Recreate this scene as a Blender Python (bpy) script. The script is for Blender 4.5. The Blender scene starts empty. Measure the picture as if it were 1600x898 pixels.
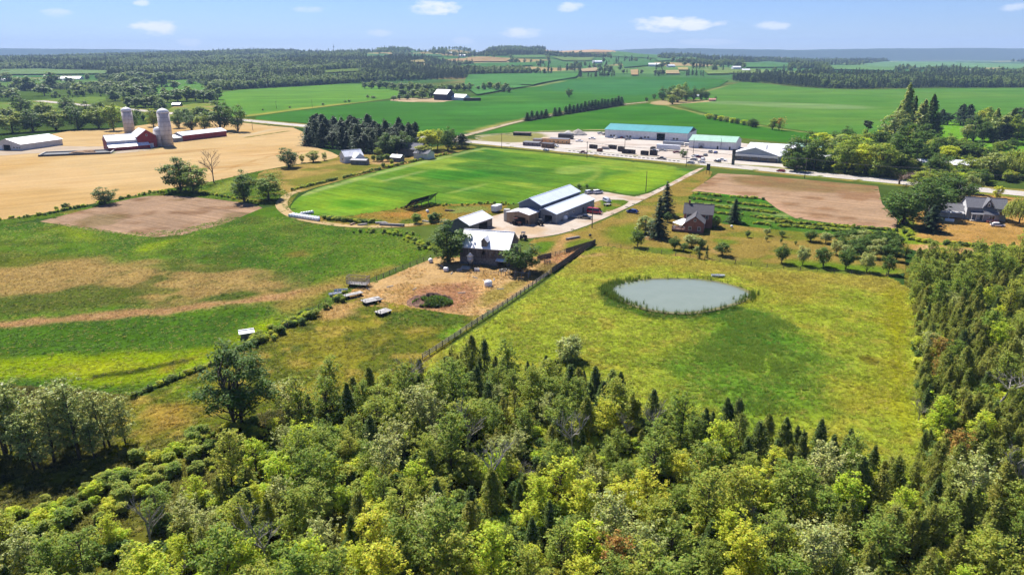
import bpy, bmesh, math, random
import numpy as np
from mathutils import Vector, Matrix

random.seed(7)
RNG = np.random.default_rng(7)
R = math.radians
scene = bpy.context.scene
COL = scene.collection

# ------------------------------------------------------------------ camera
CAM_H, FPX, PITCH = 60.0, 1100.0, R(18.2)      # drone 60 m up, lens in pixels of a 1600 px wide picture
cam_d = bpy.data.cameras.new("camera")
cam_d.sensor_width = 36.0
cam_d.lens = FPX / 1600.0 * 36.0
cam_d.clip_start = 0.5
cam_d.clip_end = 40000.0
cam = bpy.data.objects.new("camera", cam_d)
cam.location = (0, 0, CAM_H)
cam.rotation_euler = (R(90) - PITCH, 0, 0)
COL.objects.link(cam)
scene.camera = cam

# ------------------------------------------------------------------ sun + sky
SUN_EL, SUN_AZ = R(52.0), R(-31.0)             # azimuth from +Y (ahead) towards +X
sd = Vector((math.sin(SUN_AZ) * math.cos(SUN_EL), math.cos(SUN_AZ) * math.cos(SUN_EL), math.sin(SUN_EL)))
sun_d = bpy.data.lights.new("sun", 'SUN')
sun_d.energy = 3.9
sun_d.angle = R(0.53)
sun_d.color = (1.0, 0.95, 0.87)
sun = bpy.data.objects.new("sun", sun_d)
sun.rotation_euler = (-sd).to_track_quat('-Z', 'Y').to_euler()
sun.location = (0, 0, 300)
COL.objects.link(sun)

world = bpy.data.worlds.new("World")
scene.world = world
world.use_nodes = True
wn, wl = world.node_tree.nodes, world.node_tree.links
wn.clear()


def wnode(t, **kw):
    n = wn.new(t)
    for k, v in kw.items():
        setattr(n, k, v)
    return n


def wmath(op, a, b=None, c=None, clamp=False):
    n = wnode('ShaderNodeMath', operation=op, use_clamp=clamp)
    for i, v in enumerate((a, b, c)):
        if v is None:
            continue
        if isinstance(v, (int, float)):
            n.inputs[i].default_value = v
        else:
            wl.new(v, n.inputs[i])
    return n.outputs[0]


sky = wnode('ShaderNodeTexSky', sky_type='NISHITA')
sky.sun_disc = False
sky.sun_elevation = SUN_EL
sky.sun_rotation = SUN_AZ
sky.altitude = 300.0
sky.air_density = 1.0
sky.dust_density = 0.0
sky.ozone_density = 4.0
tc = wnode('ShaderNodeTexCoord')
sep = wnode('ShaderNodeSeparateXYZ')
wl.new(tc.outputs['Generated'], sep.inputs[0])
az = wmath('ARCTAN2', sep.outputs[0], sep.outputs[1])
el = sep.outputs[2]
wc = wnode('ShaderNodeCombineXYZ')
wl.new(wmath('MULTIPLY', az, 22.0), wc.inputs[0])
wl.new(wmath('MULTIPLY', el, 60.0), wc.inputs[1])
nz = wnode('ShaderNodeTexNoise')
nz.inputs['Scale'].default_value = 1.6
nz.inputs['Detail'].default_value = 6.0
nz.inputs['Roughness'].default_value = 0.6
wl.new(wc.outputs[0], nz.inputs['Vector'])
edge = wmath('MULTIPLY_ADD', nz.outputs['Fac'], 2.6, -1.3)


def sky_dir(px, py):
    a, b = (px - 800) / FPX, (449 - py) / FPX
    d = Vector((a, math.cos(PITCH) + b * math.sin(PITCH), -math.sin(PITCH) + b * math.cos(PITCH))).normalized()
    return math.atan2(d.x, d.y), d.z


# fair-weather cumulus, each a soft flat-bottomed puff: centre and half size in picture pixels, density
CLOUDS = [(245, 44, 44, 17, .95), (222, 5, 16, 7, .6), (680, 13, 48, 14, .85), (892, 12, 26, 10, .65), (812, 52, 36, 12, .8),
          (1050, 38, 90, 15, 1.0), (1210, 41, 38, 9, .65), (594, 52, 26, 8, .45), (1100, 66, 60, 7, .3), (725, 64, 22, 8, .35),
          (1585, 12, 30, 8, .5), (300, 66, 25, 8, .4), (1900, 30, 60, 14, .8), (2300, 10, 80, 16, .8), (-250, 30, 70, 15, .8),
          (-700, 12, 60, 14, .7), (90, 20, 30, 9, .4), (480, 15, 30, 7, .35)]
cl = None
for (cx, cy, hw, hh, dens) in CLOUDS:
    a0, e0 = sky_dir(cx, cy)
    a1, _ = sky_dir(cx + hw, cy)
    _, e1 = sky_dir(cx, cy - hh)
    u = wmath('DIVIDE', wmath('SUBTRACT', az, a0), abs(a1 - a0))
    v = wmath('DIVIDE', wmath('SUBTRACT', el, e0), abs(e1 - e0))
    rr = wmath('ADD', wmath('MULTIPLY', u, u), wmath('MULTIPLY', v, v))
    f = wmath('ADD', wmath('SUBTRACT', 0.75, rr), edge)
    f = wmath('MULTIPLY', wmath('MULTIPLY', f, 1.5, clamp=True), dens)
    cl = f if cl is None else wmath('MAXIMUM', cl, f)
mixc = wnode('ShaderNodeMix', data_type='RGBA')
wl.new(wmath('MULTIPLY', cl, 0.95), mixc.inputs['Factor'])
wl.new(sky.outputs[0], mixc.inputs['A'])
mixc.inputs['B'].default_value = (8.6, 8.65, 8.8, 1)
tintn = wnode('ShaderNodeMix', data_type='RGBA', blend_type='MULTIPLY')
tintn.inputs['Factor'].default_value = 1.0
tintn.inputs['B'].default_value = (.56, .66, .99, 1)
wl.new(sky.outputs[0], tintn.inputs['A'])
wl.new(tintn.outputs['Result'], mixc.inputs['A'])
bg = wnode('ShaderNodeBackground')
bg.inputs['Strength'].default_value = 0.05
wl.new(mixc.outputs['Result'], bg.inputs['Color'])
wo = wnode('ShaderNodeOutputWorld')
wl.new(bg.outputs[0], wo.inputs['Surface'])

vs = scene.view_settings
vs.view_transform = 'Standard'
vs.look = 'None'
vs.exposure = 1.4
vs.gamma = 1.0
vs.use_curve_mapping = False
scene.cycles.use_denoising = True
scene.cycles.max_bounces = 6
scene.cycles.diffuse_bounces = 4
scene.cycles.glossy_bounces = 2
scene.cycles.transmission_bounces = 3
scene.cycles.transparent_max_bounces = 6
scene.cycles.volume_bounces = 0
scene.cycles.caustics_reflective = False
scene.cycles.caustics_refractive = False
scene.cycles.use_adaptive_sampling = True
scene.cycles.adaptive_threshold = 0.02


# ------------------------------------------------------------------ where a picture point lies on the land
def ray(px, py):
    a, b = (px - 800) / FPX, (449 - py) / FPX
    return a, math.cos(PITCH) + b * math.sin(PITCH), -math.sin(PITCH) + b * math.cos(PITCH)


def G0(px, py, z=0.0):
    d = ray(px, py)
    t = (z - CAM_H) / d[2]
    return (d[0] * t, d[1] * t)


def at_y(px, py, y):
    d = ray(px, py)
    t = y / d[1]
    return d[0] * t, CAM_H + d[2] * t


RIDGE_Y, SCARP_Y = 4600.0, 9800.0
_near = [(-700, 97), (-200, 96), (0, 96), (100, 93), (180, 89), (250, 87), (300, 86), (360, 85.5), (385, 82.5), (440, 82), (470, 84), (500, 83.5), (560, 82.5), (600, 80), (625, 77.5),
         (645, 79), (665, 81.5), (685, 77.5), (720, 77.5), (748, 82.5), (775, 77.5), (800, 76.5), (845, 78), (870, 81), (900, 79.5), (930, 78.5), (955, 79.5), (975, 83), (1000, 85), (1060, 88),
         (1100, 91), (1200, 95), (1300, 97), (1600, 99), (2300, 99)]
_far = [(-1200, 77), (-300, 77), (0, 76), (150, 77), (230, 78), (285, 80.5), (330, 83), (960, 83), (990, 77), (1050, 75.5), (1150, 77),
        (1285, 79.5), (1305, 77.3), (1400, 76), (1500, 75.5), (1600, 76), (2200, 76), (2800, 76)]
_nx, _nh = zip(*[at_y(a, b, RIDGE_Y) for a, b in _near])
_fx, _fh = zip(*[at_y(a, b, SCARP_Y) for a, b in _far])


def sstep(a, b, x):
    t = np.clip((x - a) / (b - a), 0, 1)
    return t * t * (3 - 2 * t)


def _hash(ix, iy, seed):
    n = (ix.astype(np.int64) * 374761393 + iy.astype(np.int64) * 668265263 + seed * 974711) & 0x7fffffff
    n = (n ^ (n >> 13)) * 1274126177 & 0x7fffffff
    return ((n ^ (n >> 16)) & 0xffff) / 65535.0


def vnoise(x, y, seed=0):
    x, y = np.asarray(x, float), np.asarray(y, float)
    ix, iy = np.floor(x), np.floor(y)
    fx, fy = x - ix, y - iy
    fx, fy = fx * fx * (3 - 2 * fx), fy * fy * (3 - 2 * fy)
    a, b = _hash(ix, iy, seed), _hash(ix + 1, iy, seed)
    c, d = _hash(ix, iy + 1, seed), _hash(ix + 1, iy + 1, seed)
    return (a * (1 - fx) + b * fx) * (1 - fy) + (c * (1 - fx) + d * fx) * fy


def fbm(x, y, sc, oct=3, seed=0):
    x, y = np.asarray(x, float) / sc, np.asarray(y, float) / sc
    s, a, t = 0, 1.0, 0
    for k in range(oct):
        s = s + a * vnoise(x * 2 ** k + 17.3 * k, y * 2 ** k + 5.1 * k, seed + k)
        t += a
        a *= .5
    return s / t * 2 - 1


def hz(x, y):
    """height of the land: level farmland, hills from 1.5 km on, the escarpment at 9 km"""
    x, y = np.asarray(x, float), np.asarray(y, float)
    hn = np.interp(x, _nx, _nh)
    hf = np.interp(x, _fx, _fh)
    u = np.clip((y - 1500) / (RIDGE_Y - 1500), 0, 1)
    h = hn * (u ** .95)
    h = h * (1 - .35 * sstep(RIDGE_Y, RIDGE_Y + 1300, y))
    h = h + 9.0 * fbm(x, y, 620, 3, 3) * sstep(1600, 2300, y) * (1 - .75 * sstep(4000, 4500, y) * (1 - sstep(4700, 5600, y)))
    e = sstep(8300, SCARP_Y, y)
    return h * (1 - e) + (hf + 5 * fbm(x, y, 160, 2, 9)) * e


def G(px, py):
    """picture point -> (x, y, z) on the land"""
    x, y = G0(px, py) if py > 89 else (0, 99999)
    if 0 < y < 1500:
        return (x, y, 0.0)
    d = ray(px, py)
    ts = np.linspace(1300, 13500, 3000)
    X, Y, Z = d[0] * ts / d[1], ts, CAM_H + d[2] * ts / d[1]
    below = np.nonzero(Z < hz(X, Y))[0]
    k = below[0] if len(below) else len(ts) - 1
    return (float(X[k]), float(Y[k]), float(hz(X[k], Y[k])))


def PX(pts):
    return np.array([G(*p)[:2] for p in pts])


def project(x, y, z):
    zz = z - CAM_H
    dep = y * math.cos(PITCH) - zz * math.sin(PITCH)
    up = y * math.sin(PITCH) + zz * math.cos(PITCH)
    return 800 + FPX * x / dep, 449 - FPX * up / dep


def m_per_px(px, py):
    x, y, z = G(px, py)
    return (y * math.cos(PITCH) - (z - CAM_H) * math.sin(PITCH)) / FPX


def alb(r, g, b, k=2.5):
    """base colour of a surface seen lit as sRGB r,g,b"""
    f = lambda c: ((c / 255 + .055) / 1.055) ** 2.4 if c > 10 else c / 255 / 12.92
    return tuple(min(.82, f(c) / k) for c in (r, g, b))


# ------------------------------------------------------------------ objects
def tag(o, label=None, cat=None, group=None, kind=None):
    if label: o["label"] = label
    if cat: o["category"] = cat
    if group: o["group"] = group
    if kind: o["kind"] = kind
    return o


def thing(name, label, cat, loc=(0, 0, 0), rz=0.0, group=None):
    o = bpy.data.objects.new(name, None)
    o.empty_display_size = 0.3
    COL.objects.link(o)
    o.location = loc
    o.rotation_euler = (0, 0, rz)
    return tag(o, label, cat, group)


def add_obj(name, me, parent=None, loc=None, rot=None, scale=None):
    o = bpy.data.objects.new(name, me)
    COL.objects.link(o)
    if parent is not None:
        o.parent = parent
    if loc is not None: o.location = loc
    if rot is not None: o.rotation_euler = rot
    if scale is not None: o.scale = scale
    return o


def np_mesh(name, V, F, mat=None, smooth=False, cols=None):
    """V (n,3); F (m,k) array"""
    me = bpy.data.meshes.new(name)
    V = np.asarray(V, np.float32)
    F = np.asarray(F, np.int32)
    m, k = F.shape
    me.vertices.add(len(V))
    me.vertices.foreach_set("co", V.ravel())
    me.loops.add(m * k)
    me.loops.foreach_set("vertex_index", F.ravel())
    me.polygons.add(m)
    me.polygons.foreach_set("loop_start", np.arange(0, m * k, k, dtype=np.int32))
    me.update(calc_edges=True)
    if smooth:
        me.polygons.foreach_set("use_smooth", np.ones(m, bool))
    if cols is not None:
        a = me.color_attributes.new("Col", 'FLOAT_COLOR', 'POINT')
        c4 = np.ones((len(V), 4), np.float32)
        c4[:, :3] = cols
        a.data.foreach_set("color", c4.ravel())
    if mat: me.materials.append(mat)
    return me


class MB:
    """collects shapes for ONE mesh"""

    def __init__(s):
        s.v, s.f = [], []

    def face(s, pts):
        b = len(s.v)
        s.v += [tuple(p) for p in pts]
        s.f.append(tuple(range(b, b + len(pts))))
        return s

    def hexa(s, p):
        b = len(s.v)
        s.v += [tuple(q) for q in p]
        s.f += [tuple(b + i for i in q) for q in ((0, 3, 2, 1), (4, 5, 6, 7), (0, 1, 5, 4), (1, 2, 6, 5), (2, 3, 7, 6), (3, 0, 4, 7))]
        return s

    def box(s, x0, x1, y0, y1, z0, z1):
        return s.hexa([(x0, y0, z0), (x1, y0, z0), (x1, y1, z0), (x0, y1, z0), (x0, y0, z1), (x1, y0, z1), (x1, y1, z1), (x0, y1, z1)])

    def slab(s, a, b, c, d, t):
        """thin slab under the quad a b c d"""
        n = (Vector(b) - Vector(a)).cross(Vector(d) - Vector(a)).normalized() * t
        lo = [tuple(Vector(q) - n) for q in (a, b, c, d)]
        return s.hexa(lo + [a, b, c, d])

    def prism(s, prof, x0, x1):
        """profile [(y,z)] counter-clockwise seen from +x, extruded along x"""
        n = len(prof)
        b = len(s.v)
        s.v += [(x0, y, z) for y, z in prof] + [(x1, y, z) for y, z in prof]
        s.f.append(tuple(b + i for i in reversed(range(n))))
        s.f.append(tuple(b + n + i for i in range(n)))
        for i in range(n):
            j = (i + 1) % n
            s.f.append((b + i, b + j, b + n + j, b + n + i))
        return s

    def tube(s, path, radii, n=6, cap=True):
        b = len(s.v)
        path = [Vector(p) for p in path]
        if isinstance(radii, (int, float)): radii = [radii] * len(path)
        for i, p in enumerate(path):
            t = (path[min(i + 1, len(path) - 1)] - path[max(i - 1, 0)])
            t = t.normalized() if t.length > 1e-9 else Vector((0, 0, 1))
            a = t.cross(Vector((0, 0, 1)) if abs(t.z) < .9 else Vector((1, 0, 0))).normalized()
            c = t.cross(a)
            for k in range(n):
                w = 2 * math.pi * k / n
                s.v.append(tuple(p + (a * math.cos(w) + c * math.sin(w)) * radii[i]))
        for i in range(len(path) - 1):
            for k in range(n):
                k2 = (k + 1) % n
                s.f.append((b + i * n + k, b + i * n + k2, b + (i + 1) * n + k2, b + (i + 1) * n + k))
        if cap:
            s.f.append(tuple(b + k for k in reversed(range(n))))
            s.f.append(tuple(b + (len(path) - 1) * n + k for k in range(n)))
        return s

    def lathe(s, prof, n=16, c=(0, 0, 0)):
        """profile [(r,z)] spun about z"""
        b = len(s.v)
        for r, z in prof:
            for k in range(n):
                w = 2 * math.pi * k / n
                s.v.append((c[0] + r * math.cos(w), c[1] + r * math.sin(w), c[2] + z))
        for i in range(len(prof) - 1):
            for k in range(n):
                k2 = (k + 1) % n
                s.f.append((b + i * n + k, b + i * n + k2, b + (i + 1) * n + k2, b + (i + 1) * n + k))
        s.f.append(tuple(b + k for k in reversed(range(n))))
        s.f.append(tuple(b + (len(prof) - 1) * n + k for k in range(n)))
        return s

    def blob(s, c, r, seed=0, rough=.25, sub=2):
        bm = bmesh.new()
        bmesh.ops.create_icosphere(bm, subdivisions=sub, radius=1)
        rg = random.Random(seed)
        b = len(s.v)
        ph = [rg.uniform(0, 6) for _ in range(6)]
        for v in bm.verts:
            k = 1 + rough * (math.sin(3 * v.co.x + ph[0]) * math.sin(4 * v.co.y + ph[1]) + .5 * math.sin(7 * v.co.z + ph[2] + 5 * v.co.x)) + rg.uniform(-.3, .3) * rough
            s.v.append((c[0] + v.co.x * r[0] * k, c[1] + v.co.y * r[1] * k, c[2] + v.co.z * r[2] * k))
        s.f += [tuple(b + v.index for v in f.verts) for f in bm.faces]
        bm.free()
        return s

    def mesh(s, name, mat, smooth=False):
        me = bpy.data.meshes.new(name)
        me.from_pydata(s.v, [], s.f)
        if smooth:
            me.polygons.foreach_set("use_smooth", [True] * len(me.polygons))
        if mat: me.materials.append(mat)
        me.update()
        return me

    def build(s, name, mat, parent=None, smooth=False, **kw):
        return add_obj(name, s.mesh(name, mat, smooth), parent, **kw)


# ------------------------------------------------------------------ materials
MATS = {}


def new_mat(name):
    m = bpy.data.materials.new(name)
    m.use_nodes = True
    nt = m.node_tree
    nt.nodes.clear()
    out = nt.nodes.new('ShaderNodeOutputMaterial')
    return m, nt, out


class NT:
    def __init__(s, nt):
        s.nt = nt

    def n(s, t, ins=None, **kw):
        n = s.nt.nodes.new(t)
        for k, v in kw.items(): setattr(n, k, v)
        for k, v in (ins or {}).items():
            if isinstance(v, bpy.types.NodeSocket):
                s.nt.links.new(v, n.inputs[k])
            else:
                n.inputs[k].default_value = v
        return n

    def math(s, op, a, b=0.0, c=0.0, clamp=False):
        return s.n('ShaderNodeMath', {0: a, 1: b, 2: c}, operation=op, use_clamp=clamp).outputs[0]

    def mix(s, f, a, b, blend='MIX'):
        n = s.n('ShaderNodeMix', data_type='RGBA', blend_type=blend)
        for i, v in ((0, f), (6, a), (7, b)):
            if isinstance(v, bpy.types.NodeSocket):
                s.nt.links.new(v, n.inputs[i])
            else:
                n.inputs[i].default_value = v if i == 0 else tuple(v)[:3] + (1,)
        return n.outputs[2]

    def noise(s, vec, scale, detail=3, rough=.55):
        return s.n('ShaderNodeTexNoise', {'Vector': vec, 'Scale': scale, 'Detail': detail, 'Roughness': rough}).outputs['Fac']

    def link(s, a, b):
        s.nt.links.new(a, b)


def plain(name, col, rough=.7, var=.25, scale=1.2, metal=0.0, spec=.3, dirt=None, stripes=None, bump=0.0):
    """paint, wood, metal: colour with uneven wear; stripes=(axis, period m, depth) gives boards or ribs"""
    if name in MATS: return MATS[name]
    mx_ = max(col)
    kk = .75 + .25 * min(1, max(0, (mx_ - .5) / .2))
    col = tuple(c * kk for c in col)
    m, nt, out = new_mat(name)
    T = NT(nt)
    tc = T.n('ShaderNodeTexCoord').outputs['Object']
    nz = T.noise(tc, scale, 5, .6)
    f = T.n('ShaderNodeMapRange', {'Value': nz, 'From Min': .3, 'From Max': .7, 'To Min': 1 - var, 'To Max': 1 + var}).outputs[0]
    c = T.mix(1.0, (*col, 1), T.n('ShaderNodeCombineColor', {0: f, 1: f, 2: f}).outputs[0], 'MULTIPLY')
    if dirt:
        mp = T.n('ShaderNodeMapping', {'Vector': tc, 'Scale': (1.3, 1.3, .25)})
        d = T.noise(mp.outputs[0], scale * 1.7, 4, .65)
        d = T.n('ShaderNodeMapRange', {'Value': d, 'From Min': .5, 'From Max': .75}).outputs[0]
        c = T.mix(d, c, (*dirt, 1))
    bs = T.n('ShaderNodeBsdfPrincipled', {'Base Color': c, 'Roughness': rough, 'Metallic': metal, 'Specular IOR Level': spec})
    if stripes:
        ax, per, dep = stripes
        sx = T.n('ShaderNodeSeparateXYZ', {0: tc}).outputs[ax]
        w = T.math('PINGPONG', sx, per / 2)
        w = T.math('MULTIPLY', w, 2 / per)
        g = T.n('ShaderNodeMapRange', {'Value': w, 'From Min': 0.0, 'From Max': .18, 'To Min': 0.0, 'To Max': 1.0}).outputs[0]
        cid = T.math('FLOOR', T.math('DIVIDE', sx, per))
        wn_ = T.n('ShaderNodeTexWhiteNoise', {'W': cid}, noise_dimensions='1D').outputs['Value']
        k = T.n('ShaderNodeMapRange', {'Value': wn_, 'To Min': 1 - var * .7, 'To Max': 1 + var * .5}).outputs[0]
        k = T.math('MULTIPLY', k, T.n('ShaderNodeMapRange', {'Value': g, 'To Min': .72, 'To Max': 1.0}).outputs[0])
        c = T.mix(1.0, c, T.n('ShaderNodeCombineColor', {0: k, 1: k, 2: k}).outputs[0], 'MULTIPLY')
        T.link(c, bs.inputs['Base Color'])
        b = T.n('ShaderNodeBump', {'Height': g, 'Strength': dep, 'Distance': .04})
        T.link(b.outputs[0], bs.inputs['Normal'])
    elif bump:
        b = T.n('ShaderNodeBump', {'Height': T.noise(tc, scale * 6, 4), 'Strength': bump, 'Distance': .05})
        T.link(b.outputs[0], bs.inputs['Normal'])
    T.link(bs.outputs[0], out.inputs[0])
    MATS[name] = m
    return m


def glass(name="window_glass", col=(.02, .025, .03)):
    if name in MATS: return MATS[name]
    m, nt, out = new_mat(name)
    T = NT(nt)
    bs = T.n('ShaderNodeBsdfPrincipled', {'Base Color': (*col, 1), 'Roughness': .08, 'Specular IOR Level': .6})
    T.link(bs.outputs[0], out.inputs[0])
    MATS[name] = m
    return m
# ================================================================== THE LAND
def ground_mat(name, fine=1.2, famp=.35, mid=9.0, mamp=.22, tint=(1.15, 1.05, .8), bump=.35, streak=None, samp=.25, rough=.95):
    """painted-in base colour per vertex, with procedural grain; streak=(angle, along m, across m)"""
    if name in MATS: return MATS[name]
    m, nt, out = new_mat(name)
    T = NT(nt)
    tc = T.n('ShaderNodeTexCoord').outputs['Object']
    base = T.n('ShaderNodeVertexColor', layer_name="Col").outputs[0]
    n1 = T.noise(tc, 1 / fine, 4, .7)
    n2 = T.noise(tc, 1 / mid, 4, .6)
    k1 = T.n('ShaderNodeMapRange', {'Value': n1, 'From Min': .28, 'From Max': .72, 'To Min': 1 - famp, 'To Max': 1 + famp}).outputs[0]
    k2 = T.n('ShaderNodeMapRange', {'Value': n2, 'From Min': .3, 'From Max': .7, 'To Min': 1 - mamp, 'To Max': 1 + mamp}).outputs[0]
    k = T.math('MULTIPLY', k1, k2)
    if streak:
        ang, al, ac = streak
        mp = T.n('ShaderNodeMapping', {'Vector': tc, 'Rotation': (0, 0, -ang)})
        mp2 = T.n('ShaderNodeMapping', {'Vector': mp.outputs[0], 'Scale': (1 / al, 1 / ac, 1)})
        n3 = T.noise(mp2.outputs[0], 1.0, 4, .6)
        k3 = T.n('ShaderNodeMapRange', {'Value': n3, 'From Min': .3, 'From Max': .7, 'To Min': 1 - samp, 'To Max': 1 + samp}).outputs[0]
        k = T.math('MULTIPLY', k, k3)
    c = T.mix(1.0, base, T.n('ShaderNodeCombineColor', {0: k, 1: k, 2: k}).outputs[0], 'MULTIPLY')
    hue = T.noise(tc, 1 / (mid * .37), 3, .6)
    hf = T.n('ShaderNodeMapRange', {'Value': hue, 'From Min': .45, 'From Max': .75}).outputs[0]
    c = T.mix(hf, c, T.mix(1.0, c, (*tint, 1), 'MULTIPLY'))
    bs = T.n('ShaderNodeBsdfPrincipled', {'Base Color': c, 'Roughness': rough, 'Specular IOR Level': .0})
    if bump:
        b = T.n('ShaderNodeBump', {'Height': T.math('ADD', n1, T.math('MULTIPLY', n2, .6)), 'Strength': bump, 'Distance': fine * .5})
        T.link(b.outputs[0], bs.inputs['Normal'])
    T.link(bs.outputs[0], out.inputs[0])
    MATS[name] = m
    return m


ROW = R(-31)
GM_ROUGH = lambda: ground_mat("rough_grass", .7, .5, 5, .18, tint=(1.1, 1.04, .85), bump=.6)
GM_PAST = lambda: ground_mat("pasture_sward", .9, .5, 9, .22, tint=(1.1, 1.03, .85), bump=.5)
GM_HAY = lambda: ground_mat("hay_sward", 1.8, .22, 16, .2, tint=(1.3, 1.05, .8), bump=.2, streak=(R(-38), 90, 3.2), samp=.24)
GM_WHEAT = lambda: ground_mat("ripe_wheat", 1.5, .12, 30, .08, tint=(1.02, .97, .9), bump=.15, streak=(R(35), 130, 6), samp=.12)
GM_CROP = lambda: ground_mat("row_crop", 4.0, .12, 60, .14, tint=(1.12, 1.03, .9), bump=.1, streak=(R(10), 320, 26), samp=.13)
GM_SOIL = lambda: ground_mat("tilled_soil", 1.3, .22, 14, .12, tint=(1.05, 1.0, .92), bump=.4, streak=(R(-31), 70, 1.5), samp=.26)
GM_GRAV = lambda: ground_mat("gravel", .8, .12, 12, .10, tint=(1.0, .97, .92), bump=.15)
GM_FAR = lambda: ground_mat("far_land", 9, .2, 90, .2, bump=0)
GM_FLOOR = lambda: ground_mat("forest_floor", 1.2, .4, 6, .3, bump=.6)


def inside(poly, x, y):
    r = np.zeros(x.shape, bool)
    n = len(poly)
    for i in range(n):
        x0, y0 = poly[i]
        x1, y1 = poly[(i + 1) % n]
        c = ((y0 > y) != (y1 > y)) & (x < (x1 - x0) * (y - y0) / ((y1 - y0) if y1 != y0 else 1e-9) + x0)
        r ^= c
    return r


def seg_dist(pts, x, y, closed=True):
    d = np.full(x.shape, 1e9)
    n = len(pts)
    for i in range(n if closed else n - 1):
        ax, ay = pts[i]
        bx, by = pts[(i + 1) % n]
        ex, ey = bx - ax, by - ay
        L = ex * ex + ey * ey + 1e-12
        t = np.clip(((x - ax) * ex + (y - ay) * ey) / L, 0, 1)
        d = np.minimum(d, np.hypot(x - ax - t * ex, y - ay - t * ey))
    return d


def chaikin(p, it=2, closed=True):
    p = np.asarray(p, float)
    for _ in range(it):
        q = np.roll(p, -1, 0)
        if closed:
            p = np.stack([.75 * p + .25 * q, .25 * p + .75 * q], 1).reshape(-1, 2)
        else:
            a, b = p[:-1], p[1:]
            p = np.vstack([p[:1], np.stack([.75 * a + .25 * b, .25 * a + .75 * b], 1).reshape(-1, 2), p[-1:]])
    return p


# patches of growth or wear inside a field --------------------------------
def Pp(px, col, soft=3.0, amp=3.0, sc=9.0, op=1.0, seed=1):
    poly = chaikin(PX(px))

    def f(x, y, c):
        d = seg_dist(poly, x, y)
        d = np.where(inside(poly, x, y), d, -d) + amp * fbm(x, y, sc, 4, seed)
        k = (sstep(-soft, soft, d) * op)[:, None]
        return c * (1 - k) + np.array(col) * k
    return f


def Ps(px, width, col, soft=1.0, amp=.6, sc=6.0, op=1.0, seed=2):
    line = chaikin(PX(px), 2, False)

    def f(x, y, c):
        d = width / 2 - seg_dist(line, x, y, False) + amp * fbm(x, y, sc, 3, seed)
        k = (sstep(-soft, soft, d) * op)[:, None]
        return c * (1 - k) + np.array(col) * k
    return f


def Pn(sc, col, lo, hi, op=1.0, seed=3, stretch=None):
    def f(x, y, c):
        if stretch:
            a, s = stretch
            u, v = x * math.cos(a) + y * math.sin(a), -x * math.sin(a) + y * math.cos(a)
            n = fbm(u / s, v, sc, 4, seed)
        else:
            n = fbm(x, y, sc, 4, seed)
        k = (sstep(lo, hi, n) * op)[:, None]
        return c * (1 - k) + np.array(col) * k
    return f


FIELDS = {}
_lvl = [0]


def clip_poly(poly, x0, x1, y0, y1):
    out = [tuple(p) for p in poly]
    for ax, v, sg in ((0, x0, 1), (0, x1, -1), (1, y0, 1), (1, y1, -1)):
        if not out: break
        src, out = out, []
        for i in range(len(src)):
            a, b = src[i - 1], src[i]
            da, db = (a[ax] - v) * sg, (b[ax] - v) * sg
            if (da >= 0) != (db >= 0):
                t = da / (da - db)
                out.append((a[0] + (b[0] - a[0]) * t, a[1] + (b[1] - a[1]) * t))
            if db >= 0:
                out.append(b)
    return out


def field(name, poly, mat, base, patches=(), res=2.0, z=None, label=None, smooth=1, world=False):
    poly = np.asarray(poly, float) if world else PX(poly)
    if smooth: poly = chaikin(poly, smooth)
    _lvl[0] += 1
    z = (.004 * _lvl[0]) if z is None else z
    x0, y0 = poly.min(0) - res
    x1, y1 = poly.max(0) + res
    nx, ny = int((x1 - x0) / res) + 2, int((y1 - y0) / res) + 2
    gx, gy = x0 + np.arange(nx) * res, y0 + np.arange(ny) * res
    XX, YY = np.meshgrid(gx, gy)
    ins = inside(poly, XX.ravel(), YY.ravel()).reshape(XX.shape)
    bnd = np.zeros((ny, nx), bool)
    q = np.roll(poly, -1, 0)
    for a, b in zip(poly, q):
        n = max(2, int(np.hypot(*(b - a)) / (res * .2)))
        t = np.linspace(0, 1, n)
        ix = ((a[0] + (b[0] - a[0]) * t - x0) / res).astype(int)
        iy = ((a[1] + (b[1] - a[1]) * t - y0) / res).astype(int)
        bnd[iy, ix] = True
    full = np.zeros((ny, nx), bool)
    full[:-1, :-1] = ins[:-1, :-1] & ins[1:, :-1] & ins[:-1, 1:] & ins[1:, 1:]
    full &= ~bnd
    iy, ix = np.nonzero(full)
    idx = lambda a, b: a * nx + b
    quads = np.stack([idx(iy, ix), idx(iy, ix + 1), idx(iy + 1, ix + 1), idx(iy + 1, ix)], 1)
    used = np.unique(quads) if len(quads) else np.zeros(0, int)
    remap = np.full(nx * ny, -1)
    remap[used] = np.arange(len(used))
    VX, VY = list(XX.ravel()[used]), list(YY.ravel()[used])
    faces = [tuple(f) for f in remap[quads]] if len(quads) else []
    by, bx = np.nonzero(bnd)
    for j, i in zip(by, bx):
        c = clip_poly(poly, gx[i], gx[i] + res, gy[j], gy[j] + res)
        if len(c) >= 3:
            b = len(VX)
            VX += [p[0] for p in c]
            VY += [p[1] for p in c]
            faces.append(tuple(range(b, b + len(c))))
    X, Y = np.array(VX), np.array(VY)
    Z = hz(X, Y) + z + 1.2 * sstep(1350, 1650, Y)
    c = np.tile(np.array(base, float), (len(X), 1))
    for p in patches: c = p(X, Y, c)
    me = bpy.data.meshes.new(name)
    me.from_pydata(np.stack([X, Y, Z], 1).tolist(), [], faces)
    a = me.color_attributes.new("Col", 'FLOAT_COLOR', 'POINT')
    c4 = np.ones((len(X), 4), np.float32)
    c4[:, :3] = c
    a.data.foreach_set("color", c4.ravel())
    me.materials.append(mat)
    me.update()
    o = add_obj(name, me)
    tag(o, label, None, None, 'structure')
    FIELDS[name] = (poly, base, patches)
    return o


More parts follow.
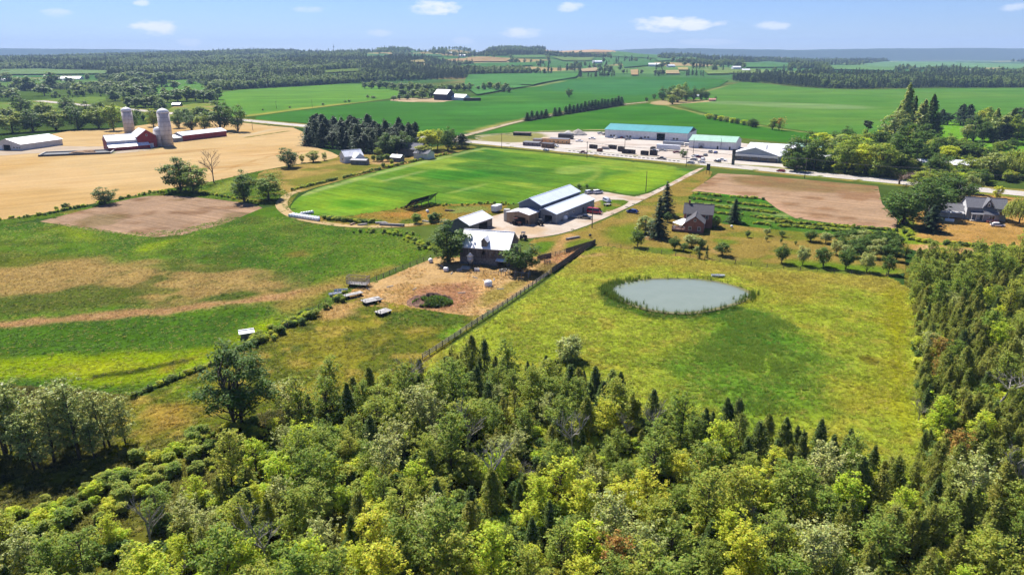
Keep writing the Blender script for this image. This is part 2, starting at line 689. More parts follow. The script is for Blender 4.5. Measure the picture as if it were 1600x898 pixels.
def field_color(names, x, y):
    x, y = np.asarray(x, float), np.asarray(y, float)
    c = np.zeros((len(x), 3))
    hit = np.zeros(len(x), bool)
    for nm in names:
        poly, base, patches = FIELDS[nm]
        k = inside(poly, x, y)
        cc = np.tile(np.array(base, float), (len(x), 1))
        for p in patches: cc = p(x, y, cc)
        c[k] = cc[k]
        hit |= k
    return c, hit


# ---- the sheet that everything lies on, out to the horizon
def farm_cells(X, Y):
    """the survey grid of far farms: cell numbers and the distance to the nearest boundary"""
    X, Y = np.asarray(X, float), np.asarray(Y, float)
    u = (X * math.cos(R(-31)) + Y * math.sin(R(-31)) + 40 * fbm(X, Y, 900, 2, 14)) / 330
    v = (-X * math.sin(R(-31)) + Y * math.cos(R(-31)) + 40 * fbm(X, Y, 900, 2, 15)) / 230
    cu, cv = np.floor(u), np.floor(v)
    fu, fv = u - cu, v - cv
    return cu, cv, np.minimum(np.minimum(fu, 1 - fu) * 330, np.minimum(fv, 1 - fv) * 230)


def build_ground():
    ys = np.concatenate([np.arange(-250, 1400, 50), np.arange(1400, 5600, 32), np.arange(5600, 8200, 200), np.arange(8200, 10100, 60), np.arange(10100, 13001, 290)])
    xs = np.concatenate([np.arange(-12500, -5000, 250), np.arange(-5000, 5001, 40), np.arange(5250, 12501, 250)])
    X, Y = np.meshgrid(xs, ys)
    X, Y = X.ravel(), Y.ravel()
    Z = hz(X, Y)
    nx = len(xs)
    j, i = np.meshgrid(np.arange(len(ys) - 1), np.arange(nx - 1), indexing='ij')
    j, i = j.ravel(), i.ravel()
    Fq = np.stack([j * nx + i, j * nx + i + 1, (j + 1) * nx + i + 1, (j + 1) * nx + i], 1)
    c = np.tile(np.array(alb(92, 122, 48)), (len(X), 1))
    c = Pn(240, alb(120, 135, 62), .0, .3, .8, 5)(X, Y, c)
    c = Pn(420, alb(60, 92, 45), -.05, .3, .9, 8)(X, Y, c)
    cu, cv, _ = farm_cells(X, Y)
    hsh = _hash(cu, cv, 41)
    pal = np.array([alb(92, 142, 76), alb(118, 160, 88), alb(78, 128, 66), alb(204, 182, 128), alb(140, 168, 98), alb(100, 150, 84), alb(70, 116, 58), alb(186, 168, 112)])
    cf = pal[np.minimum(7, (hsh * 8).astype(int))]
    k = sstep(1500, 1800, Y)[:, None]
    c = c * (1 - k) + cf * k
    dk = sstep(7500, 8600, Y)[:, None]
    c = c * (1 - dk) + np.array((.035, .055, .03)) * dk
    me = np_mesh("ground", np.stack([X, Y, Z], 1), Fq, GM_FAR(), True, c)
    tag(add_obj("ground", me), "rolling green farmland stretching away to the horizon", None, None, 'structure')


build_ground()

TAN, DRY, GREEN = alb(196, 160, 98), alb(176, 150, 80), alb(92, 130, 38)
# ---------------------------------------------------------------- near land
field("forest_floor", [(-420, 560), (0, 585), (200, 620), (420, 640), (600, 600), (690, 560), (930, 610), (1200, 690), (1420, 735), (1412, 440), (1415, 405), (1500, 405), (1620, 405),
                       (1900, 420), (2300, 640), (2300, 1500), (-600, 1500), (-600, 700)], GM_FLOOR(), alb(128, 130, 52),
      [Pn(9, alb(120, 118, 44), .0, .35, .8, 11), Pn(5, alb(80, 84, 36), .1, .5, .8, 12),
       Pp([(0, 770), (60, 745), (150, 735), (215, 690), (300, 650), (240, 640), (180, 690), (100, 740), (0, 760)], alb(150, 152, 40), 2.5, 2, 6)], res=2.5)

field("pasture", [(-420, 372), (0, 352), (62, 345), (240, 371), (405, 326), (436, 322), (452, 338), (490, 350), (560, 358), (650, 358), (672, 392), (660, 402), (560, 442),
                       (540, 455), (440, 516), (395, 535), (330, 570), (210, 622), (60, 600), (-420, 610)], GM_PAST(), alb(108, 144, 40),
      [Pn(22, alb(78, 122, 32), -.05, .35, .8, 21), Pn(9, alb(140, 160, 56), .1, .45, .6, 22),
       Pp([(-300, 400), (0, 388), (120, 400), (190, 420), (120, 432), (0, 445), (-300, 450)], alb(128, 132, 48), 5, 6, 10, .7),
       Pp([(-400, 440), (0, 424), (70, 408), (200, 402), (245, 418), (330, 412), (420, 425), (500, 440), (440, 472), (400, 482), (300, 470), (150, 480), (0, 478), (-400, 490)], alb(196, 164, 104), 6, 9, 11, .9),
       Pn(10, alb(96, 118, 38), .22, .38, .7, 23),
       Pp([(-200, 468), (0, 458), (150, 447), (260, 452), (230, 466), (120, 484), (0, 490), (-200, 500)], alb(92, 116, 36), 3, 7, 9, .9),
       Pp([(300, 468), (380, 455), (410, 458), (330, 478)], alb(80, 112, 32), 2, 3, 6, .9),
       Pp([(-400, 516), (0, 512), (200, 492), (300, 490), (430, 474), (430, 490), (340, 520), (280, 545), (200, 552), (0, 556), (-400, 565)], alb(86, 128, 34), 3.5, 5, 9, .95),
       Pn(4, alb(66, 100, 30), .25, .6, .4, 24),
       Ps([(-400, 540), (0, 508), (120, 496), (220, 488), (330, 477), (440, 464), (520, 448)], 5.0, alb(206, 164, 116), 1.6, 3.2, 6, .95),
       Pp([(-400, 575), (0, 560), (150, 553), (260, 552), (340, 535), (430, 492), (440, 502), (350, 558), (200, 612), (100, 592), (0, 590), (-400, 600)], alb(158, 182, 22), 2.5, 4, 8, .95),
       Pp([(80, 570), (160, 562), (230, 575), (160, 590), (60, 585)], alb(176, 184, 40), 2, 3, 6, .7),
       Pp([(250, 568), (330, 548), (370, 525), (300, 570), (250, 585)], alb(168, 150, 50), 1.5, 3, 6, .8),
       Ps([(150, 588), (220, 580), (290, 562)], 2.2, alb(66, 84, 24), .7, .8, 4, .9),
       Pp([(90, 350), (160, 368), (160, 380), (95, 372)], alb(158, 176, 40), 4, 4, 8, .6),
       Pp([(210, 385), (290, 372), (270, 380), (215, 396)], alb(160, 184, 30), 2.5, 2, 5, .8),
       Pp([(560, 400), (640, 385), (660, 398), (600, 420)], alb(120, 156, 40), 4, 4, 7, .7),
       Pp([(440, 395), (480, 390), (475, 400), (445, 402)], alb(150, 130, 60), 2, 3, 6, .7),
       Pp([(500, 440), (560, 425), (640, 412), (600, 440), (520, 455), (450, 490), (440, 475)], alb(178, 158, 78), 3, 4, 6, .7)], res=1.4)

field("wheat_field", [(-420, 395), (0, 345), (100, 327), (240, 300), (300, 292), (335, 284), (405, 268), (432, 262), (470, 256), (522, 249), (532, 242), (478, 226), (472, 201), (420, 196.5),
                      (372, 191), (330, 188), (270, 189), (220, 196), (190, 200), (120, 203), (60, 213), (0, 225), (-420, 240)], GM_WHEAT(), alb(240, 206, 148),
      [Pn(60, alb(228, 188, 122), -.1, .35, .8, 31), Pn(35, alb(244, 206, 148), .1, .4, .6, 32),
       Ps([(240, 305), (300, 285), (360, 262), (450, 236), (520, 236)], 2.0, alb(206, 160, 96), 1, 1, 8, .6),
       Pn(14, alb(196, 148, 84), .42, .6, .5, 33, (R(35), 7)),
       Ps([(380, 213), (430, 201), (476, 196)], 5, alb(236, 214, 170), 1.5, .5), Ps([(385, 215), (450, 205)], 3, alb(120, 128, 50), 1, 1)], res=2.5)

field("tilled_field", [(62, 346), (190, 313), (243, 304), (300, 307), (398, 319), (410, 325), (350, 350), (285, 367), (240, 371), (150, 361)], GM_SOIL(), alb(198, 166, 136),
      [Pn(9, alb(152, 116, 84), .05, .4, .7, 41), Ps([(400, 322), (340, 350), (280, 366)], 9, alb(204, 168, 136), 4, 2, 8, .8),
       Pn(18, alb(128, 118, 66), .25, .5, .5, 42), Ps([(64, 346), (150, 361), (240, 371)], 2, alb(212, 178, 138), 1, 1)], res=1.5, smooth=0)

field("field_margin", [(-200, 362), (60, 338), (150, 322), (245, 297), (300, 290), (335, 283), (405, 267), (440, 262), (445, 285), (440, 300), (470, 298), (455, 316), (448, 334), (438, 322), (405, 320), (330, 310),
                       (245, 304), (190, 313), (62, 346), (-200, 370)], GM_ROUGH(), alb(104, 134, 42),
      [Pn(8, alb(150, 140, 62), .05, .35, .8, 51), Pn(5, alb(62, 92, 30), .2, .45, .8, 52), Pp([(320, 300), (360, 280), (380, 285), (350, 305)], alb(150, 168, 70), 3, 2)], res=1.5)

field("homestead_lawn", [(400, 283), (405, 268), (440, 262), (522, 249), (545, 238), (640, 236), (700, 226), (748, 228), (742, 232), (600, 264), (500, 291), (462, 303), (440, 300)], GM_PAST(), alb(190, 164, 92),
      [Pn(14, alb(128, 136, 52), .0, .35, .8, 61), Pp([(440, 285), (520, 266), (600, 256), (560, 270), (470, 296)], alb(140, 146, 56), 4, 5, 10, .8),
       Pp([(570, 255), (600, 246), (640, 246), (600, 258)], alb(222, 184, 128), 3, 3)], res=2)

field("hay_field", [(452, 333), (456, 318), (472, 304), (500, 292), (600, 265), (740, 232.5), (760, 230), (900, 244), (1092, 263.5), (1072, 275), (1012, 301), (985, 305), (945, 297), (915, 291), (890, 291),
                    (815, 319), (770, 319), (700, 321), (650, 320), (600, 331), (560, 339), (520, 341), (485, 337)], GM_HAY(), alb(112, 160, 50),
      [Pn(26, alb(72, 130, 52), -.2, .25, .85, 71, (R(-38), 3)), Pn(17, alb(158, 188, 70), .05, .35, .85, 72, (R(-38), 3)),
       Pp([(455, 330), (480, 305), (560, 285), (560, 305), (640, 312), (620, 325), (560, 337), (490, 335)], alb(146, 188, 52), 6, 6, 12, .7),
       Pp([(920, 286), (1000, 262), (1080, 268), (1010, 300), (960, 296)], alb(156, 194, 50), 5, 6, 12, .8),
       Pp([(855, 268), (890, 258), (930, 258), (935, 266), (880, 274)], alb(164, 196, 92), 3, 4, 7, .7),
       Ps([(890, 292), (925, 281), (938, 268), (930, 258)], 4, alb(166, 190, 84), 2, 1.5, 8, .6),
       Ps([(470, 305), (600, 268), (740, 235), (760, 232)], 5, alb(176, 196, 120), 2, 1, 8, .75),
       Ps([(600, 283), (660, 268)], 3, alb(190, 206, 130), 1.5, 1.5, 6, .5), Ps([(700, 302), (760, 288)], 3, alb(180, 206, 110), 1.5, 1.5, 6, .5),
       Pp([(500, 315), (560, 310), (600, 318), (540, 326)], alb(70, 156, 36), 5, 5, 9, .7), Pp([(640, 270), (760, 262), (800, 275), (700, 285)], alb(44, 140, 40), 8, 8, 14, .6)], res=2)

field("stockpile_strip", [(453, 334), (520, 340), (600, 330), (650, 319.5), (800, 318), (808, 328), (770, 340), (745, 348), (690, 350), (620, 357), (540, 353), (480, 346)], GM_ROUGH(), alb(168, 144, 66),
      [Pn(8, alb(100, 128, 44), .0, .3, .85, 81), Pp([(580, 335), (640, 328), (690, 335), (640, 342)], alb(196, 150, 74), 3, 4), Pp([(500, 338), (560, 340), (620, 348), (540, 350)], alb(104, 132, 44), 2, 3),
       Pp([(700, 325), (760, 322), (760, 330), (700, 335)], alb(150, 160, 80), 2, 4)], res=1.3)

field("barnyard", [(540, 462), (560, 447), (600, 436), (664, 408), (690, 400), (725, 404), (810, 408), (850, 398), (926, 382), (880, 416), (830, 445), (760, 492), (730, 496), (640, 480), (560, 480)], GM_ROUGH(), alb(226, 188, 132),
      [Pn(7, alb(200, 162, 100), .05, .4, .7, 91), Pp([(640, 455), (700, 440), (760, 445), (740, 480), (680, 486), (630, 475)], alb(196, 146, 112), 3, 3, 6, .9),
       Pp([(845, 405), (915, 386), (885, 410), (850, 425)], alb(208, 158, 116), 2, 1.5, 5, .95), Pp([(830, 420), (860, 410), (880, 412), (850, 438), (830, 440)], alb(120, 120, 50), 2, 2, 5, .7),
       Pp([(740, 470), (800, 440), (830, 440), (760, 488)], alb(176, 164, 74), 2, 3, 5, .8)], res=1.0)

field("weedy_ground", [(395, 537), (440, 518), (545, 462), (620, 474), (660, 484), (735, 494), (762, 492), (690, 547), (640, 600), (560, 625), (430, 640), (330, 668), (205, 700), (150, 660), (210, 624), (330, 572)], GM_ROUGH(), alb(156, 152, 52),
      [Pn(7, alb(108, 124, 40), -.05, .3, .85, 101), Pn(4, alb(198, 176, 84), .15, .4, .75, 102), Pp([(500, 480), (560, 468), (570, 485), (500, 505)], alb(216, 176, 116), 2, 3, 5, .9),
       Pp([(600, 490), (680, 480), (760, 482), (700, 510), (620, 512)], alb(96, 126, 40), 3, 3, 6, .85), Pp([(690, 515), (720, 505), (730, 515), (690, 530)], alb(124, 176, 42), 2, 2, 5, .8),
       Pp([(260, 600), (330, 590), (320, 625), (250, 620)], alb(126, 160, 34), 3, 3, 6, .8), Pp([(225, 630), (310, 640), (300, 665), (230, 680)], alb(196, 162, 74), 3, 3, 6, .8)], res=1.0)

field("pond_meadow", [(926, 383), (1000, 393), (1085, 405), (1200, 420), (1300, 428), (1418, 434), (1430, 520), (1438, 620), (1446, 700), (1450, 760), (1300, 800), (900, 720), (640, 640), (600, 610),
                      (690, 549), (780, 493), (860, 437)], GM_ROUGH(), alb(182, 196, 66),
      [Pn(9, alb(160, 178, 52), -.05, .3, .8, 111), Pn(4.5, alb(196, 190, 74), .1, .4, .7, 112), Pn(3, alb(130, 138, 46), .25, .5, .5, 113),
       Pp([(926, 383), (1000, 393), (1080, 404), (1200, 420), (1410, 434), (1414, 460), (1330, 455), (1210, 445), (1120, 425), (1000, 418), (930, 425), (880, 430)], alb(190, 166, 82), 5, 6, 9, .65),
       Pp([(1180, 425), (1290, 440), (1290, 470), (1220, 470), (1190, 455)], alb(176, 164, 66), 5, 5, 9, .6),
       Pp([(1380, 440), (1410, 440), (1422, 620), (1430, 700), (1390, 690)], alb(176, 176, 30), 3, 4, 8, .8),
       Pp([(1075, 500), (1120, 482), (1180, 480), (1260, 510), (1285, 560), (1290, 620), (1230, 650), (1140, 650), (1080, 600), (1050, 555)], alb(112, 160, 46), 7, 13, 14, .9, 5),
       Pp([(1120, 490), (1180, 484), (1240, 520), (1200, 545), (1120, 530)], alb(86, 142, 40), 5, 9, 9, .8),
       Pp([(1060, 500), (1100, 488), (1160, 482), (1190, 490), (1130, 505)], alb(82, 138, 40), 3, 4, 6, .8),
       Pp([(1140, 560), (1200, 540), (1250, 560), (1250, 580), (1180, 590)], alb(160, 190, 60), 4, 6, 6, .8),
       Pp([(1090, 490), (1110, 490), (1110, 510), (1092, 512)], alb(158, 176, 40), 2, 1.5, 4, .8),
       Ps([(950, 460), (965, 478), (1010, 490), (1060, 496), (1110, 490), (1150, 480)], 5, alb(66, 104, 30), 1.5, 1.5, 4, .9),
       Pp([(1350, 555), (1375, 560), (1365, 575), (1345, 570)], alb(120, 108, 36), 1.5, 1.5, 3, .8), Pp([(1300, 590), (1400, 600), (1400, 640), (1320, 640)], alb(186, 178, 52), 4, 5, 7, .5),
       Ps([(880, 400), (905, 402), (940, 398)], 2.5, alb(226, 190, 128), 1, 1, 4, .8)], res=1.0)

field("farm_lawn", [(822, 374), (875, 369), (945, 345), (1005, 314), (1098, 264.5), (1118, 270), (1080, 302), (1100, 342), (1160, 347), (1300, 355), (1405, 366), (1415, 404), (1414, 434), (1300, 428), (1200, 420), (1085, 405),
                    (1000, 393), (926, 382), (850, 397), (838, 402)], GM_PAST(), alb(172, 150, 76),
      [Pn(11, alb(128, 142, 46), .05, .35, .8, 121), Pp([(945, 360), (990, 342), (1010, 360), (1000, 385), (950, 378)], alb(122, 146, 40), 4, 4, 8, .85), Pp([(830, 380), (870, 376), (872, 388), (842, 398)], alb(104, 148, 38), 1.5, 1.5, 5, .9),
       Ps([(890, 368), (878, 382), (862, 398)], 4, alb(214, 172, 110), 1.5, 1, 4, .9), Pp([(880, 378), (930, 372), (930, 382), (890, 392)], alb(122, 148, 40), 2, 2, 5, .8),
       Pp([(1120, 372), (1160, 376), (1150, 384), (1118, 380)], alb(112, 152, 40), 2, 2, 5, .8), Pp([(1230, 405), (1412, 418), (1412, 432), (1240, 420)], alb(116, 152, 40), 3, 2, 6, .9),
       Pp([(1000, 384), (1060, 390), (1050, 400), (980, 390)], alb(100, 140, 40), 2, 2, 5, .8), Pp([(1105, 385), (1120, 395), (1170, 408), (1130, 405)], alb(214, 178, 120), 2, 2, 5, .8),
       Pp([(1008, 366), (1035, 366), (1040, 375), (1005, 376)], alb(214, 168, 118), 1.5, 1.2, 4, .9), Pp([(970, 336), (1010, 325), (1020, 335), (975, 350)], alb(190, 160, 90), 3, 3, 6, .7)], res=1.2)

field("garden_plot", [(1072, 308), (1092, 299), (1194, 311), (1214, 326), (1242, 341), (1330, 353), (1400, 359), (1405, 372), (1290, 366), (1180, 356), (1115, 348), (1085, 332)], GM_ROUGH(), alb(92, 138, 46),
      [Ps([(1092, 301), (1192, 312)], 7, alb(78, 160, 36), 1.5, 1), Ps([(1085, 310), (1150, 316), (1205, 324)], 4, alb(56, 104, 38), 1, 1), Ps([(1085, 318), (1160, 325), (1220, 336)], 6, alb(148, 172, 96), 1.5, 1.5, 4),
       Ps([(1200, 345), (1300, 357), (1400, 366)], 3, alb(160, 170, 90), 1.2, 1.2, 4), Pn(4, alb(56, 96, 34), .1, .4, .7, 131)], res=1.2)

field("brown_field", [(1122, 271), (1180, 274), (1372, 291), (1378, 318), (1402, 344), (1400, 359), (1330, 353), (1242, 341), (1214, 326), (1194, 311), (1092, 299), (1078, 300)], GM_SOIL(), alb(206, 172, 138),
      [Pp([(1130, 272), (1250, 279), (1370, 291), (1375, 303), (1250, 298), (1150, 292)], alb(152, 128, 78), 5, 7, 12, .8), Pn(11, alb(172, 130, 92), .05, .4, .7, 141),
       Ps([(1090, 298), (1195, 310), (1214, 325), (1245, 341), (1330, 352), (1398, 356)], 7, alb(222, 180, 146), 3, 1.5, 8, .8)], res=1.8, smooth=0)

field("cottage_lawn", [(1402, 344), (1420, 338), (1470, 318), (1520, 300), (1620, 306), (1900, 330), (1900, 425), (1600, 402), (1500, 397), (1415, 392), (1405, 372)], GM_PAST(), alb(212, 168, 98),
      [Pn(13, alb(186, 150, 76), .05, .35, .7, 151), Ps([(1414, 342), (1416, 362), (1420, 378)], 6, alb(146, 174, 44), 1.5, 1.5, 5, .95), Ps([(1405, 378), (1450, 380), (1520, 385), (1620, 396)], 5, alb(138, 166, 42), 1.6, 2, 5, .95),
       Ps([(1480, 388), (1530, 392), (1650, 402)], 3, alb(222, 180, 130), 1, 1.5, 4, .8), Pp([(1430, 384), (1460, 382), (1466, 392), (1436, 396)], alb(226, 186, 142), 2, 2, 4, .9)], res=1.5)

# ---------------------------------------------------------------- fields beyond the highway
field("pale_crop_field", [(338, 182), (342, 152), (345, 142.5), (450, 136.5), (560, 130.5), (602, 137), (640, 148), (600, 156), (470, 171.5), (370, 185)], GM_CROP(), alb(120, 172, 66),
      [Ps([(370, 184), (470, 170), (600, 156)], 16, alb(196, 186, 92), 6, 4, 30, .8), Pn(60, alb(104, 160, 66), .0, .4, .6, 211)], res=9)
field("soybean_field", [(374, 186), (470, 172.5), (600, 157.5), (660, 155.5), (740, 152), (800, 141), (838, 134), (900, 122.5), (1000, 120.5), (1128, 124), (1142, 128), (1060, 149), (1010, 158), (975, 161.8), (900, 172), (820, 185.3), (735, 207.8), (712, 212.5),
                        (600, 203), (478, 191.5)], GM_CROP(), alb(78, 138, 52),
      [Pn(80, alb(98, 156, 58), .0, .4, .7, 221, (R(10), 2)), Pp([(700, 170), (820, 162), (900, 160), (840, 175), (740, 182)], alb(88, 160, 62), 25, 15, 60, .7), Pp([(830, 138), (900, 124), (1120, 126), (1050, 148), (940, 150)], alb(76, 146, 84), 30, 20, 90, .6),
       Ps([(735, 207), (820, 185), (975, 161.5)], 9, alb(190, 180, 100), 4, 2, 20, .9), Ps([(820, 137), (880, 128)], 14, alb(176, 180, 110), 6, 5, 30, .8)], res=8)
field("corn_field", [(738, 213), (820, 190), (975, 166.2), (1020, 161), (1050, 166), (1110, 181), (1200, 199), (1330, 216), (1340, 232), (1250, 226), (1080, 207), (950, 203.5), (880, 205), (800, 208), (748, 214)], GM_CROP(), alb(72, 136, 40),
      [Pn(60, alb(92, 150, 46), .0, .4, .7, 231, (R(-30), 3)), Ps([(1030, 162), (1110, 181), (1200, 199), (1330, 216)], 7, alb(190, 180, 110), 3, 2, 15, .8), Ps([(745, 213), (800, 207.5), (880, 204.5), (950, 203)], 5, alb(220, 200, 160), 2, 1, 9, .9)], res=6)
field("far_soybean_field", [(1034, 158.5), (1060, 150.5), (1146, 129), (1200, 131.5), (1270, 138.5), (1340, 140.5), (1450, 138.5), (1600, 138), (1900, 138), (1900, 190), (1600, 186), (1450, 196), (1380, 216), (1330, 214), (1200, 197), (1112, 179), (1060, 164)], GM_CROP(), alb(100, 154, 60),
      [Pn(70, alb(118, 164, 68), .0, .4, .7, 241, (R(10), 2)), Pp([(1060, 157), (1200, 159), (1400, 168), (1300, 172), (1150, 165)], alb(156, 186, 122), 14, 10, 50, .6), Ps([(1040, 158.5), (1090, 146), (1140, 131)], 7, alb(186, 176, 110), 3, 2, 20, .8)], res=8)
field("mown_field", [(1440, 200), (1462, 189), (1520, 186), (1620, 190), (1900, 205), (1900, 275), (1600, 250), (1500, 240), (1450, 226)], GM_HAY(), alb(126, 186, 52), [], res=4)
field("red_farm_yard", [(-200, 232), (0, 228), (72, 227), (110, 229), (176, 229), (186, 222), (240, 226), (256, 233), (180, 241), (160, 240), (110, 241), (60, 239), (0, 244), (-200, 250)], GM_GRAV(), alb(232, 212, 186),
      [Pn(15, alb(186, 170, 110), .1, .4, .8, 251), Pp([(160, 236), (178, 232), (180, 240), (164, 241)], alb(120, 148, 52), 2, 2), Pp([(245, 226), (268, 224), (270, 233), (250, 235)], alb(140, 160, 56), 2, 2)], res=3)
field("centre_farm_yard", [(600, 157), (640, 153), (690, 153.5), (745, 152.5), (745, 155), (700, 158), (690, 160.5), (640, 160)], GM_GRAV(), alb(226, 200, 160), [Pn(30, alb(150, 150, 80), .1, .4, .8, 261)], res=6)
field("knoll_yard", [(1010, 161), (1040, 156), (1110, 155.5), (1120, 158.5), (1060, 163), (1030, 166)], GM_GRAV(), alb(214, 190, 140), [Pn(25, alb(140, 150, 70), .0, .3, .8, 271)], res=5)
field("left_meadow", [(255, 185), (262, 168), (300, 162), (338, 160), (338, 183), (300, 181)], GM_PAST(), alb(150, 168, 76), [Pn(30, alb(196, 176, 116), .0, .3, .8, 281)], res=5)
field("left_back_field", [(215, 150), (250, 130), (290, 125), (335, 124), (335, 138), (262, 150)], GM_CROP(), alb(110, 160, 70), [], res=8)
field("left_far_field", [(-200, 168), (0, 160), (70, 155), (165, 150), (165, 160), (60, 172), (-200, 182)], GM_CROP(), alb(128, 158, 72), [Pn(60, alb(190, 150, 96), .1, .4, .7, 285)], res=8)

# tracks, drive, road, yard
GRAVEL = alb(248, 232, 214)


def strip(px, width, world=False):
    line = chaikin(PX(px), 2, False)
    w = np.interp(np.linspace(0, 1, len(line)), np.linspace(0, 1, len(width)), width) if isinstance(width, (list, tuple)) else np.full(len(line), width)
    t = np.gradient(line, axis=0)
    t /= np.linalg.norm(t, axis=1)[:, None]
    nrm = np.stack([-t[:, 1], t[:, 0]], 1) * w[:, None] / 2
    return np.vstack([line + nrm, (line - nrm)[::-1]])


field("highway_verge", strip([(60, 157.8), (372, 187.2), (1000, 246.4), (1600, 303), (2000, 341)], 26.0), GM_PAST(), alb(158, 156, 70), [Pn(8, alb(186, 164, 92), .0, .3, .8, 181), Pn(14, alb(110, 146, 50), .1, .4, .7, 182)], res=3, world=True, smooth=0)
field("field_track", strip([(700, 343), (640, 353), (560, 355), (495, 348), (455, 338), (437, 322), (446, 306), (468, 298)], [3, 4, 4, 4, 4.5, 5, 4, 2.5]), GM_GRAV(), alb(236, 206, 152),
      [Pn(3, alb(160, 158, 80), .15, .4, .7, 161)], res=1.2, world=True, smooth=0)
field("farm_yard", [(744, 346), (776, 336), (800, 331), (815, 345), (868, 350), (926, 326), (912, 312), (914, 299), (945, 300), (966, 304), (1000, 309), (1052, 284), (1088, 264), (1104, 262), (1010, 311), (955, 337), (905, 358), (862, 369), (815, 374), (760, 372)],
      GM_GRAV(), GRAVEL, [Pn(9, alb(224, 192, 158), .0, .4, .8, 171), Pp([(800, 352), (860, 356), (850, 366), (800, 368)], alb(232, 202, 164), 3, 2)], res=1.3)
field("yard_grass", [(924, 318), (942, 312), (985, 313), (975, 322), (948, 332), (930, 336)], GM_PAST(), alb(112, 142, 44), [Pn(4, alb(168, 150, 80), .05, .3, .8, 175), Pp([(926, 318), (938, 314), (940, 320), (928, 325)], alb(196, 160, 110), 1, 1)], res=.8)
field("contractor_yard", [(738, 214.5), (800, 209), (870, 206.5), (945, 206), (1085, 212), (1160, 224), (1216, 232), (1240, 250), (1262, 262), (1232, 264.5), (1100, 252.5), (900, 234), (800, 225), (752, 221)], GM_GRAV(), alb(255, 244, 232),
      [Pn(20, alb(240, 222, 206), .0, .4, .7, 191), Pp([(738, 214), (800, 209), (860, 208), (850, 220), (800, 224), (752, 221)], alb(168, 166, 88), 4, 4, 9, .95), Ps([(905, 232), (960, 226), (1040, 228)], 5, alb(204, 180, 164), 3, 2, 9, .7),
       Pp([(1115, 254), (1150, 257), (1225, 261), (1215, 264.5), (1130, 256.5)], alb(150, 158, 62), 2, 1, 5, .9)], res=2.5)
field("highway", strip([(60, 157.8), (372, 187.2), (1000, 246.4), (1600, 303), (2000, 341)], 14.0), GM_GRAV(), alb(246, 238, 230), [Pn(40, alb(236, 226, 214), .0, .5, .6, 201)], res=3, world=True, smooth=0)
field("side_road", strip([(706, 216.5), (735, 210), (820, 187), (900, 173.6), (975, 163.3), (1012, 159.5)], [7, 7, 6, 6, 6, 5]), GM_GRAV(), alb(226, 208, 176), [], res=3, world=True, smooth=0)
_rl = PX([(60, 157.8), (2000, 341)])
for off, nm, col in ((5.0, "edge_line", (.75, .75, .72)), (-5.0, "edge_line", (.75, .75, .72)), (0.0, "centre_line", (.7, .5, .1))):
    d = (_rl[1] - _rl[0]) / np.linalg.norm(_rl[1] - _rl[0])
    n = np.array([-d[1], d[0]])
    a, b = _rl[0] + n * off, _rl[1] + n * off
    me = MB().face([(*(a - n * .07), .004 * _lvl[0] + .012), (*(b - n * .07), .004 * _lvl[0] + .012), (*(b + n * .07), .004 * _lvl[0] + .012), (*(a + n * .07), .004 * _lvl[0] + .012)])
    me.build(nm, plain("road_paint_" + nm, col, .6), bpy.data.objects["highway"])

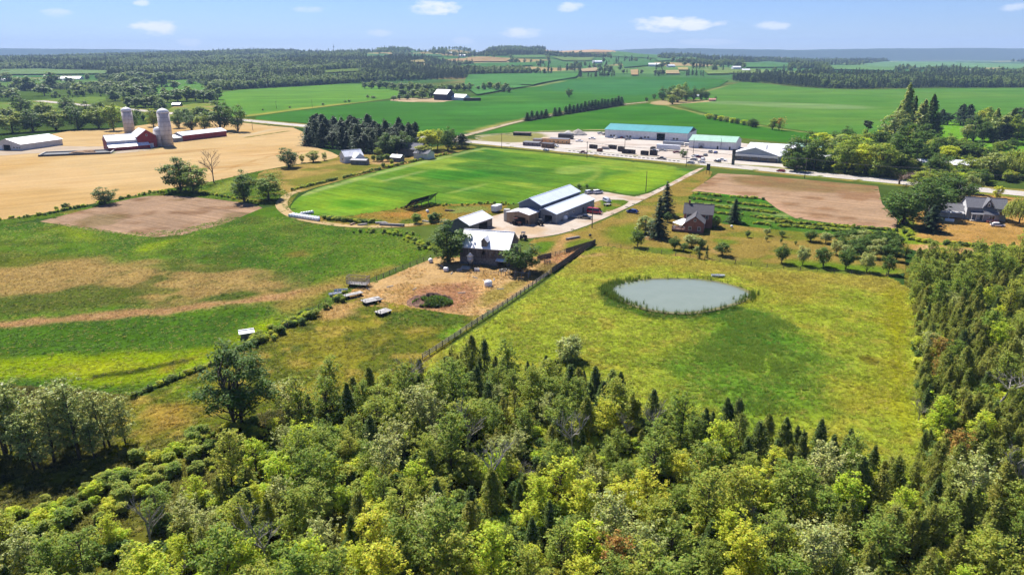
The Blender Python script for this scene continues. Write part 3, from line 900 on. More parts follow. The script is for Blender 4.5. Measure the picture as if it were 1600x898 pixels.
# patches of field on the hills
HILL = [("hill_wheat", [(690, 95.5), (735, 90.5), (760, 90), (800, 93.5), (790, 97.5), (720, 98)], (206, 176, 128)), ("hill_wheat", [(846, 80.4), (895, 79.2), (958, 79.4), (962, 83), (900, 83.4)], (232, 196, 150)),
        ("hill_pasture", [(715, 103.5), (770, 100), (830, 99), (832, 104), (760, 107)], (96, 150, 84)), ("hill_pasture", [(560, 88), (600, 84.5), (690, 86), (690, 90), (600, 92)], (104, 146, 96)),
        ("hill_wheat", [(640, 96.2), (662, 94.5), (664, 98.5), (644, 99)], (190, 178, 116)), ("hill_pasture", [(860, 90), (930, 90.5), (925, 95.5), (880, 96)], (138, 168, 96)),
        ("hill_pasture", [(800, 88), (850, 87), (855, 91.5), (805, 92)], (120, 160, 92)), ("hill_pasture", [(950, 84.5), (1010, 84), (1040, 88), (1020, 92), (960, 90)], (110, 158, 92)),
        ("hill_pasture", [(1020, 91.5), (1080, 91), (1090, 95), (1030, 97)], (112, 156, 96)), ("hill_pasture", [(970, 98), (1020, 96.5), (1025, 103), (975, 107)], (92, 146, 82)), ("hill_wheat", [(1058, 107), (1075, 106.8), (1075, 111), (1060, 111)], (206, 196, 130)),
        ("hill_pasture", [(1160, 99), (1200, 97), (1240, 100), (1230, 106), (1165, 107)], (104, 156, 90)), ("hill_wheat", [(1208, 90.3), (1229, 90), (1230, 93.5), (1208, 94)], (226, 190, 146)), ("hill_wheat", [(1268, 93.5), (1286, 93), (1286, 95.5), (1268, 96)], (222, 196, 156)),
        ("hill_pasture", [(1345, 102.5), (1410, 96.5), (1500, 99), (1640, 101), (1900, 102), (1900, 112), (1600, 110), (1450, 107), (1360, 106)], (130, 176, 120)), ("hill_wheat", [(1535, 108), (1562, 107), (1564, 111), (1538, 111.5)], (214, 196, 140)),
        ("hill_pasture", [(1290, 103.5), (1345, 103), (1400, 107), (1395, 112), (1300, 110)], (124, 168, 104)), ("hill_wheat", [(906, 110), (932, 107), (935, 113), (910, 114)], (212, 190, 150)), ("hill_wheat", [(985, 111), (997, 110), (997, 119), (986, 119)], (206, 180, 130)),
        ("hill_pasture", [(730, 118.5), (800, 117), (905, 117), (900, 122.5), (840, 133), (800, 140), (745, 150), (725, 135)], (100, 160, 84)), ("hill_pasture", [(0, 110), (60, 109), (170, 112), (165, 117), (0, 118)], (140, 172, 110)),
        ("hill_wheat", [(200, 107), (235, 105), (236, 108), (204, 110)], (206, 204, 140)), ("hill_pasture", [(-300, 125), (0, 124), (160, 128), (150, 136), (0, 138)], (122, 162, 86)), ("hill_pasture", [(420, 91.5), (480, 90), (484, 93), (424, 94.5)], (96, 132, 78)),
        ("hill_pasture", [(505, 112), (560, 109), (563, 113), (508, 116)], (122, 146, 70)), ("hill_pasture", [(1400, 96.2), (1600, 98), (1600, 100), (1420, 98)], (110, 150, 110)), ("hill_pasture", [(1100, 112), (1180, 112), (1185, 117), (1105, 117.5)], (140, 168, 90)),
        ("hill_wheat", [(1040, 112), (1060, 111.5), (1062, 117), (1040, 117)], (214, 196, 146))]
HILL_POLYS = []
for k, (nm, px, col) in enumerate(HILL):
    o = field(nm, px, GM_CROP(), alb(*col), [Pn(90, tuple(v * .8 for v in alb(*col)), .0, .4, .7, 300 + k)], res=22, z=2.2, smooth=0)
    HILL_POLYS.append(FIELDS[nm][0])

# ---------------------------------------------------------------- pond
POND_PX = [(946, 455), (964, 444), (1000, 438.5), (1050, 437), (1095, 438), (1130, 444), (1160, 453), (1174, 462), (1158, 471), (1142, 477), (1110, 485), (1078, 490), (1045, 489.5), (1010, 484), (985, 475), (963, 466)]
POND = chaikin(PX(POND_PX), 2)


def build_pond():
    m, nt, out = new_mat("pond_water")
    T = NT(nt)
    tc = T.n('ShaderNodeTexCoord').outputs['Object']
    nz = T.noise(tc, .25, 3)
    shal = T.n('ShaderNodeVertexColor', layer_name='Col').outputs[0]
    c = T.mix(nz, (.155, .185, .135, 1), (.195, .225, .17, 1))
    c = T.mix(T.n('ShaderNodeSeparateColor', {0: shal}).outputs[0], c, (.10, .11, .045, 1))
    bs = T.n('ShaderNodeBsdfPrincipled', {'Base Color': c, 'Roughness': .04, 'Specular IOR Level': .6, 'IOR': 1.33})
    b = T.n('ShaderNodeBump', {'Height': T.noise(tc, 1.6, 3), 'Strength': .05, 'Distance': .1})
    T.link(b.outputs[0], bs.inputs['Normal'])
    T.link(bs.outputs[0], out.inputs[0])
    z = .004 * _lvl[0] + .03
    cen = POND.mean(0)
    rings = [POND] + [cen + (POND - cen) * k_ for k_ in (.955, .90, .75, .45)]
    Vp = np.vstack([np.c_[r_, np.full(len(r_), z)] for r_ in rings] + [np.array([[cen[0], cen[1], z]])])
    n_ = len(POND)
    Fp = [(k_ * n_ + i, k_ * n_ + (i + 1) % n_, (k_ + 1) * n_ + (i + 1) % n_, (k_ + 1) * n_ + i) for k_ in range(4) for i in range(n_)]
    me = bpy.data.meshes.new("pond")
    me.from_pydata(Vp.tolist(), [], Fp + [(4 * n_ + i, 4 * n_ + (i + 1) % n_, 5 * n_) for i in range(n_)])
    sh_ = np.concatenate([np.full(n_, v_) for v_ in (.95, .45, .15, 0, 0)] + [np.zeros(1)])          # murky shallows
    sh_ = np.clip(sh_ * (1 + .8 * fbm(Vp[:, 0], Vp[:, 1], 6, 2, 3)), 0, 1)
    at_ = me.color_attributes.new("Col", 'FLOAT_COLOR', 'POINT')
    at_.data.foreach_set("color", np.repeat(sh_, 4).astype(np.float32))
    me.materials.append(m)
    me.update()
    tag(add_obj("pond", me), "grey-green farm pond fringed with cattails in the meadow", None, None, 'structure')
    # muddy bank: a raised rim that slopes into the water
    mud = plain("pond_mud", (.15, .145, .06), .9, .4, .6)
    n = len(POND)
    c0 = POND.mean(0)
    rim = MB()
    ring = []
    for x, y in POND:
        d = np.array([x, y]) - c0
        d /= np.linalg.norm(d)
        ring.append([(x - d[0] * .25, y - d[1] * .25, z - .02), (x + d[0] * .35, y + d[1] * .35, z + .16), (x + d[0] * 1.1, y + d[1] * 1.1, z - .03)])
    for i in range(n):
        a, b_ = ring[i], ring[(i + 1) % n]
        for k in range(2):
            rim.face([a[k], b_[k], b_[k + 1], a[k + 1]])
    tag(rim.build("pond_bank", mud), "muddy bank around the pond", None, None, 'structure')


build_pond()
# ================================================================== TREES
def leaf_mat(name, cols, trans=.35, var=.45, hue=.03, rough=.55, per_obj=.7):
    """leaves: each tree its own tone out of cols, each leaf a little different, light shines through"""
    if name in MATS: return MATS[name]
    m, nt, out = new_mat(name)
    T = NT(nt)
    oi = T.n('ShaderNodeObjectInfo').outputs['Random']
    geo = T.n('ShaderNodeNewGeometry').outputs['Random Per Island']
    rp = T.n('ShaderNodeValToRGB')
    rp.color_ramp.interpolation = 'LINEAR'
    while len(rp.color_ramp.elements) < len(cols): rp.color_ramp.elements.new(.5)
    for i, c in enumerate(cols):
        e = rp.color_ramp.elements[i]
        e.position = i / max(1, len(cols) - 1)
        e.color = (*c, 1)
    f = T.math('ADD', T.math('MULTIPLY', oi, per_obj), T.math('MULTIPLY', geo, 1 - per_obj))
    T.link(f, rp.inputs[0])
    g2 = T.math('FRACT', T.math('MULTIPLY', geo, 7.31))
    g3 = T.math('FRACT', T.math('MULTIPLY', geo, 23.7))
    h = T.n('ShaderNodeHueSaturation', {'Hue': T.n('ShaderNodeMapRange', {'Value': g2, 'To Min': .5 - hue, 'To Max': .5 + hue}).outputs[0],
                                        'Saturation': 1.0, 'Value': T.n('ShaderNodeMapRange', {'Value': g3, 'To Min': 1 - var, 'To Max': 1 + var}).outputs[0], 'Color': rp.outputs[0]})
    bs = T.n('ShaderNodeBsdfPrincipled', {'Base Color': h.outputs[0], 'Roughness': rough, 'Specular IOR Level': .12})
    tl = T.n('ShaderNodeBsdfTranslucent', {'Color': T.mix(1.0, h.outputs[0], (1.5, 1.45, .75, 1), 'MULTIPLY')})
    mx = T.n('ShaderNodeMixShader', {0: trans, 1: bs.outputs[0], 2: tl.outputs[0]})
    T.link(mx.outputs[0], out.inputs[0])
    MATS[name] = m
    return m


BARK = plain("bark", (.10, .08, .06), .9, .4, 3, bump=.5)
PALEBARK = plain("pale_bark", (.34, .31, .27), .9, .35, 3)
LM = {
    'broad': leaf_mat("broad_leaves", [(.15, .23, .04), (.20, .285, .042), (.24, .30, .06), (.27, .33, .055), (.34, .37, .06), (.40, .40, .065)], .45, .33),
    'dark': leaf_mat("dark_leaves", [(0.076, 0.138, 0.026), (0.097, 0.165, 0.033), (0.123, 0.199, 0.040)], .38),
    'lime': leaf_mat("lime_leaves", [(0.344, 0.469, 0.040), (0.453, 0.513, 0.053), (0.516, 0.499, 0.061)], .48, .33),
    'pale': leaf_mat("silvery_leaves", [(0.318, 0.363, 0.114), (0.409, 0.424, 0.153)], .35, rough=.4),
    'aspen': leaf_mat("aspen_leaves", [(0.235, 0.292, 0.091), (0.309, 0.355, 0.119), (0.381, 0.400, 0.140)], .35, rough=.4),
    'cedar': leaf_mat("cedar_sprays", [(.16, .205, .036), (.205, .245, .042), (.24, .26, .047), (.265, .255, .052)], .3, .4),
    'darkcedar': leaf_mat("dark_cedar_sprays", [(0.077, 0.121, 0.028), (0.103, 0.155, 0.033), (0.138, 0.173, 0.039)], .2, .4),
    'spruce': leaf_mat("spruce_needles", [(0.040, 0.068, 0.029), (0.053, 0.086, 0.037), (0.073, 0.106, 0.047)], .15, .4),
    'willow': leaf_mat("willow_leaves", [(0.266, 0.327, 0.073), (0.327, 0.363, 0.091)], .42),
    'rust': leaf_mat("turning_leaves", [(0.336, 0.252, 0.050), (0.384, 0.228, 0.066)], .42),
    'far': leaf_mat("far_leaves", [(0.091, 0.154, 0.047), (0.118, 0.190, 0.052), (0.155, 0.224, 0.062), (0.218, 0.266, 0.077)], .35, .35),
    'farconifer': leaf_mat("far_needles", [(0.072, 0.111, 0.047), (0.099, 0.146, 0.058)], .2, .35),
}


def unit(v):
    return v / (np.linalg.norm(v, axis=-1, keepdims=True) + 1e-9)


def cards(C, Nn, U, S, asp, bend=.18):
    """leaf diamonds: centre C, normal Nn, long axis U, half length S"""
    n = len(C)
    U = unit(U - Nn * (U * Nn).sum(1, keepdims=True))
    W = np.cross(Nn, U)
    S = S[:, None]
    a = C - U * S
    b = C + W * S * asp + Nn * S * bend
    c = C + U * S
    d = C - W * S * asp + Nn * S * bend
    V = np.stack([a, b, c, d], 1).reshape(-1, 3)
    F = np.arange(n * 4).reshape(n, 4)
    return V, F


def rdir(rg, n):
    return unit(rg.normal(size=(n, 3)))


def tree_broad(seed, h=10., r=3., base=.2, clumps=34, per=95, leaf=.26, mat='broad', bark=BARK, rc=(.20, .40), spread=.80, up=.85, trunks=1, gap=0.0, droop=0.0):
    rg = np.random.default_rng(seed)
    zb = h * base
    hc = (h - zb) / 2
    zc = zb + hc
    cen = []
    tries = 0
    while len(cen) < clumps and tries < clumps * 40:
        tries += 1
        d = rdir(rg, 1)[0]
        k = rg.uniform(.2, 1) ** .42 * (.9 if d[2] < 0 else 1.0)
        p = d * k * spread
        # uneven crown: lobes reach different distances
        p *= 1 + .28 * math.sin(2.3 * math.atan2(d[1], d[0]) + seed) * math.cos(3 * d[2] + seed)
        if all(np.linalg.norm(p - q) > (.20 if clumps > 20 else .3) for q in cen):
            cen.append(p)
    cen = np.array(cen)
    C, N, U, S = [], [], [], []
    tb = MB()
    lean = rg.normal(size=2) * h * .02
    tops = []
    for t in range(trunks):
        off = rg.normal(size=2) * r * .35 if trunks > 1 else np.zeros(2)
        b0 = rg.normal(size=2) * r * .1 if trunks > 1 else np.zeros(2)
        path = [(b0[0], b0[1], -.15)] + [(b0[0] + (off[0] + lean[0]) * s + rg.normal() * .03 * h * s * .4, b0[1] + (off[1] + lean[1]) * s + rg.normal() * .03 * h * s * .4, h * .88 * s) for s in (.15, .35, .55, .75, 1)]
        r0 = h * (.022 if trunks == 1 else .014)
        tb.tube(path, [r0 * 1.25, r0, r0 * .8, r0 * .6, r0 * .38, r0 * .12], 7)
        tops.append(path)
    for i, p in enumerate(cen):
        P = np.array([p[0] * r, p[1] * r, zc + p[2] * hc])
        q = rg.uniform(*rc) * r * (.85 + .3 * rg.random())
        if rg.random() < gap: continue
        path = tops[i % trunks]
        zs = min(max(P[2] - abs(rg.normal()) * .25 * h - .3 * np.hypot(P[0], P[1]), zb * .6), h * .8)
        s = zs / (h * .88)
        k = min(4, int(s * 4))
        o = np.array(path[min(k + 1, 5)])
        o = np.array([o[0], o[1], zs])
        mid = (o + P) / 2 + np.array([0, 0, -.06 * h * rg.random()])
        lr = h * .007
        tb.tube([tuple(o), tuple(mid), tuple(P)], [lr, lr * .7, lr * .25], 4, False)
        n = int(per * (q / (r * .34)) ** 2 * rg.uniform(.7, 1.2))
        d = rdir(rg, n)
        d[:, 2] = np.where((d[:, 2] < -.25) & (rg.random(n) < .5), -d[:, 2], d[:, 2])
        rad = q * (rg.random(n) ** .5) * np.where(rg.random(n) < .22, rg.uniform(1.0, 1.45, n), 1.0)
        pos = P + d * rad[:, None] * np.array([1.05, 1.05, .78])
        pos[:, 2] -= droop * rg.random(n) * q
        C.append(pos)
        N.append(unit(d * .4 + rdir(rg, n) * .6 + np.array([0, 0, up])))
        u = rdir(rg, n)
        u[:, 2] -= droop * 2
        U.append(u)
        S.append(leaf * rg.uniform(.6, 1.25, n))
    V, F = cards(np.vstack(C), np.vstack(N), np.vstack(U), np.concatenate(S), .62)
    return tb.mesh("trunk", bark, True), np_mesh("crown", V, F, LM[mat])


def tree_airy(seed, h=9., r=2.4, base=.1, branches=34, leaf=.17, mat='broad', bark=BARK, per=15, rise=(.45, 1.2), top=.75, spray=.42, trunks=1, belly=.45):
    """open feathery crown: rising branches set with sprays of small leaves"""
    rg = np.random.default_rng(seed)
    tb = MB()
    C, N, U, S = [], [], [], []
    for t in range(trunks):
        b0 = rg.normal(size=2) * r * .18 * (trunks > 1)
        ln = rg.normal(size=2) * r * (.4 if trunks > 1 else .12)
        ht = h * (1 if t == 0 else rg.uniform(.75, .95))
        axis = lambda s: np.array([b0[0] + ln[0] * s, b0[1] + ln[1] * s, ht * s])
        tb.tube([tuple(axis(s) + np.array([0, 0, -.15 if s == 0 else 0])) for s in (0, .25, .5, .75, .97)], [h * .017, h * .014, h * .010, h * .006, h * .002], 6)
        nb = branches // trunks
        for i in range(nb):
            s0 = base + (.96 - base) * (i + rg.random()) / nb
            a = i * 2.4 + rg.normal(0, .4)
            prof = math.sin(math.pi * min(1, (s0 - base) / (1 - base) * .8 + .22)) ** belly
            L = r * prof * rg.uniform(.65, 1.2) * (1 - .45 * max(0, s0 - top) / (1 - top))
            up = rg.uniform(*rise)
            d = np.array([math.cos(a), math.sin(a), up])
            o = axis(s0)
            ns = max(3, int(L / .42))
            pts = [o + d * L * f + np.array([0, 0, .12 * L * f * f]) for f in np.linspace(0, 1, 4)]
            tb.tube([tuple(p) for p in pts], [h * .005, h * .004, h * .0025, h * .001], 4, False)
            for f in np.linspace(.25, 1.05, ns):
                c = o + d * L * f + rg.normal(0, .16 * L * f + .06, 3)
                n = max(5, int(per * rg.uniform(.6, 1.3)))
                q = spray * rg.uniform(.7, 1.3)
                dv = rdir(rg, n)
                C.append(c + dv * (q * rg.random(n) ** .5)[:, None] * np.array([1.1, 1.1, .75]))
                N.append(unit(dv * .35 + rdir(rg, n) * .6 + np.array([0, 0, .85])))
                U.append(rdir(rg, n))
                S.append(leaf * rg.uniform(.65, 1.35, n))
    V, F = cards(np.vstack(C), np.vstack(N), np.vstack(U), np.concatenate(S), .6)
    return tb.mesh("trunk", bark, True), np_mesh("crown", V, F, LM[mat])


def tree_cone(seed, h=7., r=1.5, n=1500, leaf=.24, mat='cedar', power=.8, base=.04, tips=1, asp=.4, upright=1.0, bark=BARK, ragged=.25):
    """cedar: upright sprays in a narrow cone, one or several tips"""
    rg = np.random.default_rng(seed)
    C, N, U, S = [], [], [], []
    tb = MB()
    for t in range(tips):
        o = np.array([0., 0.]) if t == 0 else rg.normal(size=2) * r * .55
        hh = h * (1 if t == 0 else rg.uniform(.6, .9))
        rr = r * (1 if t == 0 else rg.uniform(.5, .75))
        tb.tube([(o[0], o[1], -.1), (o[0], o[1], hh * .5), (o[0], o[1], hh * .96)], [hh * .018, hh * .012, hh * .003], 6)
        m = int(n / tips)
        nb = max(24, m // 14)
        sh = rg.random(nb) ** .75                                      # boughs
        ang = rg.uniform(0, 2 * math.pi, nb)
        wob = 1 + ragged * np.sin(ang * 3 + seed) + rg.normal(0, ragged * .6, nb)
        k = rg.integers(0, nb, m)
        zz = (base + (1 - base) * sh[k]) * hh
        ro = rr * (1 - sh[k]) ** power * wob[k] + .05 * rr
        f = rg.random(m) ** .5
        a = ang[k] + rg.normal(0, .28, m)
        pos = np.stack([o[0] + np.cos(a) * ro * f, o[1] + np.sin(a) * ro * f, zz + (f - .5) * .22 * rr + rg.normal(0, .035 * hh, m) * .8], 1)
        out = np.stack([np.cos(a), np.sin(a), np.zeros(m)], 1)
        C.append(pos)
        U.append(unit(out * .55 + np.array([0, 0, upright]) + rdir(rg, m) * .45))
        N.append(unit(out * .35 + rdir(rg, m) * .65 + np.array([0, 0, .7])))
        S.append(leaf * rg.uniform(.6, 1.3, m))
    V, F = cards(np.vstack(C), np.vstack(N), np.vstack(U), np.concatenate(S), asp)
    return tb.mesh("trunk", bark, True), np_mesh("crown", V, F, LM[mat])


def tree_spruce(seed, h=12., r=2.8, levels=24, leaf=.5, mat='spruce', base=.06, per=9, droop=.35, ragged=.15):
    rg = np.random.default_rng(seed)
    tb = MB()
    tb.tube([(0, 0, -.1), (0, 0, h * .5), (0, 0, h * .98)], [h * .02, h * .013, h * .002], 7)
    C, N, U, S = [], [], [], []
    for i in range(levels):
        s = (i + .5 * rg.random()) / levels
        z = h * (base + (1 - base) * s)
        L = r * (1 - s) ** .85 * (1 + rg.normal(0, ragged)) + .12 * r * (1 - s) + .05
        nb = max(4, int(per * (1 - s * .5)))
        a0 = rg.uniform(0, 6.28)
        for k in range(nb):
            a = a0 + 2 * math.pi * k / nb + rg.normal(0, .18)
            Lk = L * rg.uniform(.75, 1.12)
            m = max(3, int(Lk / (leaf * .42)))
            f = (np.arange(m) + rg.random(m)) / m
            dirv = np.array([math.cos(a), math.sin(a), 0])
            side = np.array([-math.sin(a), math.cos(a), 0])
            sz = leaf * (1.05 - .45 * f)
            pos = np.array([0, 0, z]) + dirv * (f * Lk)[:, None] + np.array([0, 0, -1]) * (droop * Lk * (f ** 1.3) - .12 * Lk * np.maximum(0, f - .75) * 3)[:, None]
            pos = pos + side * (rg.normal(0, .16, m) * sz)[:, None]
            for sg in (-1, 1):
                C.append(pos + side * sg * (sz * .35)[:, None] - np.array([0, 0, .12]) * sz[:, None])
                U.append(np.tile(dirv * .8 + side * sg * .75, (m, 1)) + rdir(rg, m) * .2)
                N.append(unit(np.tile(np.array([0, 0, 1.]) + side * sg * .5 + dirv * .25, (m, 1)) + rdir(rg, m) * .35))
                S.append(sz * rg.uniform(.7, 1.15, m))
    V, F = cards(np.vstack(C), np.vstack(N), np.vstack(U), np.concatenate(S), .42)
    return tb.mesh("trunk", BARK, True), np_mesh("crown", V, F, LM[mat])


def tree_bare(seed, h=10., bark=PALEBARK, fine=3, wide=.42):
    """dead or leafless: trunk part and a twig crown"""
    rg = random.Random(seed)
    tb, cb = MB(), MB()

    def grow(p, d, L, rad, lvl):
        path = [p]
        q = Vector(p)
        dd = Vector(d)
        for i in range(3):
            dd = (dd + Vector((rg.gauss(0, .12), rg.gauss(0, .12), rg.gauss(.03, .06)))).normalized()
            q = q + dd * L / 3
            path.append(tuple(q))
        (tb if lvl == 0 else cb).tube(path, [rad, rad * .85, rad * .7, rad * .45], 5 if lvl < 2 else 3, False)
        if lvl >= fine: return
        for k in range(5 if lvl < 2 else 4):
            s = rg.uniform(.35, 1)
            i = min(2, int(s * 3))
            b = Vector(path[i]).lerp(Vector(path[i + 1]), s * 3 - i)
            a = rg.uniform(0, 6.28)
            nd = (dd + Vector((math.cos(a), math.sin(a), rg.uniform(-.1, .5))) * (wide * 2)).normalized()
            grow(tuple(b), nd, L * rg.uniform(.45, .7), rad * .5, lvl + 1)
    grow((0, 0, -.1), (0, 0, 1), h * .55, h * .02, 0)
    return tb.mesh("trunk", bark, True), cb.mesh("crown", bark, False)


def tree_willow(seed, h=12., r=6., mat='willow', strands=260, leaf=.34):
    rg = np.random.default_rng(seed)
    tr, _ = tree_broad(seed, h, r * .8, .15, 20, 10, .3)
    bpy.data.meshes.remove(_)
    C, U, S, N = [], [], [], []
    for i in range(strands):
        d = rdir(rg, 1)[0]
        d[2] = abs(d[2]) * .9 + .05
        k = rg.uniform(.45, 1) ** .6
        p = np.array([d[0] * r * k, d[1] * r * k, h * .5 + d[2] * h * .48 * k])
        L = rg.uniform(.25, .62) * p[2]
        m = int(L / (leaf * .55)) + 3
        f = np.linspace(0, 1, m)
        pos = p - np.array([0, 0, 1]) * (f * L)[:, None] + np.array([d[0], d[1], 0]) * (np.sin(f * 1.6) * .12 * r)[:, None] + rg.normal(0, .14, (m, 3))
        C.append(pos)
        U.append(np.tile([0, 0, -1.], (m, 1)) + rdir(rg, m) * .35)
        N.append(unit(np.tile([d[0], d[1], .25], (m, 1)) + rdir(rg, m) * .7))
        S.append(leaf * rg.uniform(.7, 1.3, m))
    V, F = cards(np.vstack(C), np.vstack(N), np.vstack(U), np.concatenate(S), .45)
    return tr, np_mesh("crown", V, F, LM[mat])


SPEC = {}


def spec(kind, nominal, width, protos):
    SPEC[kind] = (nominal, width, protos)


B = tree_broad
# foreground, seen from 70 to 130 m
A = tree_airy
spec('maple', 8.5, 5.6, [A(11, 8.5, 2.7, .08, 46, .17, per=17, spray=.5, rise=(.3, .9)), B(12, 8.5, 2.8, .08, 52, 70, .19, rc=(.14, .34), spread=.9), A(13, 8.5, 2.8, .08, 44, .17, per=17, spray=.52, rise=(.3, 1.0), trunks=2), B(14, 8.5, 2.7, .08, 56, 65, .19, rc=(.14, .32), spread=.92), A(15, 8.5, 2.6, .06, 50, .16, per=17, spray=.46)])
spec('poplar', 11., 4.8, [A(21, 11, 2.3, .1, 52, .17, per=16, spray=.46, rise=(.7, 1.7)), A(22, 11, 2.2, .1, 48, .17, per=17, spray=.48, rise=(.6, 1.5), trunks=2), A(23, 11, 2.5, .12, 50, .17, per=15, spray=.45, rise=(.5, 1.3)), A(24, 11, 2.3, .1, 48, .16, per=17, spray=.44, rise=(.7, 1.6), trunks=3)])
spec('limetree', 8.5, 5.2, [A(31, 8.5, 2.5, .08, 46, .17, 'lime', per=17, spray=.48), A(32, 8.5, 2.5, .08, 44, .17, 'lime', per=17, spray=.5, trunks=2), B(33, 8.5, 2.5, .08, 50, 65, .19, 'lime', rc=(.14, .32), spread=.9)])
spec('ash', 9.5, 5.2, [A(41, 9.5, 2.5, .1, 46, .17, 'pale', PALEBARK, per=15, spray=.46, rise=(.6, 1.4)), A(42, 9.5, 2.5, .1, 46, .17, 'pale', PALEBARK, per=15, spray=.46, rise=(.6, 1.4), trunks=2)])
spec('rusty', 7., 4.2, [A(45, 7, 2.0, .1, 36, .16, 'rust', per=16)])
spec('cedar', 7., 3.6, [tree_cone(51, 7, 1.8, 4200, .17, power=.6), tree_cone(52, 7, 1.8, 4200, .17, tips=2, power=.6), tree_cone(53, 7, 1.9, 4600, .17, tips=3, power=.55), tree_cone(54, 7, 1.7, 3900, .17, power=.5, ragged=.35), tree_cone(55, 7, 1.9, 4400, .17, tips=4, power=.55, ragged=.35)])
spec('darkcedar', 7., 3.2, [tree_cone(56, 7, 1.6, 3600, .17, 'darkcedar', power=.65), tree_cone(57, 7, 1.5, 3600, .17, 'darkcedar', tips=2, power=.65), tree_cone(58, 7, 1.7, 3600, .17, 'darkcedar', power=.55, ragged=.35)])
spec('dead', 9., 5., [tree_bare(61, 9), tree_bare(62, 9), tree_bare(63, 9, wide=.3)])
spec('cottonwood', 15., 11., [B(71, 15, 5.4, .18, 70, 420, .2, 'dark', rc=(.12, .26), spread=.95, trunks=2, droop=.7)])
spec('aspen', 11., 5.0, [A(81, 11, 2.3, .10, 52, .18, 'aspen', per=17, spray=.5, trunks=2), A(82, 11, 2.5, .08, 52, .18, 'aspen', per=17, spray=.5), A(83, 11, 2.3, .12, 48, .18, 'aspen', per=18, spray=.5, trunks=3)])
spec('willowshrub', 4., 5.0, [B(91, 4, 2.5, .02, 26, 110, .2, 'pale', rc=(.28, .42), droop=.5)])
# 180 to 600 m off
spec('oak', 14., 11., [B(101, 14, 5.2, .0, 44, 110, .36, 'dark', rc=(.18, .38), spread=.84), B(102, 14, 5.4, .01, 46, 105, .36, 'dark', rc=(.18, .36), spread=.86), B(103, 14, 5., .0, 42, 115, .35, 'dark', rc=(.18, .38), spread=.85)])
spec('yardtree', 12., 9., [B(111, 12, 4.4, .0, 42, 105, .33, rc=(.18, .38), spread=.85), B(112, 12, 4.4, .0, 44, 105, .33, rc=(.18, .36), spread=.86), B(113, 12, 4.2, .02, 40, 110, .33, rc=(.18, .38), spread=.85)])
spec('palelime', 11., 8., [B(116, 11, 4, .0, 40, 105, .33, 'lime', rc=(.18, .36), spread=.85)])
spec('silver', 12., 8.4, [B(118, 12, 4.2, .0, 42, 105, .33, 'aspen', rc=(.18, .36), spread=.85), B(119, 12, 4.2, .0, 40, 105, .33, 'dark', rc=(.18, .36), spread=.85)])
spec('apple', 4.6, 4.6, [B(121, 4.6, 2.3, .1, 34, 80, .17, 'dark', rc=(.22, .4), droop=.2), B(122, 4.6, 2.3, .1, 32, 80, .17, 'dark', rc=(.22, .4)), B(123, 4.6, 2.2, .1, 34, 80, .17, 'aspen', rc=(.22, .4))])
spec('bush', 2.4, 3., [B(131, 2.4, 1.5, .0, 14, 60, .2, 'broad', rc=(.35, .5)), B(132, 2.4, 1.5, .0, 14, 60, .2, 'dark', rc=(.35, .5))])
spec('spruce', 14., 6.2, [tree_spruce(141, 14, 3.1), tree_spruce(142, 14, 3.1, ragged=.22), tree_spruce(143, 14, 3.0, droop=.45)])
spec('rowspruce', 12., 5., [tree_spruce(146, 12, 2.9, 16, .8, per=9, base=.0), tree_spruce(147, 12, 2.9, 16, .8, per=9, ragged=.25, base=.0)])
spec('pine', 15., 7., [tree_cone(151, 15, 3.6, 3200, .42, 'spruce', .5, .02, upright=.3, ragged=.35), tree_cone(152, 15, 3.4, 3200, .42, 'spruce', .6, .02, upright=.3, ragged=.4), B(153, 15, 3.4, .03, 44, 80, .38, 'spruce', rc=(.2, .36), spread=.9)])
spec('cypress', 4., 1.1, [tree_cone(156, 4, .5, 800, .14, 'darkcedar', power=.45)])
spec('larch', 15., 5., [tree_cone(161, 15, 2.5, 2600, .45, 'aspen', .75, .1, upright=.2, ragged=.4), tree_cone(162, 15, 2.5, 2600, .45, 'darkcedar', .75, .1, upright=.2, ragged=.4)])
spec('weeper', 12., 13., [tree_willow(171), tree_willow(172)])
spec('deadtall', 14., 9., [tree_bare(181, 14, plain("brown_twigs", (.22, .15, .11), .9), 4, .34)])
spec('deadpine', 18., 5., [B(185, 18, 2.6, .62, 9, 60, .5, 'spruce', rc=(.3, .45), spread=.8)])
# beyond 600 m
spec('farbroad', 14., 11., [B(201, 14, 5.6, .02, 14, 22, 1.15, 'far', rc=(.36, .5)), B(202, 14, 5.6, .02, 13, 22, 1.15, 'far', rc=(.36, .52)), B(203, 14, 5.4, .02, 15, 20, 1.15, 'far', rc=(.34, .5)), B(204, 14, 5.2, .02, 12, 22, 1.1, 'far', rc=(.36, .55))])
spec('farconifer', 15., 7., [tree_cone(211, 15, 3.4, 320, 1.1, 'farconifer', .75, .02), tree_cone(212, 15, 3.2, 320, 1.1, 'farconifer', .7, .02)])
_tc = {}


def plant(kind, x, y, h, label, cat='tree', group=None, name=None, w=None, z=None, rz=None):
    """one tree: an Empty at its foot with trunk and crown under it; copies share mesh data"""
    nom, nw, protos = SPEC[kind]
    k = _tc.get(kind, 0)
    _tc[kind] = k + 1
    tr, cr = protos[k % len(protos)]
    s = h / nom
    sw = s if w is None else w / nw
    o = thing(name or (kind + '_tree'), label, cat, (x, y, float(hz(x, y)) if z is None else z), random.uniform(0, 6.28) if rz is None else rz, group)
    o.scale = (sw, sw, s)
    add_obj("trunk", tr, o)
    add_obj("crown", cr, o)
    return o


def plant_px(kind, px, py, hpx, label, wpx=None, **kw):
    x, y, z = G(px, py)
    m = m_per_px(px, py)
    return plant(kind, x, y, hpx * m * 1.02, label, w=None if wpx is None else wpx * m * 1.14, z=z, **kw)


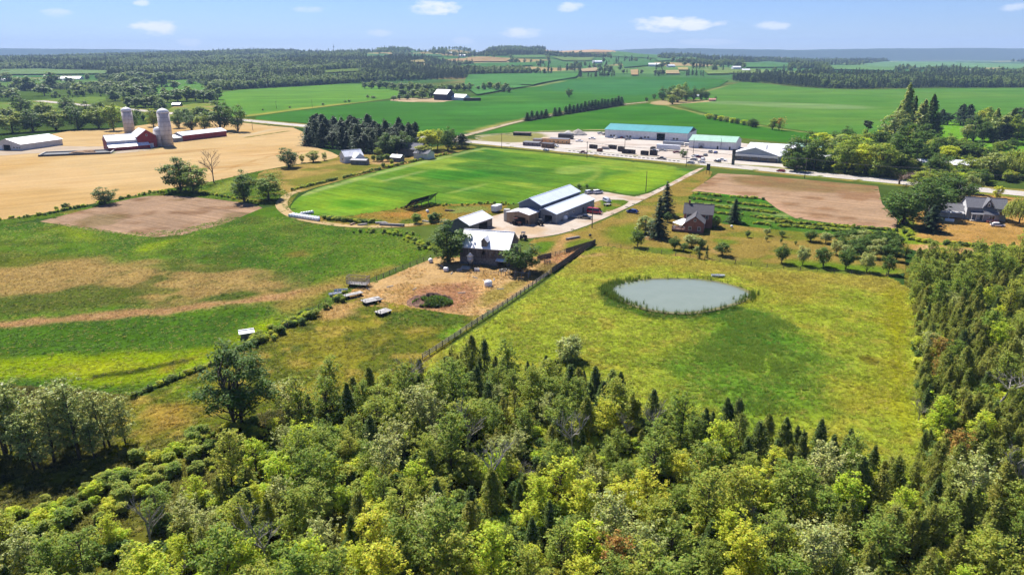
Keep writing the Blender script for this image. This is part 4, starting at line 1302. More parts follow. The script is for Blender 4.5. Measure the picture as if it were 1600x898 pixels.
ORD = ["first", "second", "third", "fourth", "fifth", "sixth", "seventh", "eighth", "ninth", "tenth", "eleventh", "twelfth", "thirteenth", "fourteenth", "fifteenth",
       "sixteenth", "seventeenth", "eighteenth", "nineteenth", "twentieth", "twenty-first", "twenty-second", "twenty-third", "twenty-fourth", "twenty-fifth", "twenty-sixth", "twenty-seventh", "twenty-eighth", "twenty-ninth", "thirtieth"]

# ---- the foreground wood
FOREST = PX([(-150, 915), (0, 900), (100, 880), (180, 850), (250, 815), (330, 772), (400, 720), (430, 672), (520, 634), (600, 626), (640, 612), (690, 585), (740, 575), (800, 588), (850, 600), (900, 606), (935, 622),
             (985, 655), (1040, 668), (1110, 680), (1160, 690), (1230, 705), (1290, 725), (1350, 735), (1400, 745), (1440, 750), (1445, 700), (1436, 640), (1432, 560), (1428, 470), (1424, 440), (1430, 420),
             (1480, 412), (1560, 408), (1640, 412), (1750, 430), (2000, 560), (2300, 900), (2300, 1400), (-500, 1400), (-500, 900)])


def fill_forest():
    rg = np.random.default_rng(5)
    pts = []
    for yy in np.arange(44, 236, 2.6):
        for xx in np.arange(-72, 190, 2.6):
            x, y = xx + rg.uniform(-1.2, 1.2), yy + rg.uniform(-1.2, 1.2)
            pts.append((x, y))
    pts = np.array(pts)
    pts = pts[inside(FOREST, pts[:, 0], pts[:, 1])]
    rg.shuffle(pts)
    keep, rad = [], []
    out = []
    for x, y in pts:
        px, py = project(x, y, 4)
        if px < -150 or px > 1760: continue
        right = px > 1405 - max(0, py - 740) * 1.3 and px > 1150                       # the cedar side of the wood
        edge = float(seg_dist(FOREST, np.array([x]), np.array([y]))[0])
        q = fbm(np.array([x]), np.array([y]), 22, 2, 77)[0]
        u = rg.random()
        if right:
            kind = 'cedar' if u < .66 else 'darkcedar' if u < .70 else 'maple' if u < .83 else 'poplar' if u < .89 else 'limetree' if u < .94 else 'ash' if u < .99 else 'rusty'
            if py < 455 and u > .5: kind = 'maple' if u < .8 else 'poplar'
        elif edge < 7 and 640 < px < 1440 and y > 80:
            kind = 'darkcedar' if u < .55 else 'cedar' if u < .75 else 'maple' if u < .9 else 'poplar'
        else:
            kind = ('maple' if u < .32 else 'poplar' if u < .62 else 'limetree' if u < .72 else 'ash' if u < .83 else 'cedar' if u < .90 else 'darkcedar' if u < .95 else 'rusty' if u < .965 else 'dead')
            if y < 90 and .25 < u < .48: kind = 'limetree'
            if q > .25 and u < .6 and y > 90: kind = 'cedar' if u < .3 else 'darkcedar' if u < .4 else 'poplar'
        big = {'maple': 2.1, 'poplar': 2.0, 'limetree': 2.0, 'ash': 2.0, 'cedar': 1.3, 'darkcedar': 1.25, 'rusty': 1.7, 'dead': 2.0}[kind]
        big *= 1.0 if right else 1.04
        if keep:
            dd = np.hypot(np.array(keep)[:, 0] - x, np.array(keep)[:, 1] - y)
            if (dd < (np.array(rad) + big) * .76).any(): continue
        keep.append((x, y))
        rad.append(big)
        h = {'maple': 7.4, 'poplar': 9.2, 'limetree': 7.0, 'ash': 8.0, 'cedar': 6.2, 'darkcedar': 6.4, 'rusty': 5.5, 'dead': 8.5}[kind] * rg.uniform(.62, 1.25) * (.92 if edge < 4 else 1.0)
        out.append((math.hypot(x, y), kind, x, y, h, px, py, right))
    out.sort()
    return out


def WHERE(px, py):
    if px > 1390:
        return ("in the cedar belt level with the orchard" if py < 470 else "in the cedar belt level with the pond" if py < 540 else "in the cedar belt level with the rushes" if py < 640 else
                "in the cedar belt right of the meadow's near corner" if py < 760 else "in the bottom right corner of the wood")
    if px < 330 and py > 690: return "in the bottom left corner of the wood" if py > 800 else "below the aspens at the left end of the wood"
    if px > 1100 and py > 760: return "in the lower right of the wood below the meadow"
    if 880 < px and py < 720: return "along the near edge of the pond meadow"
    if 560 < px <= 880 and py < 690: return "where the wood meets the rail fence"
    if px < 560 and py < 730: return "at the left end of the wood by the cottonwood"
    if py < 790: return "in the left middle of the near wood" if px < 620 else "in the heart of the near wood" if px < 860 else "in the right middle of the near wood"
    return "at the lower edge, left part of the wood" if px < 600 else "at the lower edge, centre of the wood" if px < 860 else "at the lower edge, right part of the wood"


KINDTXT = {'maple': 'round-crowned green tree', 'poplar': 'upright green tree', 'limetree': 'bright yellow-green leafy tree', 'ash': 'silvery pale green leafy tree', 'cedar': 'olive green bushy cedar',
           'darkcedar': 'dark green pointed cedar', 'rusty': 'rust-tinged leafy tree', 'dead': 'bare grey dead tree'}
NAMES = {'maple': 'leafy_tree', 'poplar': 'upright_leafy_tree', 'limetree': 'yellow_green_tree', 'ash': 'silvery_tree', 'cedar': 'cedar_tree', 'darkcedar': 'dark_cedar_tree', 'rusty': 'rusty_tree', 'dead': 'dead_tree'}
_wood = fill_forest()
_cnt, STUFF_TREES = {}, []
for (d, kind, x, y, h, px, py, right) in _wood:
    _cnt[kind] = _cnt.get(kind, 0) + 1
    if px < -60 or px > 1670 or py > 1010:
        STUFF_TREES.append((kind, x, y, h))
        continue
    if _cnt[kind] > 290:
        STUFF_TREES.append((kind, x, y, h))
        continue
    hn_ = {'maple': 7.4, 'poplar': 9.2, 'limetree': 7.0, 'ash': 8.0, 'cedar': 6.2, 'darkcedar': 6.4, 'rusty': 5.5, 'dead': 8.5}[kind]
    sz_ = 'small ' if h < hn_ * .8 else 'large ' if h > hn_ * 1.06 else ''
    plant(kind, x, y, h, sz_ + KINDTXT[kind] + ' ' + WHERE(px, py), group=NAMES[kind].replace('_', ' ') + 's ' + WHERE(px, py), name=NAMES[kind])
print("wood:", len(_wood), _cnt, "stuff", len(STUFF_TREES))

# individual trees in front and round the wood
plant_px('cottonwood', 378, 668, 140, "tall dark cottonwood with drooping crown standing alone left of centre", name='cottonwood_tree', wpx=112)
for i, (a, b, c) in enumerate([(40, 712, 130), (85, 722, 120), (130, 712, 125), (165, 700, 100), (196, 692, 78), (10, 705, 120), (55, 735, 100), (110, 690, 105), (-40, 725, 110), (150, 715, 70)]):
    plant_px('aspen', a, b, c, ORD[i] + " grey-green aspen of the clump in the lower left meadow", name='aspen_tree', group="aspens at the left edge")
plant_px('willowshrub', 887, 562, 38, "pale round willow shrub alone on the meadow below the pond", 'tree', name='willow_shrub', wpx=44) if False else plant_px('willowshrub', 887, 562, 38, "pale round willow shrub alone on the meadow below the pond", wpx=44, name='willow_shrub')
plant_px('dead', 628, 640, 90, "thin grey half-dead tree standing by the end of the rail fence", name='dead_tree')
plant_px('poplar', 634, 655, 95, "thin dark poplar beside the dead tree near the rail fence", name='upright_leafy_tree', wpx=32)
plant_px('dead', 1022, 690, 80, "small bare tree at the meadow edge below the pond", name='dead_tree')
plant_px('dead', 1435, 660, 50, "pale dead snag at the edge of the cedar belt", name='dead_tree')
plant_px('dead', 1560, 640, 62, "fan-shaped pale dead tree among the cedars", name='dead_tree', wpx=70)
plant_px('dead', 1590, 790, 130, "leaning bare dead tree at the right edge of the wood", name='dead_tree')
for a, b, c, t in [(922, 640, 62, "taller"), (958, 645, 58, "right")]: pass
plant_px('darkcedar', 928, 630, 60, "pointed dark cedar, tallest at the meadow edge left of the bare tree", name='dark_cedar_tree', wpx=30)
plant_px('darkcedar', 955, 628, 52, "pointed dark cedar, left of a close pair at the meadow edge", name='dark_cedar_tree', wpx=24)
plant_px('darkcedar', 968, 626, 46, "pointed dark cedar, right of a close pair at the meadow edge", name='dark_cedar_tree', wpx=22)
plant_px('darkcedar', 1132, 680, 62, "dark cedar, left of two spires at the foot of the green rushes", name='dark_cedar_tree', wpx=26)
plant_px('darkcedar', 1150, 682, 62, "dark cedar, right of two spires at the foot of the green rushes", name='dark_cedar_tree', wpx=26)
plant_px('darkcedar', 1224, 700, 50, "small dark cedar spire at the meadow's near right", name='dark_cedar_tree', wpx=24)

# ---- trees round the farm
plant_px('oak', 700, 410, 66, "dense dark round tree left of the weathered barn", wpx=60, name='shade_tree')
plant_px('oak', 813, 425, 50, "bright green round tree at the right corner of the weathered barn", wpx=58, name='shade_tree')
plant_px('spruce', 1040, 337, 54, "tall dark spruce, right of the pair by the drive", name='spruce_tree', wpx=30)
plant_px('spruce', 1028, 372, 66, "tall dark spruce, near one of the pair left of the brick house", name='spruce_tree', wpx=36)
plant_px('silver', 1008, 365, 28, "grey-green rounded tree leaning on the near spruce", name='small_tree', wpx=32)
plant_px('silver', 1043, 347, 16, "small round tree behind the deck of the brick house", name='small_tree', wpx=14)
plant_px('apple', 996, 386, 27, "round-headed small tree on the lawn inside the wire fence", name='small_tree', wpx=23)
plant_px('spruce', 1147, 348, 38, "broad dark spruce right of the brick house", name='spruce_tree', wpx=28)
plant_px('yardtree', 1118, 356, 20, "leafy tree against the right side of the brick house", name='small_tree', wpx=18)
for i, (a, b, c, d) in enumerate([(1054, 390, 20, 18), (1081, 386, 20, 30), (1068, 393, 14, 16), (1096, 388, 14, 16), (1089, 396, 12, 12)]):
    plant_px('apple', a, b, c, ORD[i] + " rounded garden shrub from the left below the brick house deck", cat='shrub', wpx=d, name='garden_shrub', group='garden shrubs below the house')
plant_px('apple', 1128, 399, 22, "broad round shrub casting a shadow right of the twin cypresses", cat='shrub', wpx=27, name='garden_shrub')
plant_px('cypress', 1092, 404, 22, "slim dark columnar cypress, left of the pair by the fence", name='cypress_tree', wpx=6)
plant_px('cypress', 1104, 403, 20, "slim dark columnar cypress, right of the pair by the fence", name='cypress_tree', wpx=5)
for i, (a, b, c, d) in enumerate([(1221, 411, 24, 24), (1254, 414, 25, 22), (1286, 417, 27, 30), (1321, 421, 28, 28), (1354, 425, 27, 26), (1388, 428, 26, 24)]):
    plant_px('apple', a, b, c * 1.2, ORD[i] + " orchard tree from the left in the front row along the wire fence", wpx=d, name='orchard_tree', group='front row of the orchard')
for i, (a, b, c, d) in enumerate([(1266, 377, 15, 23), (1290, 380, 15, 22), (1310, 378, 15, 22), (1328, 376, 16, 24), (1348, 377, 16, 24), (1370, 378, 16, 24), (1390, 381, 17, 22)]):
    plant_px('apple', a, b, c * 1.2, ORD[i] + " low orchard tree from the left in the back row", wpx=d, name='orchard_tree', group='back row of the orchard')
for i, (a, b, c, d) in enumerate([(1306, 398, 20, 20), (1330, 394, 18, 24), (1350, 393, 19, 24), (1372, 395, 20, 24), (1394, 398, 22, 24), (1340, 402, 18, 22), (1364, 403, 18, 24), (1386, 405, 20, 26), (1316, 390, 17, 20), (1336, 386, 17, 22), (1358, 386, 18, 24), (1380, 388, 18, 24), (1322, 402, 17, 20), (1402, 390, 20, 22), (1400, 408, 20, 20)]):
    plant_px('apple', a, b, c * 1.2, ORD[i] + " orchard tree in the crowded middle rows", wpx=d, name='orchard_tree', group='middle rows of the orchard')
for i, (a, b, c, d) in enumerate([(1197, 377, 9, 6), (1220, 380, 8, 5), (1243, 383, 7, 5), (1198, 368, 12, 12), (1222, 370, 10, 12), (1168, 371, 11, 9)]):
    plant_px('apple', a, b, c, ORD[i] + " little sapling on the lawn left of the orchard", wpx=d, name='sapling', group='saplings left of the orchard')
plant_px('poplar', 1415, 402, 22, "thin sapling between the orchard and the cottage lawn", wpx=10, name='sapling')
plant_px('spruce', 1454, 362, 42, "broad dark spruce alone on the dry cottage lawn", wpx=40, name='spruce_tree')
for i, (a, b, c, d) in enumerate([(1410, 352, 60, 64), (1446, 340, 60, 62), (1492, 330, 54, 50), (1462, 322, 50, 50)]):
    plant_px('oak', a, b, c, ["big spreading shade tree at the end of the brown field", "big round shade tree left of the cottage garage", "round green tree behind the cottage garage", "shade tree behind the big pair by the brown field"][i], wpx=d, name='shade_tree', group='shade trees by the cottage')
plant_px('silver', 1516, 303, 30, "olive tree behind the left end of the grey cottage", wpx=26, name='shade_tree')
plant_px('palelime', 1558, 310, 22, "slim pale tree by the road behind the grey cottage", wpx=14, name='small_tree')
plant_px('weeper', 1592, 350, 44, "yellow-green weeping willow right of the grey cottage", wpx=44, name='willow_tree')
plant_px('weeper', 1625, 352, 60, "second weeping willow beyond the grey cottage, cut by the frame", wpx=54, name='willow_tree')
plant_px('bush', 1443, 400, 10, "scrubby bush at the foot of the dry lawn", cat='shrub', name='bush')
# left
plant_px('oak', 283, 299, 54, "big dark two-lobed tree left of the bare tree by the wheat", wpx=52, name='shade_tree')
plant_px('yardtree', 303, 301, 46, "lower green lobe of trees beside the bare tree by the wheat", wpx=46, name='shade_tree')
plant_px('deadtall', 334, 285, 50, "tall bare brown dead tree beside the wheat field", name='dead_tree')
plant_px('oak', 165, 319, 29, "dark bushy tree on the hedgerow above the tilled field", wpx=33, name='hedgerow_tree')
plant_px('oak', 382, 316, 48, "dense dark tree, left of the pair at the tilled field's corner", wpx=40, name='shade_tree')
plant_px('yardtree', 420, 312, 38, "green tree, right of the pair at the tilled field's corner", wpx=46, name='shade_tree')
plant_px('bush', 103, 327, 10, "small round bush on the hedgerow above the tilled field", cat='shrub', name='bush')
plant_px('bush', 88, 329, 6, "low bush on the hedgerow's left end", cat='shrub', name='bush')
plant_px('bush', 190, 311, 5, "low weed clump on the hedgerow", cat='shrub', name='bush')
for i, (a, b, c, d) in enumerate([(451, 262, 31, 34), (472, 254, 13, 9), (490, 253, 19, 21), (507, 251, 13, 9)]):
    plant_px('oak' if i == 0 else 'yardtree', a, b, c, ["round shade tree casting a shadow on the homestead lawn", "small dark tree beside the homestead shade tree", "green yard tree left of the white farmhouse", "slim tree nearest the white farmhouse"][i], wpx=d, name='shade_tree')
for i, (a, b, c, d) in enumerate([(650, 349, 14, 16), (679, 347, 15, 20)]):
    plant_px('bush', a, b, c, ["round green bush left of its twin near the white-roofed shed", "round green bush nearest the white-roofed shed"][i], cat='shrub', wpx=d, name='bush')
for i, (a, b, c, d) in enumerate([(905, 295, 9, 8), (917, 294, 7, 6)]):
    plant_px('oak', a, b, c, ["small dark tree, left of two behind the long shed", "small dark tree, right of two behind the long shed"][i], wpx=d, name='small_tree')
# dense windbreak round the homestead: planted conifers, then broadleaves
for row, (bx, by) in enumerate([(482, 227), (487, 221), (492, 215), (498, 209)]):
    for i in range(12):
        a, b = bx + i * 12.6, by + i * 1.5
        kd = 'pine' if (i * 7 + row * 3) % 5 else 'spruce'
        plant_px(kd, a + random.uniform(-3, 3), b + random.uniform(-1, 1), random.uniform(27, 38), ["conifer in the front row of the homestead windbreak", "conifer in the second row of the homestead windbreak", "conifer in the third row of the homestead windbreak", "conifer in the back row of the homestead windbreak"][row], wpx=random.uniform(20, 27), name='windbreak_conifer', group='homestead windbreak row ' + ORD[row])
for i, (kd, a, b, c, d) in enumerate([('oak', 604, 245, 36, 34), ('oak', 628, 242, 38, 36), ('yardtree', 592, 248, 18, 14), ('pine', 618, 232, 38, 20), ('pine', 640, 236, 38, 24), ('pine', 650, 230, 36, 22), ('palelime', 668, 236, 36, 32), ('weeper', 684, 234, 34, 34), ('oak', 700, 236, 36, 22),
                                      ('yardtree', 662, 247, 22, 28), ('pine', 580, 236, 42, 20), ('oak', 706, 232, 30, 18), ('yardtree', 640, 226, 30, 24)]):
    plant_px(kd, a, b, c, ORD[i] + " tree of the mixed clump round the homestead sheds", wpx=d, name='homestead_tree', group='mixed trees round the homestead')
plant_px('pine', 722, 232, 21, "ragged dark pine beside the highway corner", wpx=24, name='pine_tree')
for i, (a, b, c, d) in enumerate([(584, 252, 9, 8), (594, 253, 11, 12), (606, 252, 10, 12), (599, 262, 8, 6), (612, 258, 8, 6), (570, 254, 9, 11)]):
    plant_px('bush', a, b, c, ORD[i] + " garden bush between the white farmhouse and the sheds", cat='shrub', wpx=d, name='bush', group='homestead bushes')
# red farm trees
for i, (kd, a, b, c, d) in enumerate([('silver', 345, 204, 46, 44), ('oak', 372, 206, 44, 28), ('oak', 300, 204, 26, 30), ('yardtree', 320, 205, 28, 24), ('oak', 280, 200, 26, 20), ('oak', 208, 204, 34, 20), ('yardtree', 240, 198, 30, 20), ('yardtree', 20, 208, 30, 40), ('oak', 52, 206, 32, 40), ('yardtree', 88, 204, 32, 40),
                                      ('oak', 122, 202, 34, 40), ('yardtree', 155, 201, 36, 36), ('palelime', 180, 190, 26, 26), ('yardtree', 178, 204, 40, 26), ('oak', 140, 190, 34, 30), ('oak', 105, 176, 26, 26), ('oak', 35, 180, 30, 30), ('yardtree', 70, 185, 26, 30)]):
    plant_px(kd, a, b, c, ORD[i] + " leafy tree of the belt round the red farm", wpx=d, name='farm_belt_tree', group='trees round the red farm')
# spruce row along the side road
for i, a in enumerate([824, 831, 839, 846, 853, 867, 874, 884, 890, 896, 902, 908, 914, 920, 925, 930, 935, 940, 945, 950, 956, 961, 966, 971]):
    b = 189.0 - (a - 820) * .165 + (0 if a > 880 else 0.5)
    plant_px('rowspruce', a, b, random.uniform(12, 15), (ORD[i] if i < len(ORD) else "last") + " dark spruce from the left in the row along the side road", wpx=12.5, name='roadside_spruce', group='spruces along the side road')
plant_px('oak', 889, 152, 15, "lone dark tree out in the soybean field", wpx=12, name='field_tree')
for i, (kd, a, b, c, d) in enumerate([('oak', 1036, 157, 20, 20), ('oak', 1048, 159, 24, 22), ('silver', 1058, 160, 22, 22), ('oak', 1072, 158, 22, 22), ('yardtree', 1050, 163, 16, 18), ('oak', 1084, 157, 20, 18), ('oak', 1096, 156, 18, 16), ('oak', 1022, 155, 9, 7), ('oak', 1104, 156, 14, 10), ('yardtree', 1065, 155, 24, 20), ('oak', 1010, 158, 6, 7), ('oak', 1118, 156, 6, 4)]):
    plant_px(kd, a, b, c, ORD[i] + " tree of the round clump on the far knoll", wpx=d, name='knoll_tree', group='trees on the far knoll')
for i in range(9):
    plant_px('silver' if i % 2 else 'palelime', 1108 + i * 9, 186 + i * 1.6, 9, ORD[i] + " pale shrub from the left in the hedge between the crop fields", cat='shrub', wpx=12, name='hedge_shrub', group='hedge between the crop fields')
for i, (kd, a, b, c, d) in enumerate([('oak', 1176, 199, 14, 18), ('yardtree', 1207, 203, 19, 14), ('rusty', 1217, 204, 18, 15)]):
    plant_px(kd, a, b, c, ["dark tree at the right end of the pale hedge", "green tree, left of the pair in the crop field gap", "brownish tree, right of the pair in the crop field gap"][i], wpx=d, name='field_tree')
# trees behind the grey office and along the road to the right
RT = [('oak', 1232, 262, 40, 30), ('oak', 1255, 262, 60, 42), ('oak', 1272, 266, 52, 36), ('palelime', 1280, 238, 34, 34), ('oak', 1243, 268, 30, 34), ('oak', 1304, 226, 22, 18), ('oak', 1320, 225, 26, 28), ('yardtree', 1335, 230, 22, 22), ('yardtree', 1320, 270, 48, 44), ('palelime', 1350, 272, 52, 40), ('yardtree', 1330, 262, 50, 46),
      ('yardtree', 1375, 276, 56, 46), ('oak', 1395, 272, 60, 44), ('silver', 1410, 264, 70, 50), ('oak', 1345, 250, 36, 36), ('oak', 1372, 246, 44, 34), ('silver', 1395, 226, 54, 36), ('larch', 1408, 222, 82, 22), ('larch', 1420, 218, 60, 20), ('larch', 1436, 220, 58, 24), ('larch', 1448, 222, 66, 22), ('larch', 1400, 214, 46, 20), ('larch', 1458, 222, 40, 22),
      ('silver', 1440, 238, 44, 36), ('oak', 1425, 256, 50, 40), ('pine', 1470, 195, 22, 16), ('pine', 1480, 195, 21, 14), ('yardtree', 1470, 246, 32, 40), ('oak', 1495, 250, 30, 34), ('oak', 1520, 252, 32, 36), ('oak', 1545, 256, 26, 26), ('yardtree', 1480, 262, 22, 30), ('silver', 1545, 278, 40, 34), ('oak', 1530, 288, 26, 30), ('yardtree', 1515, 274, 30, 34),
      ('weeper', 1585, 278, 46, 50), ('weeper', 1620, 282, 56, 54), ('pine', 1500, 196, 30, 22), ('pine', 1512, 194, 28, 20), ('silver', 1520, 220, 40, 30), ('oak', 1535, 222, 34, 26), ('larch', 1550, 220, 46, 18), ('silver', 1562, 224, 44, 30), ('larch', 1575, 222, 46, 18), ('yardtree', 1588, 226, 44, 34), ('pine', 1592, 210, 48, 20), ('silver', 1610, 226, 46, 40), ('oak', 1548, 200, 26, 22),
      ('yardtree', 1470, 290, 26, 36), ('yardtree', 1440, 296, 30, 40), ('oak', 1490, 300, 30, 40), ('oak', 1300, 262, 26, 28), ('oak', 1575, 264, 30, 30)]
rgx = random.Random(12)
for _ in range(46):
    a_ = rgx.uniform(1300, 1480)
    b_ = 268 - rgx.random() * 34 + (a_ - 1300) * .05
    RT.append((rgx.choice(['oak', 'yardtree', 'oak', 'silver', 'yardtree', 'palelime']), a_, b_, rgx.uniform(22, 40), rgx.uniform(22, 34)))
for _ in range(22):
    RT.append((rgx.choice(['oak', 'yardtree', 'silver', 'pine']), rgx.uniform(1505, 1625), rgx.uniform(204, 226), rgx.uniform(24, 42), rgx.uniform(20, 30)))
for _ in range(14):
    RT.append((rgx.choice(['oak', 'yardtree']), rgx.uniform(1450, 1600), rgx.uniform(236, 252), rgx.uniform(16, 28), rgx.uniform(20, 30)))
for i, (kd, a, b, c, d) in enumerate(RT):
    wh = ("left of the far driveway" if a < 1290 and b > 230 else "in the hollow before the corn" if b < 232 and a < 1345 else "in the dark grove rising above the road" if a < 1480 else "round the hidden white bungalow" if b > 234 else "in the grove at the right edge")
    plant_px(kd, a, b, c, {'oak': 'dark round tree', 'yardtree': 'green leafy tree', 'palelime': 'bright yellow-green tree', 'silver': 'grey-green tree', 'larch': 'tall ragged spire of a tree', 'pine': 'dark pine', 'weeper': 'pale weeping willow'}[kd] + ' ' + wh, wpx=d, name='roadside_tree', group='roadside grove, ' + wh)
plant_px('deadpine', 1350, 232, 44, "tall thin pine with a tuft at the top above the roadside grove", wpx=14, name='pine_tree')
plant_px('deadtall', 1405, 288, 22, "bare brown twiggy bush between the roadside trees", wpx=50, cat='shrub', name='bare_bush')
# centre farm trees, far
CT = [(570, 139, 11, 9), (580, 139, 12, 12), (592, 139, 13, 14), (604, 139, 12, 12), (615, 140, 12, 14), (628, 141, 12, 14), (640, 142, 13, 16), (652, 143, 14, 16), (664, 144, 13, 16), (676, 144, 13, 14), (690, 144, 12, 14), (702, 143, 12, 14), (714, 143, 13, 14), (726, 142, 12, 12), (735, 141, 11, 11), (630, 151, 12, 16), (645, 153, 14, 18),
      (660, 154, 16, 20), (674, 153, 14, 16), (615, 157, 8, 10), (624, 156, 9, 10), (636, 156, 9, 9), (757, 142, 12, 10), (766, 141, 14, 12), (776, 143, 15, 14), (788, 144, 14, 14), (796, 145, 10, 10), (748, 141, 7, 7), (575, 154, 6, 5), (584, 154, 4, 9), (546, 160, 4, 5), (540, 160, 3, 5), (505, 165, 4, 5), (453, 169, 3, 4), (411, 173, 3, 3)]
for i, (a, b, c, d) in enumerate(CT):
    w = "along the lane to the far barn" if i > 27 else "beside the track past the far barn" if i >= 22 else "in the yard of the far dark barn" if i >= 15 else "in the row behind the far dark barn"
    plant_px('farbroad', a, b, c, "small distant leafy tree " + w, wpx=d, name='distant_tree', group='distant trees ' + w)
LT = [(205, 152, 18, 24), (222, 148, 20, 26), (238, 147, 16, 22), (252, 136, 22, 22), (236, 128, 14, 18), (262, 160, 18, 22), (278, 159, 20, 22), (292, 158, 22, 22), (306, 158, 20, 22), (318, 160, 20, 20), (330, 160, 18, 18), (300, 132, 8, 14), (313, 122, 6, 8), (212, 168, 16, 22), (228, 168, 18, 24), (245, 168, 18, 24), (200, 168, 18, 18),
      (340, 156, 20, 18), (326, 146, 14, 16), (335, 141, 14, 14), (272, 141, 16, 16), (258, 148, 12, 10), (205, 126, 14, 18), (190, 133, 18, 20), (222, 124, 12, 18), (175, 143, 18, 20), (180, 158, 16, 20), (195, 142, 14, 16), (215, 136, 16, 18), (30, 140, 20, 22), (50, 142, 22, 22), (85, 138, 24, 24), (20, 158, 22, 24), (70, 150, 20, 22), (125, 148, 18, 20), (10, 130, 16, 22), (150, 140, 14, 16), (110, 134, 14, 16)]
for i, (a, b, c, d) in enumerate(LT):
    w = "behind the red farm" if a > 195 else "at the far left below the escarpment"
    plant_px('farbroad', a, b, c, "dark leafy tree in the scattered groves " + w, wpx=d, name='distant_tree', group='scattered groves ' + w)

# ---- scattering what nobody counts, by geometry nodes
PROTO = {}


def proto_collection(key, meshes):
    c = bpy.data.collections.new(key)
    for i, me in enumerate(meshes):
        c.objects.link(bpy.data.objects.new(f"{key}_{i:02d}", me))
    return c


def scatter(name, label, P, rotz, scale, coll, tints=None, pick=None, kind='stuff'):
    """points -> instances of the members of coll"""
    P = np.asarray(P, np.float32)
    me = bpy.data.meshes.new(name)
    me.vertices.add(len(P))
    me.vertices.foreach_set("co", P.ravel())

    def attr(nm, tp, arr, fld):
        a = me.attributes.new(nm, tp, 'POINT')
        a.data.foreach_set(fld, np.asarray(arr, np.float32 if tp != 'INT' else np.int32).ravel())
    rot = np.zeros((len(P), 3), np.float32)
    rot[:, 2] = rotz
    attr("rot", 'FLOAT_VECTOR', rot, "vector")
    sc = np.asarray(scale, np.float32)
    if sc.ndim == 1: sc = np.repeat(sc[:, None], 3, 1)
    attr("siz", 'FLOAT_VECTOR', sc, "vector")
    n = len(coll.objects)
    attr("pick", 'INT', pick if pick is not None else RNG.integers(0, n, len(P)), "value")
    if tints is not None: attr("tint", 'FLOAT_VECTOR', tints, "vector")
    ng = bpy.data.node_groups.new("scatter_" + name, 'GeometryNodeTree')
    ng.interface.new_socket("Geometry", in_out='INPUT', socket_type='NodeSocketGeometry')
    ng.interface.new_socket("Geometry", in_out='OUTPUT', socket_type='NodeSocketGeometry')
    N, L = ng.nodes, ng.links
    gi, go = N.new('NodeGroupInput'), N.new('NodeGroupOutput')
    ci = N.new('GeometryNodeCollectionInfo')
    ci.inputs['Collection'].default_value = coll
    ci.inputs['Separate Children'].default_value = True
    ci.inputs['Reset Children'].default_value = True
    ip = N.new('GeometryNodeInstanceOnPoints')
    ip.inputs['Pick Instance'].default_value = True

    def named(nm, tp):
        a = N.new('GeometryNodeInputNamedAttribute')
        a.data_type = tp
        a.inputs['Name'].default_value = nm
        return a.outputs['Attribute']
    L.new(gi.outputs[0], ip.inputs['Points'])
    L.new(ci.outputs[0], ip.inputs['Instance'])
    L.new(named("pick", 'INT'), ip.inputs['Instance Index'])
    L.new(named("rot", 'FLOAT_VECTOR'), ip.inputs['Rotation'])
    L.new(named("siz", 'FLOAT_VECTOR'), ip.inputs['Scale'])
    L.new(ip.outputs[0], go.inputs[0])
    o = add_obj(name, me)
    md = o.modifiers.new("scatter", 'NODES')
    md.node_group = ng
    tag(o, label, None, None, kind)
    return o


# the rest of the near wood and its undergrowth
def joined_tree(kind, i):
    tr, cr = SPEC[kind][2][i]
    bm = bmesh.new()
    bm.from_mesh(tr)
    bm.from_mesh(cr)
    me = bpy.data.meshes.new(kind + "_whole")
    bm.to_mesh(me)
    nt = len(tr.polygons)
    me.materials.append(tr.materials[0])
    me.materials.append(cr.materials[0])
    mi = np.ones(len(me.polygons), np.int32)
    mi[:nt] = 0
    me.polygons.foreach_set("material_index", mi)
    bm.free()
    return me


if STUFF_TREES:
    kinds = sorted({t[0] for t in STUFF_TREES})
    cc = proto_collection("wood_rest", [joined_tree(k_, 0) for k_ in kinds])
    P = [(x, y, 0) for _, x, y, _h in STUFF_TREES]
    scatter("wood_behind", "the rest of the wood, trees that merge into one mass", P, RNG.uniform(0, 6.28, len(P)), [h_ / SPEC[k_][0] for k_, _, _, h_ in STUFF_TREES], cc, pick=[kinds.index(k_) for k_, *_ in STUFF_TREES])
und = proto_collection("undergrowth", [SPEC['bush'][2][0][1], SPEC['bush'][2][1][1], B(133, 2.4, 1.5, .0, 14, 60, .2, 'lime', rc=(.35, .5))[1]])
pts = np.stack([RNG.uniform(-72, 190, 9000), RNG.uniform(44, 236, 9000)], 1)
pts = pts[inside(FOREST, pts[:, 0], pts[:, 1])]
pts = pts[: 3600]
gul = np.stack([RNG.uniform(-95, -30, 2400), RNG.uniform(72, 125, 2400)], 1)
gp = PX([(-60, 830), (0, 800), (110, 775), (190, 740), (240, 700), (330, 670), (400, 660), (400, 700), (330, 740), (220, 790), (100, 840), (0, 870)])
gul = gul[inside(gp, gul[:, 0], gul[:, 1])][:170]
scatter("gully_shrubs", "bright low shrubs in the grassy gully left of the wood", np.c_[gul, np.zeros(len(gul))], RNG.uniform(0, 6.28, len(gul)), RNG.uniform(.3, .95, len(gul)), proto_collection("gully_bush", [SPEC['bush'][2][0][1], B(134, 2.4, 1.5, .0, 14, 60, .2, 'lime', rc=(.35, .5))[1]]))
scatter("undergrowth", "low leafy undergrowth filling the gaps of the near wood", np.c_[pts, np.zeros(len(pts))], RNG.uniform(0, 6.28, len(pts)), RNG.uniform(.5, 1.15, len(pts)), und)

